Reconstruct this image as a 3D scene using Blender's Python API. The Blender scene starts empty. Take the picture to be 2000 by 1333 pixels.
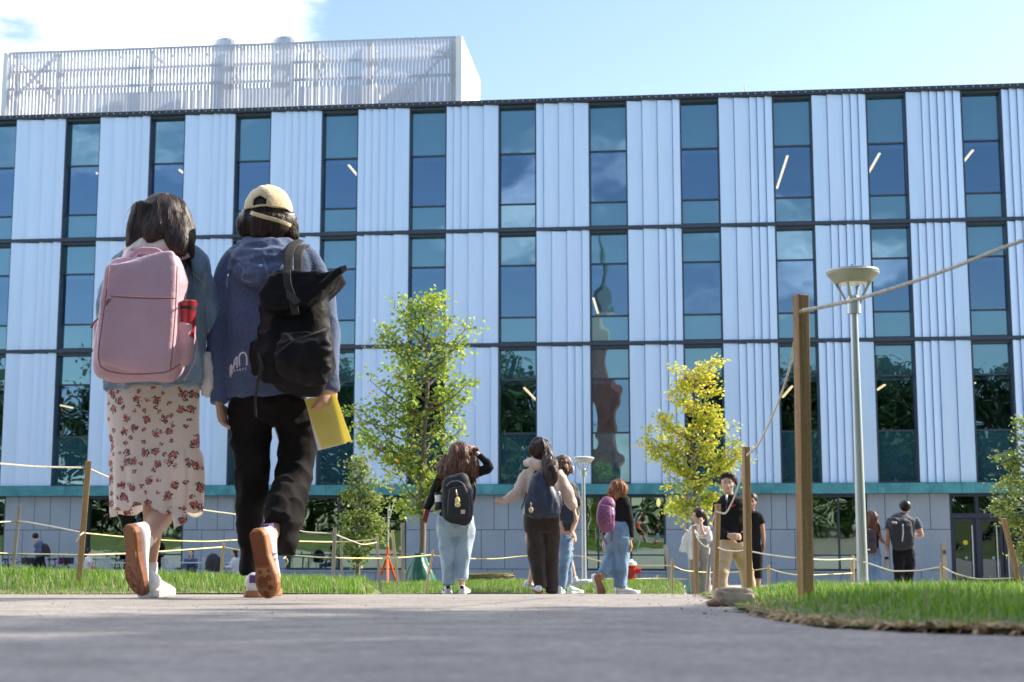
import bpy, bmesh, math, random
import numpy as np
from mathutils import Vector, Matrix, noise
from mathutils.bvhtree import BVHTree
PI = math.pi
random.seed(7); rng = np.random.default_rng(7)
SC = bpy.context.scene
COL = SC.collection
# ------------------------------------------------------------------ camera model
FPX = 2800.0; PITCH = 0.1333; ROLL = -0.0004
_cp, _sp = math.cos(PITCH), math.sin(PITCH)
FW = Vector((0, _cp, _sp)); _u = Vector((0, -_sp, _cp)); _r = Vector((1, 0, 0))
RT = _r*math.cos(ROLL) + _u*math.sin(ROLL); UP = _u*math.cos(ROLL) - _r*math.sin(ROLL)
def P(px, py, D):
    """world point seen at photo position (px,py), D metres ahead along the ground"""
    d = FW + RT*((px-1000)/FPX) - UP*((py-666.5)/FPX)
    return d*(D/d.y)
GT = [(-400, -2), (-60, -.4), (-10, .0), (0, .09), (1, .12), (2, .15), (3, .18), (4, .205), (5, .232), (5.8, .254), (8, .335), (10, .415), (15.2, .635), (17.5, .725),
      (20, .81), (26, 1.0), (30, 1.12), (40, 1.45), (47, 1.66), (54, 1.86), (80, 2.3), (400, 3.5)]
GX = np.array([a for a, b in GT]); GY = np.array([b for a, b in GT])
def G(y): return float(-np.interp(y, GX, GY))
def onground(px, D):
    p = P(px, 1100, D); p.z = G(D); return p
# ------------------------------------------------------------------ object helpers
def link(o, parent=None):
    COL.objects.link(o)
    if parent is not None: o.parent = parent
    return o
def meta(o, label=None, cat=None, group=None, kind=None):
    if label: o['label'] = label
    if cat: o['category'] = cat
    if group: o['group'] = group
    if kind: o['kind'] = kind
    return o
def thing(name, loc, label, cat, group=None, rz=0):
    o = bpy.data.objects.new(name, None); o.location = loc; o.rotation_euler = (0, 0, rz)
    o.empty_display_size = .2
    link(o); return meta(o, label, cat, group)
def world_of(o):
    M = Matrix.Identity(4)
    while o is not None:
        M = Matrix.LocRotScale(o.location, o.rotation_euler, None) @ M; o = o.parent
    return M
def finish(name, me, mat, parent=None, base=None, smooth=False):
    """me holds WORLD coordinates; the object gets its origin at base (or its parent's)"""
    M = world_of(parent) if parent is not None else Matrix.Identity(4)
    me.transform(M.inverted())
    o = bpy.data.objects.new(name, me)
    if parent is None and base is not None:
        me.transform(Matrix.Translation(-Vector(base))); o.location = base
    if mat is not None:
        mats = mat if isinstance(mat, (list, tuple)) else [mat]
        for m in mats: me.materials.append(m)
    if smooth:
        me.polygons.foreach_set('use_smooth', [True]*len(me.polygons))
    me.name = name
    return link(o, parent)
def bm_obj(name, bm, mat, parent=None, base=None, smooth=False):
    me = bpy.data.meshes.new(name)
    bmesh.ops.recalc_face_normals(bm, faces=bm.faces)
    bm.to_mesh(me); bm.free()
    return finish(name, me, mat, parent, base, smooth)
def np_mesh(name, V, F, mi=None):
    """V (n,3), F (m,k) same k"""
    me = bpy.data.meshes.new(name)
    V = np.asarray(V, np.float32); F = np.asarray(F, np.int32); k = F.shape[1]
    me.vertices.add(len(V)); me.vertices.foreach_set('co', V.ravel())
    me.loops.add(F.size); me.loops.foreach_set('vertex_index', F.ravel())
    me.polygons.add(len(F)); me.polygons.foreach_set('loop_start', np.arange(len(F), dtype=np.int32)*k)
    me.polygons.foreach_set('loop_total', np.full(len(F), k, np.int32))
    if mi is not None: me.polygons.foreach_set('material_index', np.asarray(mi, np.int32))
    me.update(calc_edges=True); return me
def box(bm, c, s, M=None):
    """axis box centre c size s, optional matrix"""
    r = bmesh.ops.create_cube(bm, size=1.0)
    T = Matrix.Translation(Vector(c)) @ Matrix.Diagonal((s[0], s[1], s[2], 1))
    if M is not None: T = M @ T
    bmesh.ops.transform(bm, matrix=T, verts=r['verts']); return r['verts']
def bxyz(bm, x0, x1, y0, y1, z0, z1, M=None):
    return box(bm, ((x0+x1)/2, (y0+y1)/2, (z0+z1)/2), (abs(x1-x0), abs(y1-y0), abs(z1-z0)), M)
def tube(bm, pts, rad, seg=12, k=1.0, e=2.0, cap=True, ref=None, mi=0):
    """loft of (super)elliptical rings; rad in-image radius, k depth ratio, e squareness"""
    pts = [Vector(p) for p in pts]; n = len(pts)
    if not hasattr(rad, '__len__'): rad = [rad]*n
    if not hasattr(k, '__len__'): k = [k]*n
    ref = Vector(ref) if ref is not None else Vector((0, 1, 0))
    rings = []
    for i, p in enumerate(pts):
        t = pts[min(i+1, n-1)] - pts[max(i-1, 0)]
        if t.length < 1e-9: t = Vector((0, 0, 1))
        t.normalize()
        a = t.cross(ref)
        if a.length < .15: a = t.cross(Vector((0, 0, 1)) if abs(t.z) < .8 else Vector((1, 0, 0)))
        a.normalize(); b = t.cross(a).normalized()
        ring = []
        for j in range(seg):
            th = 2*PI*j/seg; c, s = math.cos(th), math.sin(th)
            c = math.copysign(abs(c)**(2/e), c); s = math.copysign(abs(s)**(2/e), s)
            ring.append(bm.verts.new(p + a*(rad[i]*c) + b*(rad[i]*k[i]*s)))
        rings.append(ring)
    for i in range(n-1):
        for j in range(seg):
            f = bm.faces.new((rings[i][j], rings[i][(j+1) % seg], rings[i+1][(j+1) % seg], rings[i+1][j])); f.material_index = mi
    if cap:
        bm.faces.new(rings[0][::-1]).material_index = mi; bm.faces.new(rings[-1]).material_index = mi
    return rings
def ell(bm, c, r, rot=None, seg=16):
    res = bmesh.ops.create_uvsphere(bm, u_segments=seg, v_segments=max(6, seg*2//3), radius=1.0)
    T = Matrix.Translation(Vector(c)) @ (rot.to_4x4() if rot is not None else Matrix.Identity(4)) @ Matrix.Diagonal((r[0], r[1], r[2], 1))
    bmesh.ops.transform(bm, matrix=T, verts=res['verts'])
def cat(pts, n=4):
    """smooth monotone interpolation through tuples (no overshoot)"""
    A_ = np.array([tuple(p) for p in pts], float); k = len(A_)
    if k < 3: return [tuple(A_[0]+(A_[1]-A_[0])*t) for t in np.linspace(0, 1, n+1)]
    d = A_[1:]-A_[:-1]; m = np.zeros_like(A_); m[0] = d[0]; m[-1] = d[-1]
    for q in range(1, k-1):
        s_ = d[q-1]*d[q]; m[q] = np.where(s_ > 0, 2*s_/np.where(s_ > 0, d[q-1]+d[q], 1), 0)
    out = []
    for q in range(k-1):
        for r in range(n):
            t = r/n; out.append(tuple((2*t**3-3*t*t+1)*A_[q]+(t**3-2*t*t+t)*m[q]+(-2*t**3+3*t*t)*A_[q+1]+(t**3-t*t)*m[q+1]))
    out.append(tuple(A_[-1])); return out
# ------------------------------------------------------------------ materials
MATS = {}
def newmat(name):
    m = bpy.data.materials.new(name); m.use_nodes = True
    nt = m.node_tree; nt.nodes.clear(); return m, nt
def N(nt, t, **kw):
    n = nt.nodes.new(t)
    for k_, v in kw.items():
        if k_ in n.inputs: n.inputs[k_].default_value = v
        else: setattr(n, k_, v)
    return n
def ramp(nt, stops):
    r = nt.nodes.new('ShaderNodeValToRGB'); el = r.color_ramp.elements
    while len(el) < len(stops): el.new(.5)
    for e_, (p, c) in zip(el, stops):
        e_.position = p; e_.color = (*c, 1) if len(c) == 3 else c
    return r
def mat(name, col, rough=.7, metal=0, var=.12, scale=8, bump=0, bscale=60, stretch=(1, 1, 1), spec=.5, sheen=0, coat=0, trans=0, detail=4, fine=0, fscale=200, spots=None):
    """general surface: base colour varied by noise in object space, noise bump"""
    if name in MATS: return MATS[name]
    m, nt = newmat(name); L = nt.links
    out = N(nt, 'ShaderNodeOutputMaterial'); b = N(nt, 'ShaderNodeBsdfPrincipled')
    b.inputs['Roughness'].default_value = rough; b.inputs['Metallic'].default_value = metal
    b.inputs['Specular IOR Level'].default_value = spec
    if sheen: b.inputs['Sheen Weight'].default_value = sheen
    if coat: b.inputs['Coat Weight'].default_value = coat
    tc = N(nt, 'ShaderNodeTexCoord'); mp = N(nt, 'ShaderNodeMapping'); mp.inputs['Scale'].default_value = stretch
    L.new(tc.outputs['Object'], mp.inputs['Vector'])
    n1 = N(nt, 'ShaderNodeTexNoise', Scale=scale, Detail=detail); L.new(mp.outputs[0], n1.inputs['Vector'])
    lo = tuple(max(0, c*(1-var)) for c in col); hi = tuple(min(1, c*(1+var)) for c in col)
    r = ramp(nt, [(.3, lo), (.7, hi)]); L.new(n1.outputs['Fac'], r.inputs[0]); csock = r.outputs[0]
    if fine:
        n3 = N(nt, 'ShaderNodeTexNoise', Scale=fscale, Detail=2); L.new(tc.outputs['Object'], n3.inputs['Vector'])
        r3 = ramp(nt, [(.3, (1-fine,)*3), (.7, (1+fine,)*3)]); L.new(n3.outputs['Fac'], r3.inputs[0])
        mx = N(nt, 'ShaderNodeMix', data_type='RGBA', blend_type='MULTIPLY'); mx.inputs[0].default_value = 1
        L.new(csock, mx.inputs[6]); L.new(r3.outputs[0], mx.inputs[7]); csock = mx.outputs[2]
    L.new(csock, b.inputs['Base Color'])
    if bump:
        n2 = N(nt, 'ShaderNodeTexNoise', Scale=bscale, Detail=3); L.new(mp.outputs[0], n2.inputs['Vector'])
        bp = N(nt, 'ShaderNodeBump'); bp.inputs['Strength'].default_value = bump; bp.inputs['Distance'].default_value = .01
        L.new(n2.outputs['Fac'], bp.inputs['Height']); L.new(bp.outputs[0], b.inputs['Normal'])
    sh = b.outputs[0]
    if trans:
        t = N(nt, 'ShaderNodeBsdfTranslucent'); L.new(csock, t.inputs['Color']); mx = N(nt, 'ShaderNodeMixShader'); mx.inputs[0].default_value = trans
        L.new(b.outputs[0], mx.inputs[1]); L.new(t.outputs[0], mx.inputs[2]); sh = mx.outputs[0]
    L.new(sh, out.inputs[0]); MATS[name] = m; return m
def emis(name, col, s):
    m, nt = newmat(name); out = N(nt, 'ShaderNodeOutputMaterial'); e_ = N(nt, 'ShaderNodeEmission', Color=(*col, 1), Strength=s)
    nt.links.new(e_.outputs[0], out.inputs[0]); return m
def leafmat(name, stops, trans=.35, rough=.5):
    """per-leaf colour from a face attribute plus clump noise"""
    m, nt = newmat(name); L = nt.links
    out = N(nt, 'ShaderNodeOutputMaterial'); b = N(nt, 'ShaderNodeBsdfPrincipled'); b.inputs['Roughness'].default_value = rough
    at = N(nt, 'ShaderNodeAttribute', attribute_name='tint')
    r = ramp(nt, stops); L.new(at.outputs['Fac'], r.inputs[0]); L.new(r.outputs[0], b.inputs['Base Color'])
    t = N(nt, 'ShaderNodeBsdfTranslucent'); L.new(r.outputs[0], t.inputs['Color'])
    mx = N(nt, 'ShaderNodeMixShader'); mx.inputs[0].default_value = trans
    L.new(b.outputs[0], mx.inputs[1]); L.new(t.outputs[0], mx.inputs[2]); L.new(mx.outputs[0], out.inputs[0]); return m
def glassmat(name, back, transp, refl, tint=(.75, .9, 1.0), wav=.02):
    """coated facade glass: mirror share + what is behind (see-through or opaque backing)"""
    m, nt = newmat(name); L = nt.links; out = N(nt, 'ShaderNodeOutputMaterial')
    g = N(nt, 'ShaderNodeBsdfGlossy', Color=(*tint, 1), Roughness=.01)
    if transp: bk = N(nt, 'ShaderNodeBsdfTransparent', Color=(*back, 1))
    else: bk = N(nt, 'ShaderNodeBsdfDiffuse', Color=(*back, 1))
    fr = N(nt, 'ShaderNodeFresnel', IOR=1.5); ad = N(nt, 'ShaderNodeMath', operation='ADD'); ad.inputs[1].default_value = refl
    L.new(fr.outputs[0], ad.inputs[0])
    tc = N(nt, 'ShaderNodeTexCoord'); n1 = N(nt, 'ShaderNodeTexNoise', Scale=.9, Detail=1); L.new(tc.outputs['Object'], n1.inputs['Vector'])
    bp = N(nt, 'ShaderNodeBump'); bp.inputs['Strength'].default_value = 1; bp.inputs['Distance'].default_value = wav
    L.new(n1.outputs['Fac'], bp.inputs['Height']); L.new(bp.outputs[0], g.inputs['Normal'])
    mx = N(nt, 'ShaderNodeMixShader'); L.new(ad.outputs[0], mx.inputs[0]); L.new(bk.outputs[0], mx.inputs[1]); L.new(g.outputs[0], mx.inputs[2])
    L.new(mx.outputs[0], out.inputs[0]); return m
# ------------------------------------------------------------------ world, sun, camera
SUN_AZ = math.radians(20)      # from +x towards +y
SUN_EL = math.radians(37)
def make_world():
    w = bpy.data.worlds.new("World"); SC.world = w; w.use_nodes = True; nt = w.node_tree; nt.nodes.clear(); L = nt.links
    out = N(nt, 'ShaderNodeOutputWorld'); bg = N(nt, 'ShaderNodeBackground'); bg.inputs['Strength'].default_value = .14
    sky = N(nt, 'ShaderNodeTexSky'); sky.sky_type = 'NISHITA'; sky.sun_disc = False
    sky.sun_elevation = SUN_EL; sky.sun_rotation = PI/2 - SUN_AZ; sky.air_density = 1.0; sky.dust_density = .9; sky.ozone_density = .9
    # clouds: noise over the sky direction, denser to the upper left and behind the camera
    tc = N(nt, 'ShaderNodeTexCoord'); sp = N(nt, 'ShaderNodeSeparateXYZ'); L.new(tc.outputs['Generated'], sp.inputs[0])
    def mth(op, a, b=None):
        n = N(nt, 'ShaderNodeMath', operation=op)
        for i, v in enumerate((a, b)):
            if v is None: continue
            if isinstance(v, (int, float)): n.inputs[i].default_value = v
            else: L.new(v, n.inputs[i])
        return n.outputs[0]
    mp = N(nt, 'ShaderNodeMapping'); mp.inputs['Scale'].default_value = (1, 1, 2.4); mp.inputs['Location'].default_value = (.3, .1, .55)
    L.new(tc.outputs['Generated'], mp.inputs[0])
    n1 = N(nt, 'ShaderNodeTexNoise', Scale=5.5, Detail=8, Roughness=.55); L.new(mp.outputs[0], n1.inputs['Vector'])
    X, Y, Z = sp.outputs
    # left-front mask: cloud bank where x/y < -.11, fades out to the right
    xr = mth('DIVIDE', X, mth('MAXIMUM', Y, .05))
    front = N(nt, 'ShaderNodeMapRange'); front.interpolation_type = 'SMOOTHSTEP'; L.new(xr, front.inputs[0])
    front.inputs[1].default_value = -.16; front.inputs[2].default_value = -.02; front.inputs[3].default_value = .22; front.inputs[4].default_value = -.28
    back = N(nt, 'ShaderNodeMapRange'); L.new(Y, back.inputs[0]); back.inputs[1].default_value = -.2; back.inputs[2].default_value = .1; back.inputs[3].default_value = 1; back.inputs[4].default_value = 0
    bias = N(nt, 'ShaderNodeMix', data_type='FLOAT'); L.new(back.outputs[0], bias.inputs[0]); L.new(front.outputs[0], bias.inputs[2]); bias.inputs[3].default_value = .0
    cf = N(nt, 'ShaderNodeMapRange'); cf.interpolation_type = 'SMOOTHSTEP'; L.new(mth('ADD', n1.outputs['Fac'], bias.outputs[0]), cf.inputs[0])
    cf.inputs[1].default_value = .53; cf.inputs[2].default_value = .80
    n2 = N(nt, 'ShaderNodeTexNoise', Scale=9, Detail=5); L.new(mp.outputs[0], n2.inputs['Vector'])
    cr = ramp(nt, [(.35, (9.5, 10, 11.5)), (.65, (13, 13, 13.5))]); L.new(n2.outputs['Fac'], cr.inputs[0])
    mx = N(nt, 'ShaderNodeMix', data_type='RGBA'); L.new(cf.outputs[0], mx.inputs[0]); L.new(sky.outputs[0], mx.inputs[6]); L.new(cr.outputs[0], mx.inputs[7])
    L.new(mx.outputs[2], bg.inputs['Color']); L.new(bg.outputs[0], out.inputs[0])
make_world()
sd = bpy.data.lights.new('sun', 'SUN'); sd.energy = 5.0; sd.angle = math.radians(.5); sd.color = (1, .90, .76)
so = link(bpy.data.objects.new('sun', sd))
sdir = Vector((math.cos(SUN_AZ)*math.cos(SUN_EL), math.sin(SUN_AZ)*math.cos(SUN_EL), math.sin(SUN_EL)))
so.rotation_euler = (-sdir).to_track_quat('-Z', 'Y').to_euler(); so.location = (30, 20, 30)
cd = bpy.data.cameras.new('camera'); cd.sensor_width = 36; cd.lens = FPX/2000*36; cd.clip_end = 3000; cd.clip_start = .05
cam = link(bpy.data.objects.new('camera', cd)); SC.camera = cam
cam.matrix_world = Matrix((( RT.x, UP.x, -FW.x, 0), (RT.y, UP.y, -FW.y, 0), (RT.z, UP.z, -FW.z, 0), (0, 0, 0, 1)))
cd.dof.use_dof = True; cd.dof.focus_distance = 8.5; cd.dof.aperture_fstop = 6.3
vs = SC.view_settings; vs.view_transform = 'Standard'; vs.look = 'None'; vs.exposure = .95; vs.gamma = 1
# ------------------------------------------------------------------ ground
def sheet(name, xs, ys, zf, m, inside=None, kind='structure'):
    X, Y = np.meshgrid(xs, ys); Z = zf(X, Y)
    V = np.stack([X.ravel(), Y.ravel(), Z.ravel()], 1); nx = len(xs); ny = len(ys)
    i, j = np.meshgrid(np.arange(nx-1), np.arange(ny-1)); a = (j*nx+i).ravel()
    F = np.stack([a, a+1, a+nx+1, a+nx], 1)
    if inside is not None:
        cx = V[F].mean(1); F = F[inside(cx[:, 0], cx[:, 1])]
    me = np_mesh(name, V, F); o = finish(name, me, m, smooth=True)
    return meta(o, kind=kind)
def DIP(X, Y):
    px = 1000+FPX*X/np.maximum(Y, .5)
    sm = lambda t: np.clip(t, 0, 1)**2*(3-2*np.clip(t, 0, 1))
    return .28*sm((px-1310)/70)*sm((Y-12.5)/4)*sm((42-Y)/12)
def Gn(Y): return -np.interp(Y, GX, GY)
def GZ(X, Y): return Gn(Y)-DIP(X, Y)
def aspath():
    m, nt = newmat('asphalt'); L = nt.links; out = N(nt, 'ShaderNodeOutputMaterial'); b = N(nt, 'ShaderNodeBsdfPrincipled', Roughness=.85)
    tc = N(nt, 'ShaderNodeTexCoord')
    n1 = N(nt, 'ShaderNodeTexNoise', Scale=5, Detail=8, Roughness=.65); n2 = N(nt, 'ShaderNodeTexVoronoi', Scale=110); n3 = N(nt, 'ShaderNodeTexNoise', Scale=45, Detail=4)
    for n in (n1, n2, n3): L.new(tc.outputs['Object'], n.inputs['Vector'])
    r1 = ramp(nt, [(.33, (.18, .162, .148)), (.67, (.29, .262, .237))]); L.new(n1.outputs['Fac'], r1.inputs[0])
    r2 = ramp(nt, [(0, (.55,)*3), (.4, (1,)*3), (1, (1.3,)*3)]); L.new(n2.outputs['Color'], r2.inputs[0])
    r3 = ramp(nt, [(.35, (.82,)*3), (.65, (1.15,)*3)]); L.new(n3.outputs['Fac'], r3.inputs[0])
    m1 = N(nt, 'ShaderNodeMix', data_type='RGBA', blend_type='MULTIPLY'); m1.inputs[0].default_value = .8
    m2 = N(nt, 'ShaderNodeMix', data_type='RGBA', blend_type='MULTIPLY'); m2.inputs[0].default_value = 1
    L.new(r1.outputs[0], m1.inputs[6]); L.new(r2.outputs[0], m1.inputs[7]); L.new(m1.outputs[2], m2.inputs[6]); L.new(r3.outputs[0], m2.inputs[7])
    L.new(m2.outputs[2], b.inputs['Base Color'])
    bp = N(nt, 'ShaderNodeBump'); bp.inputs['Strength'].default_value = .6; bp.inputs['Distance'].default_value = .004; L.new(n2.outputs['Distance'], bp.inputs['Height']); L.new(bp.outputs[0], b.inputs['Normal'])
    L.new(b.outputs[0], out.inputs[0]); return m
M_path = aspath()
M_soil = mat('soil_turf', (.10, .115, .035), .95, var=.4, scale=6, bump=.6, bscale=40)
M_conc = mat('plaza_concrete', (.40, .385, .36), .85, var=.08, scale=1.5, bump=.15, bscale=80, fine=.08, fscale=60)
sheet('ground', np.concatenate([np.linspace(-600, -60, 10), np.linspace(-50, 50, 40), np.linspace(60, 600, 10)]), np.concatenate([np.linspace(-500, -20, 12), np.linspace(-15, 100, 100), np.linspace(120, 1200, 12)]),
      lambda X, Y: GZ(X, Y)-.06, mat('ground_grass', (.09, .12, .03), .95, var=.3, scale=.3))
sheet('path', np.linspace(-14, 14, 110), np.linspace(-12, 24.6, 180), lambda X, Y: GZ(X, Y), M_path)
sheet('plaza', np.linspace(-34, 34, 120), np.linspace(24.55, 62, 80), lambda X, Y: GZ(X, Y)+.004, M_conc)
# right lawn outline: near edge from the rock round to the right
def edge_x(px, py):
    # invert image row to distance for the near ground
    ds = np.linspace(1.5, 8, 400); rows = 1042+np.interp(ds, GX, GY)/ds*FPX
    D = ds[np.argmin(abs(rows-py))]; return ((px-1000)/FPX*D, D)
RE = [edge_x(*q) for q in ((2300, 1246), (2000, 1238), (1850, 1234), (1700, 1228), (1600, 1222), (1520, 1211), (1470, 1199), (1425, 1184), (1392, 1172))] + [(.85, 6.5), (1.1, 8), (1.45, 10), (2.0, 12.5), (2.35, 15), (2.6, 17.8)]
REy = np.array([q[1] for q in RE]); REx = np.array([q[0] for q in RE])
o_ = np.argsort(REy); REy = REy[o_]; REx = REx[o_]
def nz(X, Y, s, a):
    return a*(np.sin(X*s+1.3*np.sin(Y*s*.7))+np.sin(Y*s*1.3+2+1.1*np.sin(X*s*.8)))*.5
def in_right(X, Y):
    e = np.interp(Y, REy, REx) + nz(X, Y*3, 5, .03)
    return (Y > REy[0]) & (X > e) & (Y < 12.8)
def in_left(X, Y):
    return (Y > 9.6+nz(X, Y, 3, .06)) & (Y < 24.5) & (X < np.interp(Y, [9.6, 17.6, 17.7, 24.5], [-.95, -1.55, 60, 60])) & (X < .118*Y)
def smooth(t): t = np.clip(t, 0, 1); return t*t*(3-2*t)
def raise_left(X, Y):
    px = 1000+FPX*X/np.maximum(Y, 1)
    amt = np.interp(px, [-200, 0, 300, 700, 1000, 1350], [.18, .17, .13, .085, .12, .11])
    e = smooth((Y-9.4)/2.2)
    e2 = np.where(px > 720, smooth((Y-17.4)/2.0), e)
    return amt*np.minimum(e, e2)*smooth((24.6-Y)/2)+.003 + nz(X, Y, 1.7, .012)
def raise_right(X, Y):
    e = np.interp(Y, REy, REx)
    return .018*smooth((X-e)/.4)+.06*smooth((X-e-.2)/1.0)*smooth((Y-5)/3)*smooth((1660-(1000+FPX*X/np.maximum(Y, 1)))/160)+.008+nz(X, Y, 4, .006)
sheet('lawn', np.linspace(-14, 13, 220), np.linspace(9, 24.8, 150), lambda X, Y: GZ(X, Y)+raise_left(X, Y), M_soil, inside=in_left)
sheet('lawn_edge', np.linspace(.2, 8, 200), np.linspace(2, 13, 200), lambda X, Y: GZ(X, Y)+raise_right(X, Y), M_soil, inside=in_right)
# grass blades
def blades(name, n, xr, yr, inside, zf, h, w, mats, seg=2, dens=None, label=None, dry=0.0, edge=None):
    X = rng.uniform(*xr, n*2); Y = rng.uniform(*yr, n*2)
    if dens is not None:
        kp = rng.random(n*2) < dens(X, Y); X, Y = X[kp], Y[kp]
    kp = inside(X, Y); X, Y = X[kp][:n], Y[kp][:n]; n = len(X)
    Z = GZ(X, Y)+zf(X, Y)-.004
    az = rng.uniform(0, 2*PI, n); lean = rng.uniform(.05, .65, n)
    clump = .75+.5*np.clip(nz(X, Y, 9, 1)+nz(X, Y, 23, .6), -1, 1)*.5+.25
    H = rng.uniform(h[0], h[1], n)*clump; W = rng.uniform(w[0], w[1], n)
    H = np.where(rng.random(n) < .02, H*1.5, H)
    tint = rng.random(n)
    if edge is not None:
        d = edge(X, Y); H *= np.clip(.35+d*1.6, .35, 1); tint = np.where(rng.random(n) < np.clip(.55-d*2.4, dry, 1), 1.5+rng.random(n)*.5, tint)
        lean = np.where(d < .2, lean*1.8, lean)
    elif dry: tint = np.where(rng.random(n) < dry, 1.5+rng.random(n)*.5, tint)
    dx, dy = np.cos(az), np.sin(az); wx, wy = -dy*W/2, dx*W/2
    rows = []
    for s in range(seg+1):
        t = s/seg; ww = (1-t**1.5)
        cx = X+dx*lean*H*t*t; cy = Y+dy*lean*H*t*t; cz = Z+H*t*(1-.25*lean*t)
        if s < seg:
            rows.append(np.stack([cx-wx*ww, cy-wy*ww, cz], 1)); rows.append(np.stack([cx+wx*ww, cy+wy*ww, cz], 1))
        else: rows.append(np.stack([cx, cy, cz], 1))
    nv = 2*seg+1; V = np.stack(rows, 1).reshape(-1, 3); b = np.arange(n)*nv; F = []
    for s in range(seg-1):
        F.append(np.stack([b+2*s, b+2*s+1, b+2*s+3], 1)); F.append(np.stack([b+2*s, b+2*s+3, b+2*s+2], 1))
    F.append(np.stack([b+2*seg-2, b+2*seg-1, b+2*seg], 1)); k = len(F)
    me = np_mesh(name, V, np.concatenate(F)); at = me.attributes.new('tint', 'FLOAT', 'FACE')
    at.data.foreach_set('value', np.tile(tint/2, k).astype(np.float32))
    o = finish(name, me, mats); return meta(o, label, None, None, 'stuff')
M_grass = leafmat('grass_blade', [(0, (.08, .19, .018)), (.25, (.15, .30, .03)), (.5, (.24, .40, .045)), (.74, (.33, .44, .08)), (.76, (.30, .24, .12)), (1, (.42, .34, .20))], .4, .55)
dL = lambda X, Y: np.minimum(Y-9.6, np.where(Y < 17.6, 9, 9))
blades('grass', 150000, (-9.5, 7.5), (9.5, 24.6), in_left, raise_left, (.04, .085), (.005, .011), M_grass, 2, dens=lambda X, Y: np.where(abs(X) < .40*Y, np.clip(1.3-(Y-9.5)/17, .3, 1), 0), dry=.12, edge=lambda X, Y: np.where(X > -1.6, .6, (Y-9.6)*.75))
blades('grass', 105000, (.3, 7.2), (2.2, 12.8), in_right, raise_right, (.024, .056), (.003, .006), M_grass, 3, dens=lambda X, Y: np.where(X < .42*Y+.3, np.clip(1.2*3/Y, .12, 1), 0), dry=.08, edge=lambda X, Y: (X-np.interp(Y, REy, REx))*.9)
# dead thatch lying along the near lawn edge
def thatch():
    bm_V = []; bm_F = []; n = 1100; b = 0
    t = rng.random(n); Yc = 2.25+rng.random(n)**1.4*1.5; Xc = np.interp(Yc, REy, REx)+np.abs(rng.normal(.02, .03, n))
    Xc[::2] = rng.uniform(.66, 1.6, len(Xc[::2])); Yc[::2] = np.interp(Xc[::2], REx[:8][::-1], REy[:8][::-1])+np.abs(rng.normal(.0, .05, len(Xc[::2])))
    az = rng.uniform(0, 2*PI, n); Ln = rng.uniform(.02, .07, n); W = rng.uniform(.0015, .004, n); z0 = rng.uniform(.002, .016, n)
    dx, dy = np.cos(az)*Ln/2, np.sin(az)*Ln/2; wx, wy = -np.sin(az)*W, np.cos(az)*W; tz = rng.uniform(-.012, .012, n)
    Z = Gn(Yc)+z0*.6
    V = np.stack([np.stack([Xc-dx-wx, Yc-dy-wy, Z-tz], 1), np.stack([Xc-dx+wx, Yc-dy+wy, Z-tz], 1), np.stack([Xc+wx, Yc+wy, Z+.006], 1), np.stack([Xc-wx, Yc-wy, Z+.006], 1),
                  np.stack([Xc+dx+wx, Yc+dy+wy, Z+tz], 1), np.stack([Xc+dx-wx, Yc+dy-wy, Z+tz], 1)], 1).reshape(-1, 3)
    b = np.arange(n)*6; F = np.concatenate([np.stack([b, b+1, b+2, b+3], 1), np.stack([b+3, b+2, b+4, b+5], 1)])
    o = finish('dead_grass', np_mesh('dead_grass', V, F), mat('dead_thatch', (.42, .29, .16), .9, var=.5, scale=30, trans=.2)); meta(o, kind='stuff')
thatch()
bm = bmesh.new()
for i in range(260):
    Y_ = random.uniform(3.2, 9); X_ = random.uniform(-.37, .37)*Y_ if i % 3 else float(np.interp(Y_, REy, REx))-abs(random.gauss(0, .12)); r_ = random.uniform(.001, .0028)*(1.5 if i % 9 == 0 else 1)
    if in_right(np.array([X_]), np.array([Y_]))[0]: continue
    ell(bm, (X_, Y_, G(Y_)+r_*.4), (r_*1.3, r_, r_*.7), seg=5)
meta(bm_obj('grit', bm, mat('grit_stone', (.30, .26, .22), .9, var=.5, scale=30), None, (0, 4, G(4))), kind='stuff')
# ------------------------------------------------------------------ building
YAW = .1053; BS = 3.377; BASEZ = -1.86
B0 = Vector((-17.29, 54, 0)); TT = Vector((math.cos(YAW), -math.sin(YAW), 0)); NI = Vector((math.sin(YAW), math.cos(YAW), 0))   # NI points into the building
HT, H1, H2, HC = 15.94, 11.136, 6.851, 1.747
BM = Matrix(((TT.x, NI.x, 0, B0.x), (TT.y, NI.y, 0, B0.y), (0, 0, 1, 0), (0, 0, 0, 1)))   # facade local (a, depth, z) -> world
def FA(px, py, dep=0.0):
    """(a,z) where the view ray meets the plane dep metres behind the facade"""
    d = FW + RT*((px-1000)/FPX) - UP*((py-666.5)/FPX); o = B0+NI*dep
    q = d*(o.dot(NI)/d.dot(NI)); return (q-B0).dot(TT), q.z
def fz(py, px=1190): return FA(px, py)[1]
bld = thing('campus_building', (B0.x, B0.y, BASEZ), 'long pale metal-clad building with tall narrow window strips, teal band and rooftop screen', 'building', rz=-YAW)
def bpart(name, bm, m, parent=None, smooth=False):
    bmesh.ops.transform(bm, matrix=BM, verts=bm.verts); return bm_obj(name, bm, m, parent or bld, smooth=smooth)
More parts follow.
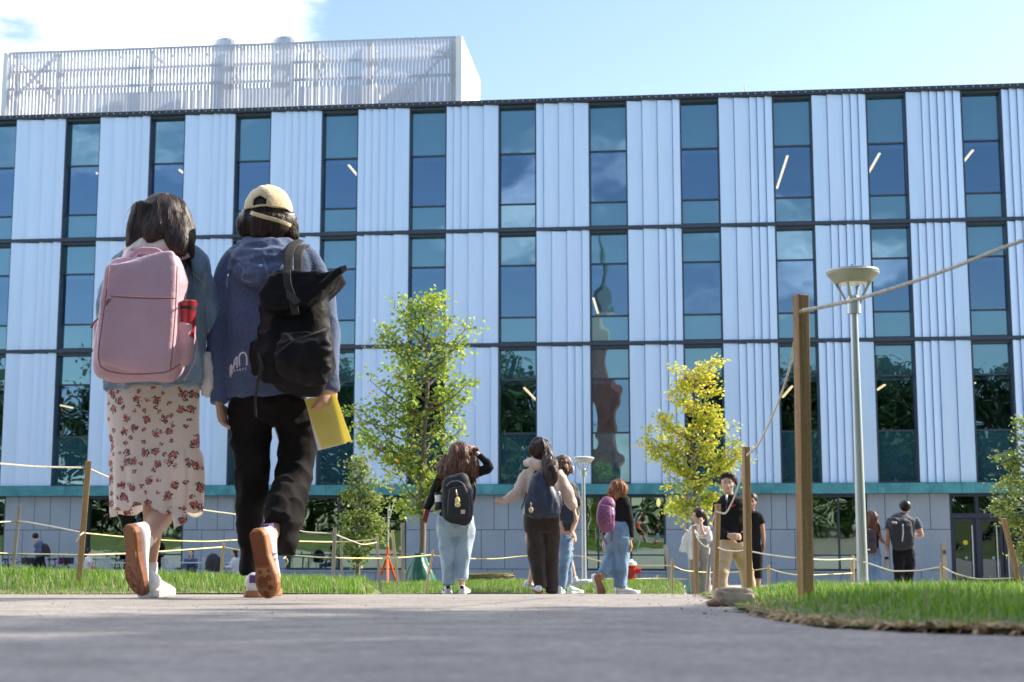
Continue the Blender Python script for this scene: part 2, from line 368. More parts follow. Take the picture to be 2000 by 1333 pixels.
def alumat():
    m, nt = newmat('cladding_aluminium'); L = nt.links; out = N(nt, 'ShaderNodeOutputMaterial'); p = N(nt, 'ShaderNodeBsdfPrincipled', Metallic=.45)
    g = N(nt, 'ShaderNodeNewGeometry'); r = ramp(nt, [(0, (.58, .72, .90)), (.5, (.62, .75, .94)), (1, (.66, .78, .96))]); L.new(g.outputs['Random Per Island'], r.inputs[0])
    tc = N(nt, 'ShaderNodeTexCoord'); mp = N(nt, 'ShaderNodeMapping'); mp.inputs['Scale'].default_value = (2.2, 2.2, .22); L.new(tc.outputs['Object'], mp.inputs[0]); n = N(nt, 'ShaderNodeTexNoise', Scale=2.5, Detail=6); L.new(mp.outputs[0], n.inputs['Vector'])
    r2 = ramp(nt, [(.3, (.965,)*3), (.7, (1.02,)*3)]); L.new(n.outputs['Fac'], r2.inputs[0]); mx = N(nt, 'ShaderNodeMix', data_type='RGBA', blend_type='MULTIPLY'); mx.inputs[0].default_value = 1; L.new(r.outputs[0], mx.inputs[6]); L.new(r2.outputs[0], mx.inputs[7]); L.new(mx.outputs[2], p.inputs['Base Color'])
    mr = N(nt, 'ShaderNodeMapRange'); L.new(g.outputs['Random Per Island'], mr.inputs[0]); mr.inputs[3].default_value = .34; mr.inputs[4].default_value = .48; L.new(mr.outputs[0], p.inputs['Roughness'])
    n2 = N(nt, 'ShaderNodeTexNoise', Scale=.8, Detail=2); L.new(tc.outputs['Object'], n2.inputs['Vector']); bp = N(nt, 'ShaderNodeBump'); bp.inputs['Distance'].default_value = .04; bp.inputs['Strength'].default_value = .5; L.new(n2.outputs['Fac'], bp.inputs['Height']); L.new(bp.outputs[0], p.inputs['Normal'])
    L.new(p.outputs[0], out.inputs[0]); return m
M_alu = alumat()
M_dark = mat('dark_frame', (.045, .06, .085), .45, .3, var=.1)
M_darkroof = mat('dark_coping', (.03, .04, .055), .5, .2, var=.1)
M_teal = mat('teal_patina', (.07, .27, .29), .6, .1, var=.28, scale=2.2, detail=8, fine=.12, fscale=14)
M_stone = mat('grey_stone', (.35, .38, .41), .8, var=.07, scale=1.2, fine=.10, fscale=40, bump=.1)
M_gvis = glassmat('vision_glass', (.20, .32, .44), True, .21, (.42, .68, 1.0), .006)
M_gspan = glassmat('spandrel_glass', (.022, .07, .09), False, .20, (.52, .82, 1.0), .006)
M_glow = glassmat('ground_glass', (.16, .30, .26), True, .24, (.70, .95, .85), .006)
M_int = mat('room_interior', (.07, .085, .10), .9, var=.2, scale=.5)
M_intl = mat('room_ceiling', (.35, .38, .42), .9, var=.1)
M_tube = emis('tube_light', (1, .52, .22), 3.6)
M_white = mat('white_panel', (.82, .82, .83), .5, var=.03)
WW = .42*BS; REC = .24
seq = ['2221', '22111', '22111', '211111', '111112', '11122', '1222']
def pattern(b, fl): return seq[(b+1+fl) % 7]
floors = [(H1+.065, HT, .0), (H2+.065, H1-.065, 1), (HC+.02, H2-.065, 2)]
mull = [(fz(298, 1010), fz(397, 1010)), (fz(513.6), fz(616)), (fz(739), fz(845))]
# opaque backing wall (solid between windows), split so nothing shows through the glass
A0, A1 = -3*BS+.02, 12*BS-.02
DEPTH = 26.0
for b in range(-3, 12):
    for fl, (z0, z1, _) in enumerate(floors):
        a0 = b*BS+WW; a1 = (b+1)*BS; bm = bmesh.new(); n = (a1-a0)/7; a = a0
        for c in pattern(b, fl):
            w = n*int(c)
            # pleat: left edge proud, slopes back to the right
            p = [(a+.009, -.10), (a+w-.009, -.015), (a+w-.009, .10), (a+.009, .10)]
            dz = .012*((int(a*100)) % 3)
            v0 = [bm.verts.new((x, y, z0+.0)) for x, y in p]; v1 = [bm.verts.new((x, y, z1-dz)) for x, y in p]
            for i in range(4): bm.faces.new((v0[i], v0[(i+1) % 4], v1[(i+1) % 4], v1[i]))
            bm.faces.new(v0[::-1]); bm.faces.new(v1); a += w
        bpart('cladding_panel', bm, M_alu)
bm = bmesh.new()
for b in range(-3, 12): bxyz(bm, b*BS+WW, (b+1)*BS, .103, .5, HC, HT)
bpart('wall', bm, M_dark)
# windows
def lightspot(px1, py1, py2, near=1.3):
    a, z = FA(px1, py1, near)
    lo, hi = near+.05, 14
    for _ in range(40):
        mid = (lo+hi)/2; w = BM @ Vector((a, mid, z)); y = 666.5-FPX*w.dot(UP)/w.dot(FW)
        if y < py2: lo = mid
        else: hi = mid
    return a, z, near, max(near+.6, min(hi, 9))
for k in range(-3, 12):
    for fl, (z0, z1, _) in enumerate(floors):
        a0, a1 = k*BS, k*BS+WW; zb = z0-.07 if fl < 2 else z0; zt = z1+.07 if fl else z1+.0
        zb, zt = z0, z1; bm = bmesh.new(); f = .05
        bxyz(bm, a0, a0+f, -.03, REC+.05, zb, zt); bxyz(bm, a1-f, a1, -.03, REC+.05, zb, zt)
        bxyz(bm, a0+f, a1-f, .0, REC+.05, zt-.10, zt); bxyz(bm, a0+f, a1-f, .06, REC+.05, zb, zb+.06)
        for zm in mull[fl]: bxyz(bm, a0+f, a1-f, REC-.05, REC+.05, zm-.03, zm+.03)
        w = bpart('window', bm, M_dark)
        zz = [zb+.06, mull[fl][1]-.03, mull[fl][1]+.03, mull[fl][0]-.03, mull[fl][0]+.03, zt-.10]
        for i, mt in ((0, M_gspan), (2, M_gvis), (4, M_gspan)):
            bm = bmesh.new(); tl = random.uniform(-.004, .004); t2 = random.uniform(-.003, .003)
            q = [bm.verts.new((x, REC+(x-a0)*tl+(z-zz[i])*t2, z)) for x, z in ((a0+f, zz[i]), (a1-f, zz[i]), (a1-f, zz[i+1]), (a0+f, zz[i+1]))]
            bm.faces.new(q); bpart('pane', bm, mt, w)
        if -2 < k:
            # roller blind cassette just under the transom
            bm = bmesh.new(); bxyz(bm, a0+f+.02, a1-f-.02, REC+.12, REC+.2, mull[fl][0]-.16, mull[fl][0]-.05)
            bpart('blind', bm, mat('blind_white', (.6, .63, .66), .8), w)
# rooms: slabs and back wall behind the glass
bm = bmesh.new()
for z in (HT-.35, H1-.25, H2-.25, HC-.25): bxyz(bm, A0, A1, .52, 12, z, z+.3)
bpart('floor_slab', bm, M_intl)
bm = bmesh.new(); bxyz(bm, A0, A1, 12.0, 12.3, BASEZ, HT)
for b in range(-3, 12, 2): bxyz(bm, b*BS+WW+.6, b*BS+WW+.8, .55, 11.9, BASEZ+.01, HT-.4)
bpart('partition', bm, M_int)
for q in ((1538, 305, 368), (1718, 300, 337), (1900, 294, 318), (681, 323, 350), (350, 332, 346), (189, 338, 348), (1547, 755, 776), (1728, 752, 762), (1904, 748, 753),
          (113, 791, 797), (1024, 758, 786), (1159, 583, 612), (1716, 700, 712), (664, 704, 712)):
    if q[0] == 1716: continue
    a, z, d0, d1 = lightspot(*q); bm = bmesh.new(); bxyz(bm, a-.04, a+.04, d0, d1, z-.025, z+.025); bpart('tube_light', bm, M_tube)
# floor bands, coping
bm = bmesh.new()
for z in (H1, H2): bxyz(bm, A0, A1, -.12, .30, z-.065, z+.065)
bpart('floor_band', bm, M_dark)
bm = bmesh.new(); bxyz(bm, A0, A1, -.16, .9, HT+.002, HT+.17); cp_ = bpart('roof_coping', bm, M_darkroof)
bm = bmesh.new(); a = A0+.1
while a < A1: bxyz(bm, a, a+.035, -.168, -.15, HT+.09, HT+.115); a += .26
bpart('rivet_strip', bm, M_white, cp_)['kind'] = 'stuff'
bm = bmesh.new(); bxyz(bm, A0, A1, .9, DEPTH, HT-.04, HT+.06); bpart('roof', bm, M_stone)
bm = bmesh.new(); bxyz(bm, A0, A0+.3, .9, DEPTH, BASEZ, HT-.05); bxyz(bm, A1-.3, A1, .9, DEPTH, BASEZ, HT-.05); bxyz(bm, A0, A1, DEPTH, DEPTH+.3, BASEZ, HT)
bpart('wall', bm, M_stone)
# teal band in long sheets with thin joints
a = A0; i = 0
bz0, bz1 = fz(966), HC
for e_ in [FA(x, 955)[0] for x in (-260, 134, 401, 641, 771, 1078, 1300, 1424, 1711, 1875, 2150)]+[A1]:
    if e_-a > .1:
        bm = bmesh.new(); bxyz(bm, a+.006, e_-.006, -.34, .3, bz0, bz1); bpart('teal_band', bm, M_teal)
    a = e_
# ground floor
zs = [fz(1035, 1000), fz(1112, 1000), BASEZ]; zt0 = bz0-.002
op = [(-30, 8), (165, 357), (560, 793), (1143, 1300), (1585, 1695), (1857, 2400)]
op = [(FA(x0, 1040, .06)[0], FA(x1, 1040, .06)[0]) for x0, x1 in op]
def solid(a0, a1): return not any(a1 > o0+.02 and a0 < o1-.02 for o0, o1 in op)
edges = [A0]+[e for o_ in op for e in o_]+[A1]
bm = bmesh.new(); rows_ = [(zs[0], zt0, 4, .62), (zs[1], zs[0], 5, .85), (zs[2], zs[1], 6, 1.05)]
rs = random.Random(3)
for (z0, z1, sd_, wd) in rows_:
    for i in range(0, len(edges)-1, 2):
        a, e_ = edges[i], edges[i+1]
        if e_-a < .1: continue
        cuts = [a]
        while cuts[-1] < e_-.35: cuts.append(cuts[-1]+wd*rs.choice((.85, 1, 1.25)))
        cuts[-1] = e_
        for c0, c1 in zip(cuts, cuts[1:]): bxyz(bm, c0+.01, c1-.01, .06, .16, z0+.01, z1-.01)
for (o0, o1) in op[:-1]:   # plinth under the windows
    n = max(1, round((o1-o0)/1.1))
    for i in range(n): bxyz(bm, o0+(o1-o0)*i/n+.008, o0+(o1-o0)*(i+1)/n-.008, .06, .16, zs[2], zs[1]-.06)
bpart('stone_cladding', bm, M_stone)
bm = bmesh.new()
for i in range(0, len(edges)-1, 2):
    if edges[i+1]-edges[i] > .1: bxyz(bm, edges[i], edges[i+1], .165, .5, BASEZ, zt0-.0)
for (o0, o1) in op[:-1]: bxyz(bm, o0, o1, .165, .5, BASEZ, zs[1]-.08)
bxyz(bm, A0, A1, .12, .5, zt0+.004, HC-.01)
bpart('wall', bm, M_dark)
for j, (o0, o1) in enumerate(op[:-1]):
    bm = bmesh.new(); z0, z1 = zs[1]-.05, zt0-.01; f = .06
    bxyz(bm, o0+.002, o0+f, .1, .4, z0, z1); bxyz(bm, o1-f, o1-.002, .1, .4, z0, z1); bxyz(bm, o0+f, o1-f, .1, .4, z1-.10, z1); bxyz(bm, o0+f, o1-f, .1, .4, z0, z0+.07)
    ms = {0: [], 1: [.52], 2: [.43], 3: [.16, .57], 4: [.5]}[j]; zm = z0+.55
    for t in ms: c = o0+(o1-o0)*t; bxyz(bm, c-.03, c+.03, .2, .36, z0+.07, z1-.1)
    bxyz(bm, o0+f, o1-f, .205, .35, zm-.025, zm+.025)
    w = bpart('window', bm, M_dark)
    bm = bmesh.new(); q = [bm.verts.new((x, .30, z)) for x, z in ((o0+f, z0+.07), (o1-f, z0+.07), (o1-f, z1-.1), (o0+f, z1-.1))]; bm.faces.new(q); bpart('pane', bm, M_glow, w)
    bm = bmesh.new(); bxyz(bm, o0-.0, o1, .0, .164, z0-.045, z0-.002); bpart('sill', bm, mat('pale_sill', (.45, .46, .47), .7), w)
# entrance doors
o0, o1 = op[-1]; z1 = zt0-.01; zh = fz(1003, 1900); zl = fz(1012, 1900)
bm = bmesh.new()
bxyz(bm, o0, o0+.08, .1, .45, BASEZ, z1); bxyz(bm, o0+.08, o1, .1, .45, z1-.08, z1); bxyz(bm, o0+.08, o1, .1, .45, zl, zh)
m_ = FA(1910, 985)[0]; bxyz(bm, m_-.05, m_+.05, .15, .4, zh, z1-.08)
bxyz(bm, FA(1912, 1050)[0]-.07, FA(1912, 1050)[0]+.07, .12, .4, BASEZ, zl)
ent = bpart('entrance_frame', bm, mat('door_frame', (.035, .042, .065), .4, .3))
bm = bmesh.new(); q = [bm.verts.new((x, .30, z)) for x, z in ((o0+.08, zh), (o1, zh), (o1, z1-.08), (o0+.08, z1-.08))]; bm.faces.new(q); bpart('pane', bm, M_glow, ent)
dm = mat('door_frame', (.035, .042, .065), .4, .3); M_steel = mat('brushed_steel', (.55, .56, .58), .3, .9, var=.05)
for (x0, x1, hx) in ((1862, 1909, 1909), (1915, 1962, 1957), (1963, 2012, 1969), (2018, 2064, 2066)):
    a0, a1 = FA(x0, 1060)[0], FA(x1, 1060)[0]; bm = bmesh.new(); t = .10
    bxyz(bm, a0+.01, a0+t, .2, .28, BASEZ+.02, zl-.01); bxyz(bm, a1-t, a1-.01, .2, .28, BASEZ+.02, zl-.01)
    bxyz(bm, a0+t, a1-t, .2, .28, zl-.12, zl-.01); bxyz(bm, a0+t, a1-t, .2, .28, BASEZ+.02, BASEZ+.28)
    d = bpart('door', bm, dm)
    bm = bmesh.new(); q = [bm.verts.new((x, .24, z)) for x, z in ((a0+t, BASEZ+.28), (a1-t, BASEZ+.28), (a1-t, zl-.12), (a0+t, zl-.12))]; bm.faces.new(q); bpart('pane', bm, glassmat('door_glass', (.10, .12, .13), True, .08), d)
    bm = bmesh.new(); bxyz(bm, a0+t, a1-t, .30, .33, BASEZ+1.0, BASEZ+1.04); bpart('push_bar', bm, M_steel, d)
    h = FA(hx, 1070)[0]-(.13 if hx in (1909, 1957) else -.03); bm = bmesh.new()
    tube(bm, [(h, .12, BASEZ+.3), (h, .12, zl-.25)], .018, 10, ref=(0, 1, 0))
    for z in (BASEZ+.4, BASEZ+1.3, zl-.35): bxyz(bm, h-.012, h+.012, .12, .2, z-.012, z+.012)
    bpart('handle', bm, M_steel, d)
    for px_, py_, c_, r_ in ((x0+24, 1060, (.75, .6, .02), .085), (x0+26, 1090, (.35, .5, .55), .05)):
        if c_[0] > .7 and x0 != 1862: continue
        a_, z_ = FA(px_, py_, .2); bm = bmesh.new(); tube(bm, [(a_, .232, z_), (a_, .236, z_)], r_, 20, ref=(0, 0, 1)); bpart('sticker', bm, mat('sticker%d' % (c_[0] > .7), c_, .5), d)
# small roof mast
a_, z_ = FA(1454, 178, 3); bm = bmesh.new(); tube(bm, [(a_, 3, HT), (a_, 3, z_+.25)], .035, 8); tube(bm, [(a_+.02, 3, z_+.05), (a_+.25, 3, z_-.15)], .02, 6); bpart('roof_mast', bm, M_white)
# interior lamps seen through the ground glass: globe and woven shade
a_, z_ = FA(1286, 982, 2.5); bm = bmesh.new(); ell(bm, (a_, 2.5, z_), (.08, .08, .16), seg=12); bpart('globe_lamp', bm, M_tube, smooth=True)
a_, z_ = FA(582, 1030, 2.0); bm = bmesh.new(); tube(bm, [(a_, 2.0, z_-.28), (a_, 2.0, z_+.25)], [.30, .2], 20); bpart('lamp_shade', bm, mat('woven_shade', (.75, .42, .06), .8, var=.3, scale=20, stretch=(1, 1, 6)))
bm = bmesh.new(); bxyz(bm, A0, A1, .5, 12, BASEZ-.02, BASEZ+.02); bpart('room_floor', bm, M_int)
# ---------------- rooftop screen
SB = 2.2
aL, zTL = FA(18, 103, SB); aR, zTR = FA(891, 74, SB); zT = (zTL+zTR)/2
def backd(px, py):   # depth along the side wall where its top back corner is seen
    lo, hi = SB, 25
    for _ in range(40):
        mid = (lo+hi)/2; w = BM @ Vector((aR, mid, zT)); x = 1000+FPX*w.dot(RT)/w.dot(FW)
        if x < px: lo = mid
        else: hi = mid
    return hi
SBk = min(backd(927, 163), 20)
M_slat = mat('screen_slat', (.52, .55, .61), .5, 0, var=.03, trans=.4)
M_rail = mat('screen_steel', (.55, .57, .62), .55, .1)
scr = bpart('screen_frame', (lambda bm: ([bxyz(bm, aL, aR, SB+.08, SB+.16, z, z+.09) for z in (zT-1.55, zT-.82+.0, HT+.45, HT+.0)], [bxyz(bm, a-.07, a+.07, SB+.17, SB+.37, HT, zT-.05) for a in [FA(x, 150, SB)[0] for x in (28, 113, 290, 450, 612, 722, 884)]],
    [tube(bm, [(p[0], SB+.5, p[1]), (q[0], SB+.5, q[1])], .07, 6) for p, q in [((FA(30, 110, SB+.5)), (FA(110, 200, SB+.5))), ((FA(112, 108, SB+.5)), (FA(30, 190, SB+.5))), (FA(885, 90, SB+.5), FA(770, 205, SB+.5)), (FA(800, 88, SB+.5), FA(888, 108, SB+.5)),
        (FA(296, 105, SB+.5), FA(318, 122, SB+.5)), (FA(618, 95, SB+.5), FA(638, 115, SB+.5)), (FA(638, 115, SB+.5), FA(620, 150, SB+.5)), (FA(725, 92, SB+.5), FA(740, 110, SB+.5)), (FA(740, 110, SB+.5), FA(728, 150, SB+.5)), (FA(728, 150, SB+.5), FA(742, 200, SB+.5))]], bm)[-1])(bmesh.new()), M_rail)
bm = bmesh.new(); n = 128; wv = (aR-aL)/n
for i in range(n):
    a = aL+wv*i; v = []
    for z in (HT+.2, zT):
        v += [bm.verts.new((a, SB, z)), bm.verts.new((a+wv*.40, SB-.03, z)), bm.verts.new((a+wv*.80, SB, z))]
    bm.faces.new((v[0], v[1], v[4], v[3])); bm.faces.new((v[1], v[2], v[5], v[4]))
bpart('louvre_screen', bm, M_slat, scr)
bm = bmesh.new(); bk = SBk-.3; n = 60; wv = (aR-aL)/n
for i in range(n):
    a = aL+wv*i; bxyz(bm, a, a+wv*.8, bk, bk+.03, HT+.2, zT-.1)
for z in (HT+1.2, HT+2.4): bxyz(bm, aL, aR, bk-.1, bk-.02, z, z+.15)
bpart('back_screen', bm, M_slat, scr)
bm = bmesh.new(); bxyz(bm, aR, aR+.24, SB-.08, SBk, HT, zT+.02)
bpart('end_panel', bm, M_white, scr); bm = bmesh.new(); bxyz(bm, FA(8, 120, SB)[0], aL-.02, SB-.08, SBk, HT, zT+.0); bpart('end_panel', bm, M_white, scr)
bm = bmesh.new()
for i in range(26):
    t = i/25; bxyz(bm, aL+.2+t*(aR-aL-.6), aL+.32+t*(aR-aL-.6), SB+.6, SB+.75, zT-.16, zT-.08)
bxyz(bm, aL, aR, SB+.0, SB+.12, zT-.02, zT+.04); bpart('top_rail', bm, M_rail, scr)
M_duct = mat('galvanised_duct', (.52, .54, .58), .35, .6, var=.15, scale=2)
for px_, pt_ in ((445, 83), (560, 80)):
    a_, z_ = FA(px_, pt_, 4.6); bm = bmesh.new(); R_ = .62
    tube(bm, [(a_, 4.6, HT), (a_, 4.6, HT+.9), (a_, 4.6, HT+1.5), (a_, 4.6, z_-.12), (a_, 4.6, z_)], [1.15, 1.1, R_, R_, R_*.92], 24)
    tube(bm, [(a_, 4.6, z_-.32), (a_, 4.6, z_-.26)], R_*1.06, 24); bpart('exhaust_stack', bm, M_duct, smooth=False)
bm = bmesh.new()
for x0, x1, h in ((60, 250, 1.3), (330, 420, 1.9), (640, 760, 1.2)):
    bxyz(bm, FA(x0, 150, 6)[0], FA(x1, 150, 6)[0], 5.2, 7.4, HT+.06, HT+h)
tube(bm, [(FA(150, 150, 5)[0], 5, HT+1.0), (FA(300, 150, 5)[0], 5, HT+1.0)], .35, 16, ref=(0, 0, 1)); bpart('rooftop_unit', bm, M_duct)
# ------------------------------------------------------------------ trees
def gtop(p, lawn=True):
    x, y = np.array([p[0]]), np.array([p[1]])
    z = GZ(x, y)[0]
    if in_left(x, y)[0]: z += raise_left(x, y)[0]
    elif in_right(x, y)[0]: z += raise_right(x, y)[0]
    return float(z)
def leaf_mesh(name, C, S, m, parent, droop=.5, tintf=None):
    n = len(C); th = rng.uniform(0, 2*PI, n); el = rng.normal(-.25, .55, n)
    d = np.stack([np.cos(th)*np.cos(el), np.sin(th)*np.cos(el), np.sin(el)], 1)
    s = np.cross(d, rng.normal(0, 1, (n, 3))*np.array([.6, .6, 1])+np.array([0, 0, .9])); s /= np.linalg.norm(s, axis=1)[:, None]+1e-9
    nn = np.cross(s, d); L_ = S[:, None]; W = S[:, None]*.40
    b = C; t = C+d*L_; l = C+d*L_*.45+s*W+nn*L_*.10; r_ = C+d*L_*.45-s*W+nn*L_*.10
    l2 = C+d*L_*.80+s*W*.55+nn*L_*.02; r2 = C+d*L_*.80-s*W*.55+nn*L_*.02
    V = np.stack([b, l, l2, t, r2, r_], 1).reshape(-1, 3); i = np.arange(n)*6
    F = np.concatenate([np.stack([i, i+1, i+2, i+3], 1), np.stack([i, i+3, i+4, i+5], 1)])
    me = np_mesh(name, V, F); tint = rng.random(n) if tintf is None else tintf(C)
    at = me.attributes.new('tint', 'FLOAT', 'FACE'); at.data.foreach_set('value', np.tile(tint, 2).astype(np.float32))
    return finish(name, me, m, parent)
M_bark = mat('young_bark', (.20, .16, .12), .9, var=.3, scale=14, stretch=(1, 1, .25), bump=.6, bscale=60)
def tree(name, label, cat_, D, trunkpx, crown, nlimb, nleaf, leafsz, lm, tr, group=None, clump=.16, seed=1, limbs=None, tintf=None, stems=1, fill=.3, ddepth=.85):
    """trunkpx: [(x,y)..] bottom to top in photo px; crown: [(y,xl,xr)..] outline; all turned into metres at distance D"""
    R_ = random.Random(seed); g = np.random.default_rng(seed)
    base = onground(trunkpx[0][0], D); base.z = gtop(base)
    t = thing(name, base, label, cat_, group)
    pts = [P(x, y, D) for x, y in trunkpx]; pts[0].z = base.z-.05
    pts = [Vector(q) for q in cat([tuple(p) for p in pts], 5)]
    bm = bmesh.new(); n = len(pts)
    tube(bm, pts, [tr*(1-.85*(i/(n-1))**.9)*(1.25 if i == 0 else 1) for i in range(n)], 10, ref=(0, 1, .01))
    cy = [c[0] for c in crown]; top = min(cy); bot = max(cy)
    def ext(y): return np.interp(y, cy, [c[1] for c in crown]), np.interp(y, cy, [c[2] for c in crown])
    m_per = D/FPX; C = []; S = []
    def trunk_at(y):
        z = P(1000, y, D).z
        for a, b in zip(pts, pts[1:]):
            if a.z <= z <= b.z: return a.lerp(b, (z-a.z)/max(1e-6, b.z-a.z))
        return pts[-1] if z > pts[-1].z else pts[0]
    def addlimb(s, e, r0):
        mid = s.lerp(e, .5)+Vector((0, 0, -.06*(e-s).length))+Vector((R_.uniform(-1, 1), R_.uniform(-1, 1), R_.uniform(-1, 1)))*.05*(e-s).length
        q = [Vector(v) for v in cat([tuple(s), tuple(mid), tuple(e)], 4)]
        tube(bm, q, [r0*(1-.8*i/(len(q)-1)) for i in range(len(q))], 6, ref=(.3, .9, .1)); return q
    for k in range(nlimb):
        y = top+(bot-top)*((k+R_.random())/nlimb)**.95; xl, xr = ext(y); side = -1 if k % 2 else 1
        c = trunk_at(min(y+.08*(bot-top), bot)); cx = 1000+FPX*(c.x/c.y)
        az = R_.uniform(-.95, .95); w = (xr-cx) if side > 0 else (cx-xl); w = max(w, 4)*R_.uniform(.55, 1.3)
        e = P(cx+side*w*math.cos(az), y+R_.uniform(-.02, .02)*(bot-top), D); e.y += w*m_per*math.sin(az)*ddepth
        q = addlimb(c, e, tr*.32*(1-.5*(bot-y)/(bot-top)))
        ln = (e-c).length; nsub = 3+int(ln/.25)
        for j in range(nsub):
            u = R_.uniform(fill, 1.0); a = q[min(int(u*(len(q)-1)), len(q)-2)]
            o = Vector((R_.gauss(0, 1), R_.gauss(0, 1), R_.gauss(.3, .8))).normalized()*R_.uniform(.08, .30)*max(.35, min(1, ln))*1.0
            tube(bm, [a, a+o*.6+Vector((0, 0, .02)), a+o], [.006, .004, .002], 4)
            m = max(4, int(g.normal(nleaf, nleaf*.4))); cen = np.array(a+o*.85)
            cc = cen+g.normal(0, clump*.5, (m, 3))*np.array([1, 1, .7]); C.append(cc); S.append(g.uniform(*leafsz, m))
    for (lx, ly) in (limbs or []):
        c = trunk_at(min(ly+.10*(bot-top)+abs(lx-trunkpx[2][0])*.25, bot)); e = P(lx, ly, D); e.y += R_.uniform(-.35, .35)
        q = addlimb(c, e, tr*.36); ln = (e-c).length
        for j in range(4+int(ln/.16)):
            u = 1-R_.random()**1.3*.75; a = q[min(int(u*(len(q)-1)), len(q)-2)].lerp(q[min(int(u*(len(q)-1))+1, len(q)-1)], R_.random())
            o = Vector((R_.gauss(0, 1), R_.gauss(0, 1), R_.gauss(.25, .8))).normalized()*R_.uniform(.05, .22)
            tube(bm, [a, a+o*.6+Vector((0, 0, .02)), a+o], [.006, .004, .002], 4); m = max(4, int(g.normal(nleaf*.8, nleaf*.3)))
            C.append(np.array(a+o*.85)+g.normal(0, clump*.48, (m, 3))*np.array([1, 1, .7])); S.append(g.uniform(*leafsz, m))
    C = np.concatenate(C); S = np.concatenate(S)
    bmo = bm_obj('trunk', bm, M_bark, t, smooth=True)
    leaf_mesh('crown', C, S, lm, t, tintf=tintf); return t, base
LM_green = leafmat('green_leaf', [(0, (.16, .27, .03)), (.4, (.29, .42, .055)), (.8, (.44, .55, .10)), (.95, (.54, .58, .13)), (1, (.50, .22, .03))], .52)
LM_small = leafmat('grey_green_leaf', [(0, (.13, .20, .04)), (.5, (.25, .34, .07)), (.9, (.40, .46, .14)), (1, (.50, .50, .18))], .45)
LM_yel = leafmat('yellow_leaf', [(0, (.30, .40, .05)), (.4, (.55, .58, .07)), (.7, (.82, .68, .08)), (.9, (.85, .55, .09)), (1, (.75, .28, .08))], .55)
LM_dark = leafmat('dark_leaf', [(0, (.025, .05, .015)), (.5, (.055, .10, .03)), (1, (.10, .15, .05))], .3)
tree('young_oak_tree', 'tall young tree with bright green lobed leaves beside the large watering bag', 'tree', 22,
     [(820, 1128), (826, 1040), (822, 960), (828, 860), (836, 740), (828, 650), (820, 585)],
     [(568, 800, 868), (600, 765, 882), (650, 742, 915), (690, 760, 900), (735, 722, 925), (775, 718, 920), (815, 690, 900), (850, 690, 885), (890, 742, 888), (930, 765, 900), (985, 772, 870), (1000, 800, 850)], 6, 20, (.05, .082), LM_green, .058, fill=.3, limbs=[(870,570),(835,575),(800,588),(770,602),(752,640),(765,665),(735,655),(878,628),(912,640),(905,665),(880,680),(845,620),(790,630),(760,710),(775,730),(870,700),(720,742),(740,760),(895,740),(925,740),(918,768),(705,800),(735,790),(890,800),(905,832),(688,830),(700,850),(730,830),(750,880),(885,870),(770,900),(780,930),(860,930),(875,905),(795,965),(850,960),(880,985),(770,985),(800,700),(850,760),(800,800),(850,840),(800,870),(830,900)], seed=4, clump=.17)
tree('small_grey_green_tree', 'small conical grey-green tree beside the wooden stakes, left of the tall green tree', 'tree', 20,
     [(699, 1112), (700, 1060), (702, 990), (703, 930), (708, 885)], [(882, 702, 716), (925, 676, 724), (960, 662, 738), (1000, 645, 750), (1040, 650, 752), (1070, 668, 738), (1088, 690, 715)], 34, 28, (.035, .055), LM_small, .035, fill=.35, seed=9, clump=.11)
tree('yellow_tree', 'young tree with yellow and lime autumn leaves above the woman holding a phone', 'tree', 27,
     [(1352, 1130), (1354, 1050), (1356, 960), (1352, 870), (1356, 790), (1358, 722)], [(702, 1380, 1402), (718, 1318, 1392), (760, 1322, 1398), (785, 1312, 1405), (812, 1280, 1412), (850, 1258, 1446), (885, 1262, 1452), (915, 1290, 1448), (950, 1302, 1418), (985, 1310, 1405), (1010, 1330, 1375)], 8, 21, (.055, .085), LM_yel, .038, fill=.3, limbs=[(1400,705),(1385,720),(1320,715),(1345,735),(1375,745),(1318,765),(1330,780),(1400,760),(1395,790),(1280,812),(1300,820),(1410,815),(1262,865),(1275,880),(1258,850),(1290,850),(1430,835),(1445,860),(1448,885),(1430,905),(1310,900),(1290,890),(1400,920),(1310,950),(1415,940),(1330,975),(1400,975),(1310,985),(1345,1000),(1385,1000),(1350,780),(1370,830),(1340,850),(1390,870),(1350,920),(1375,950),(1325,830),(1400,850),(1360,740)], seed=21, clump=.15,
     tintf=lambda C: np.clip(rng.normal(.30, .22, len(C))+(C[:, 2]-1.0)*.085, 0, 1))
tree('slender_green_tree', 'slender dark green tree cut by the right edge of the picture beside a leaning stake', 'tree', 15,
     [(2022, 1150), (2018, 1060), (2012, 980), (2010, 900), (2022, 830)], [(800, 1990, 2040), (850, 1965, 2060), (890, 1950, 2070), (930, 1948, 2075), (980, 1952, 2080), (1030, 1968, 2075), (1085, 1985, 2060), (1105, 2000, 2030)], 40, 30, (.030, .05), LM_small, .03, seed=33, clump=.10)
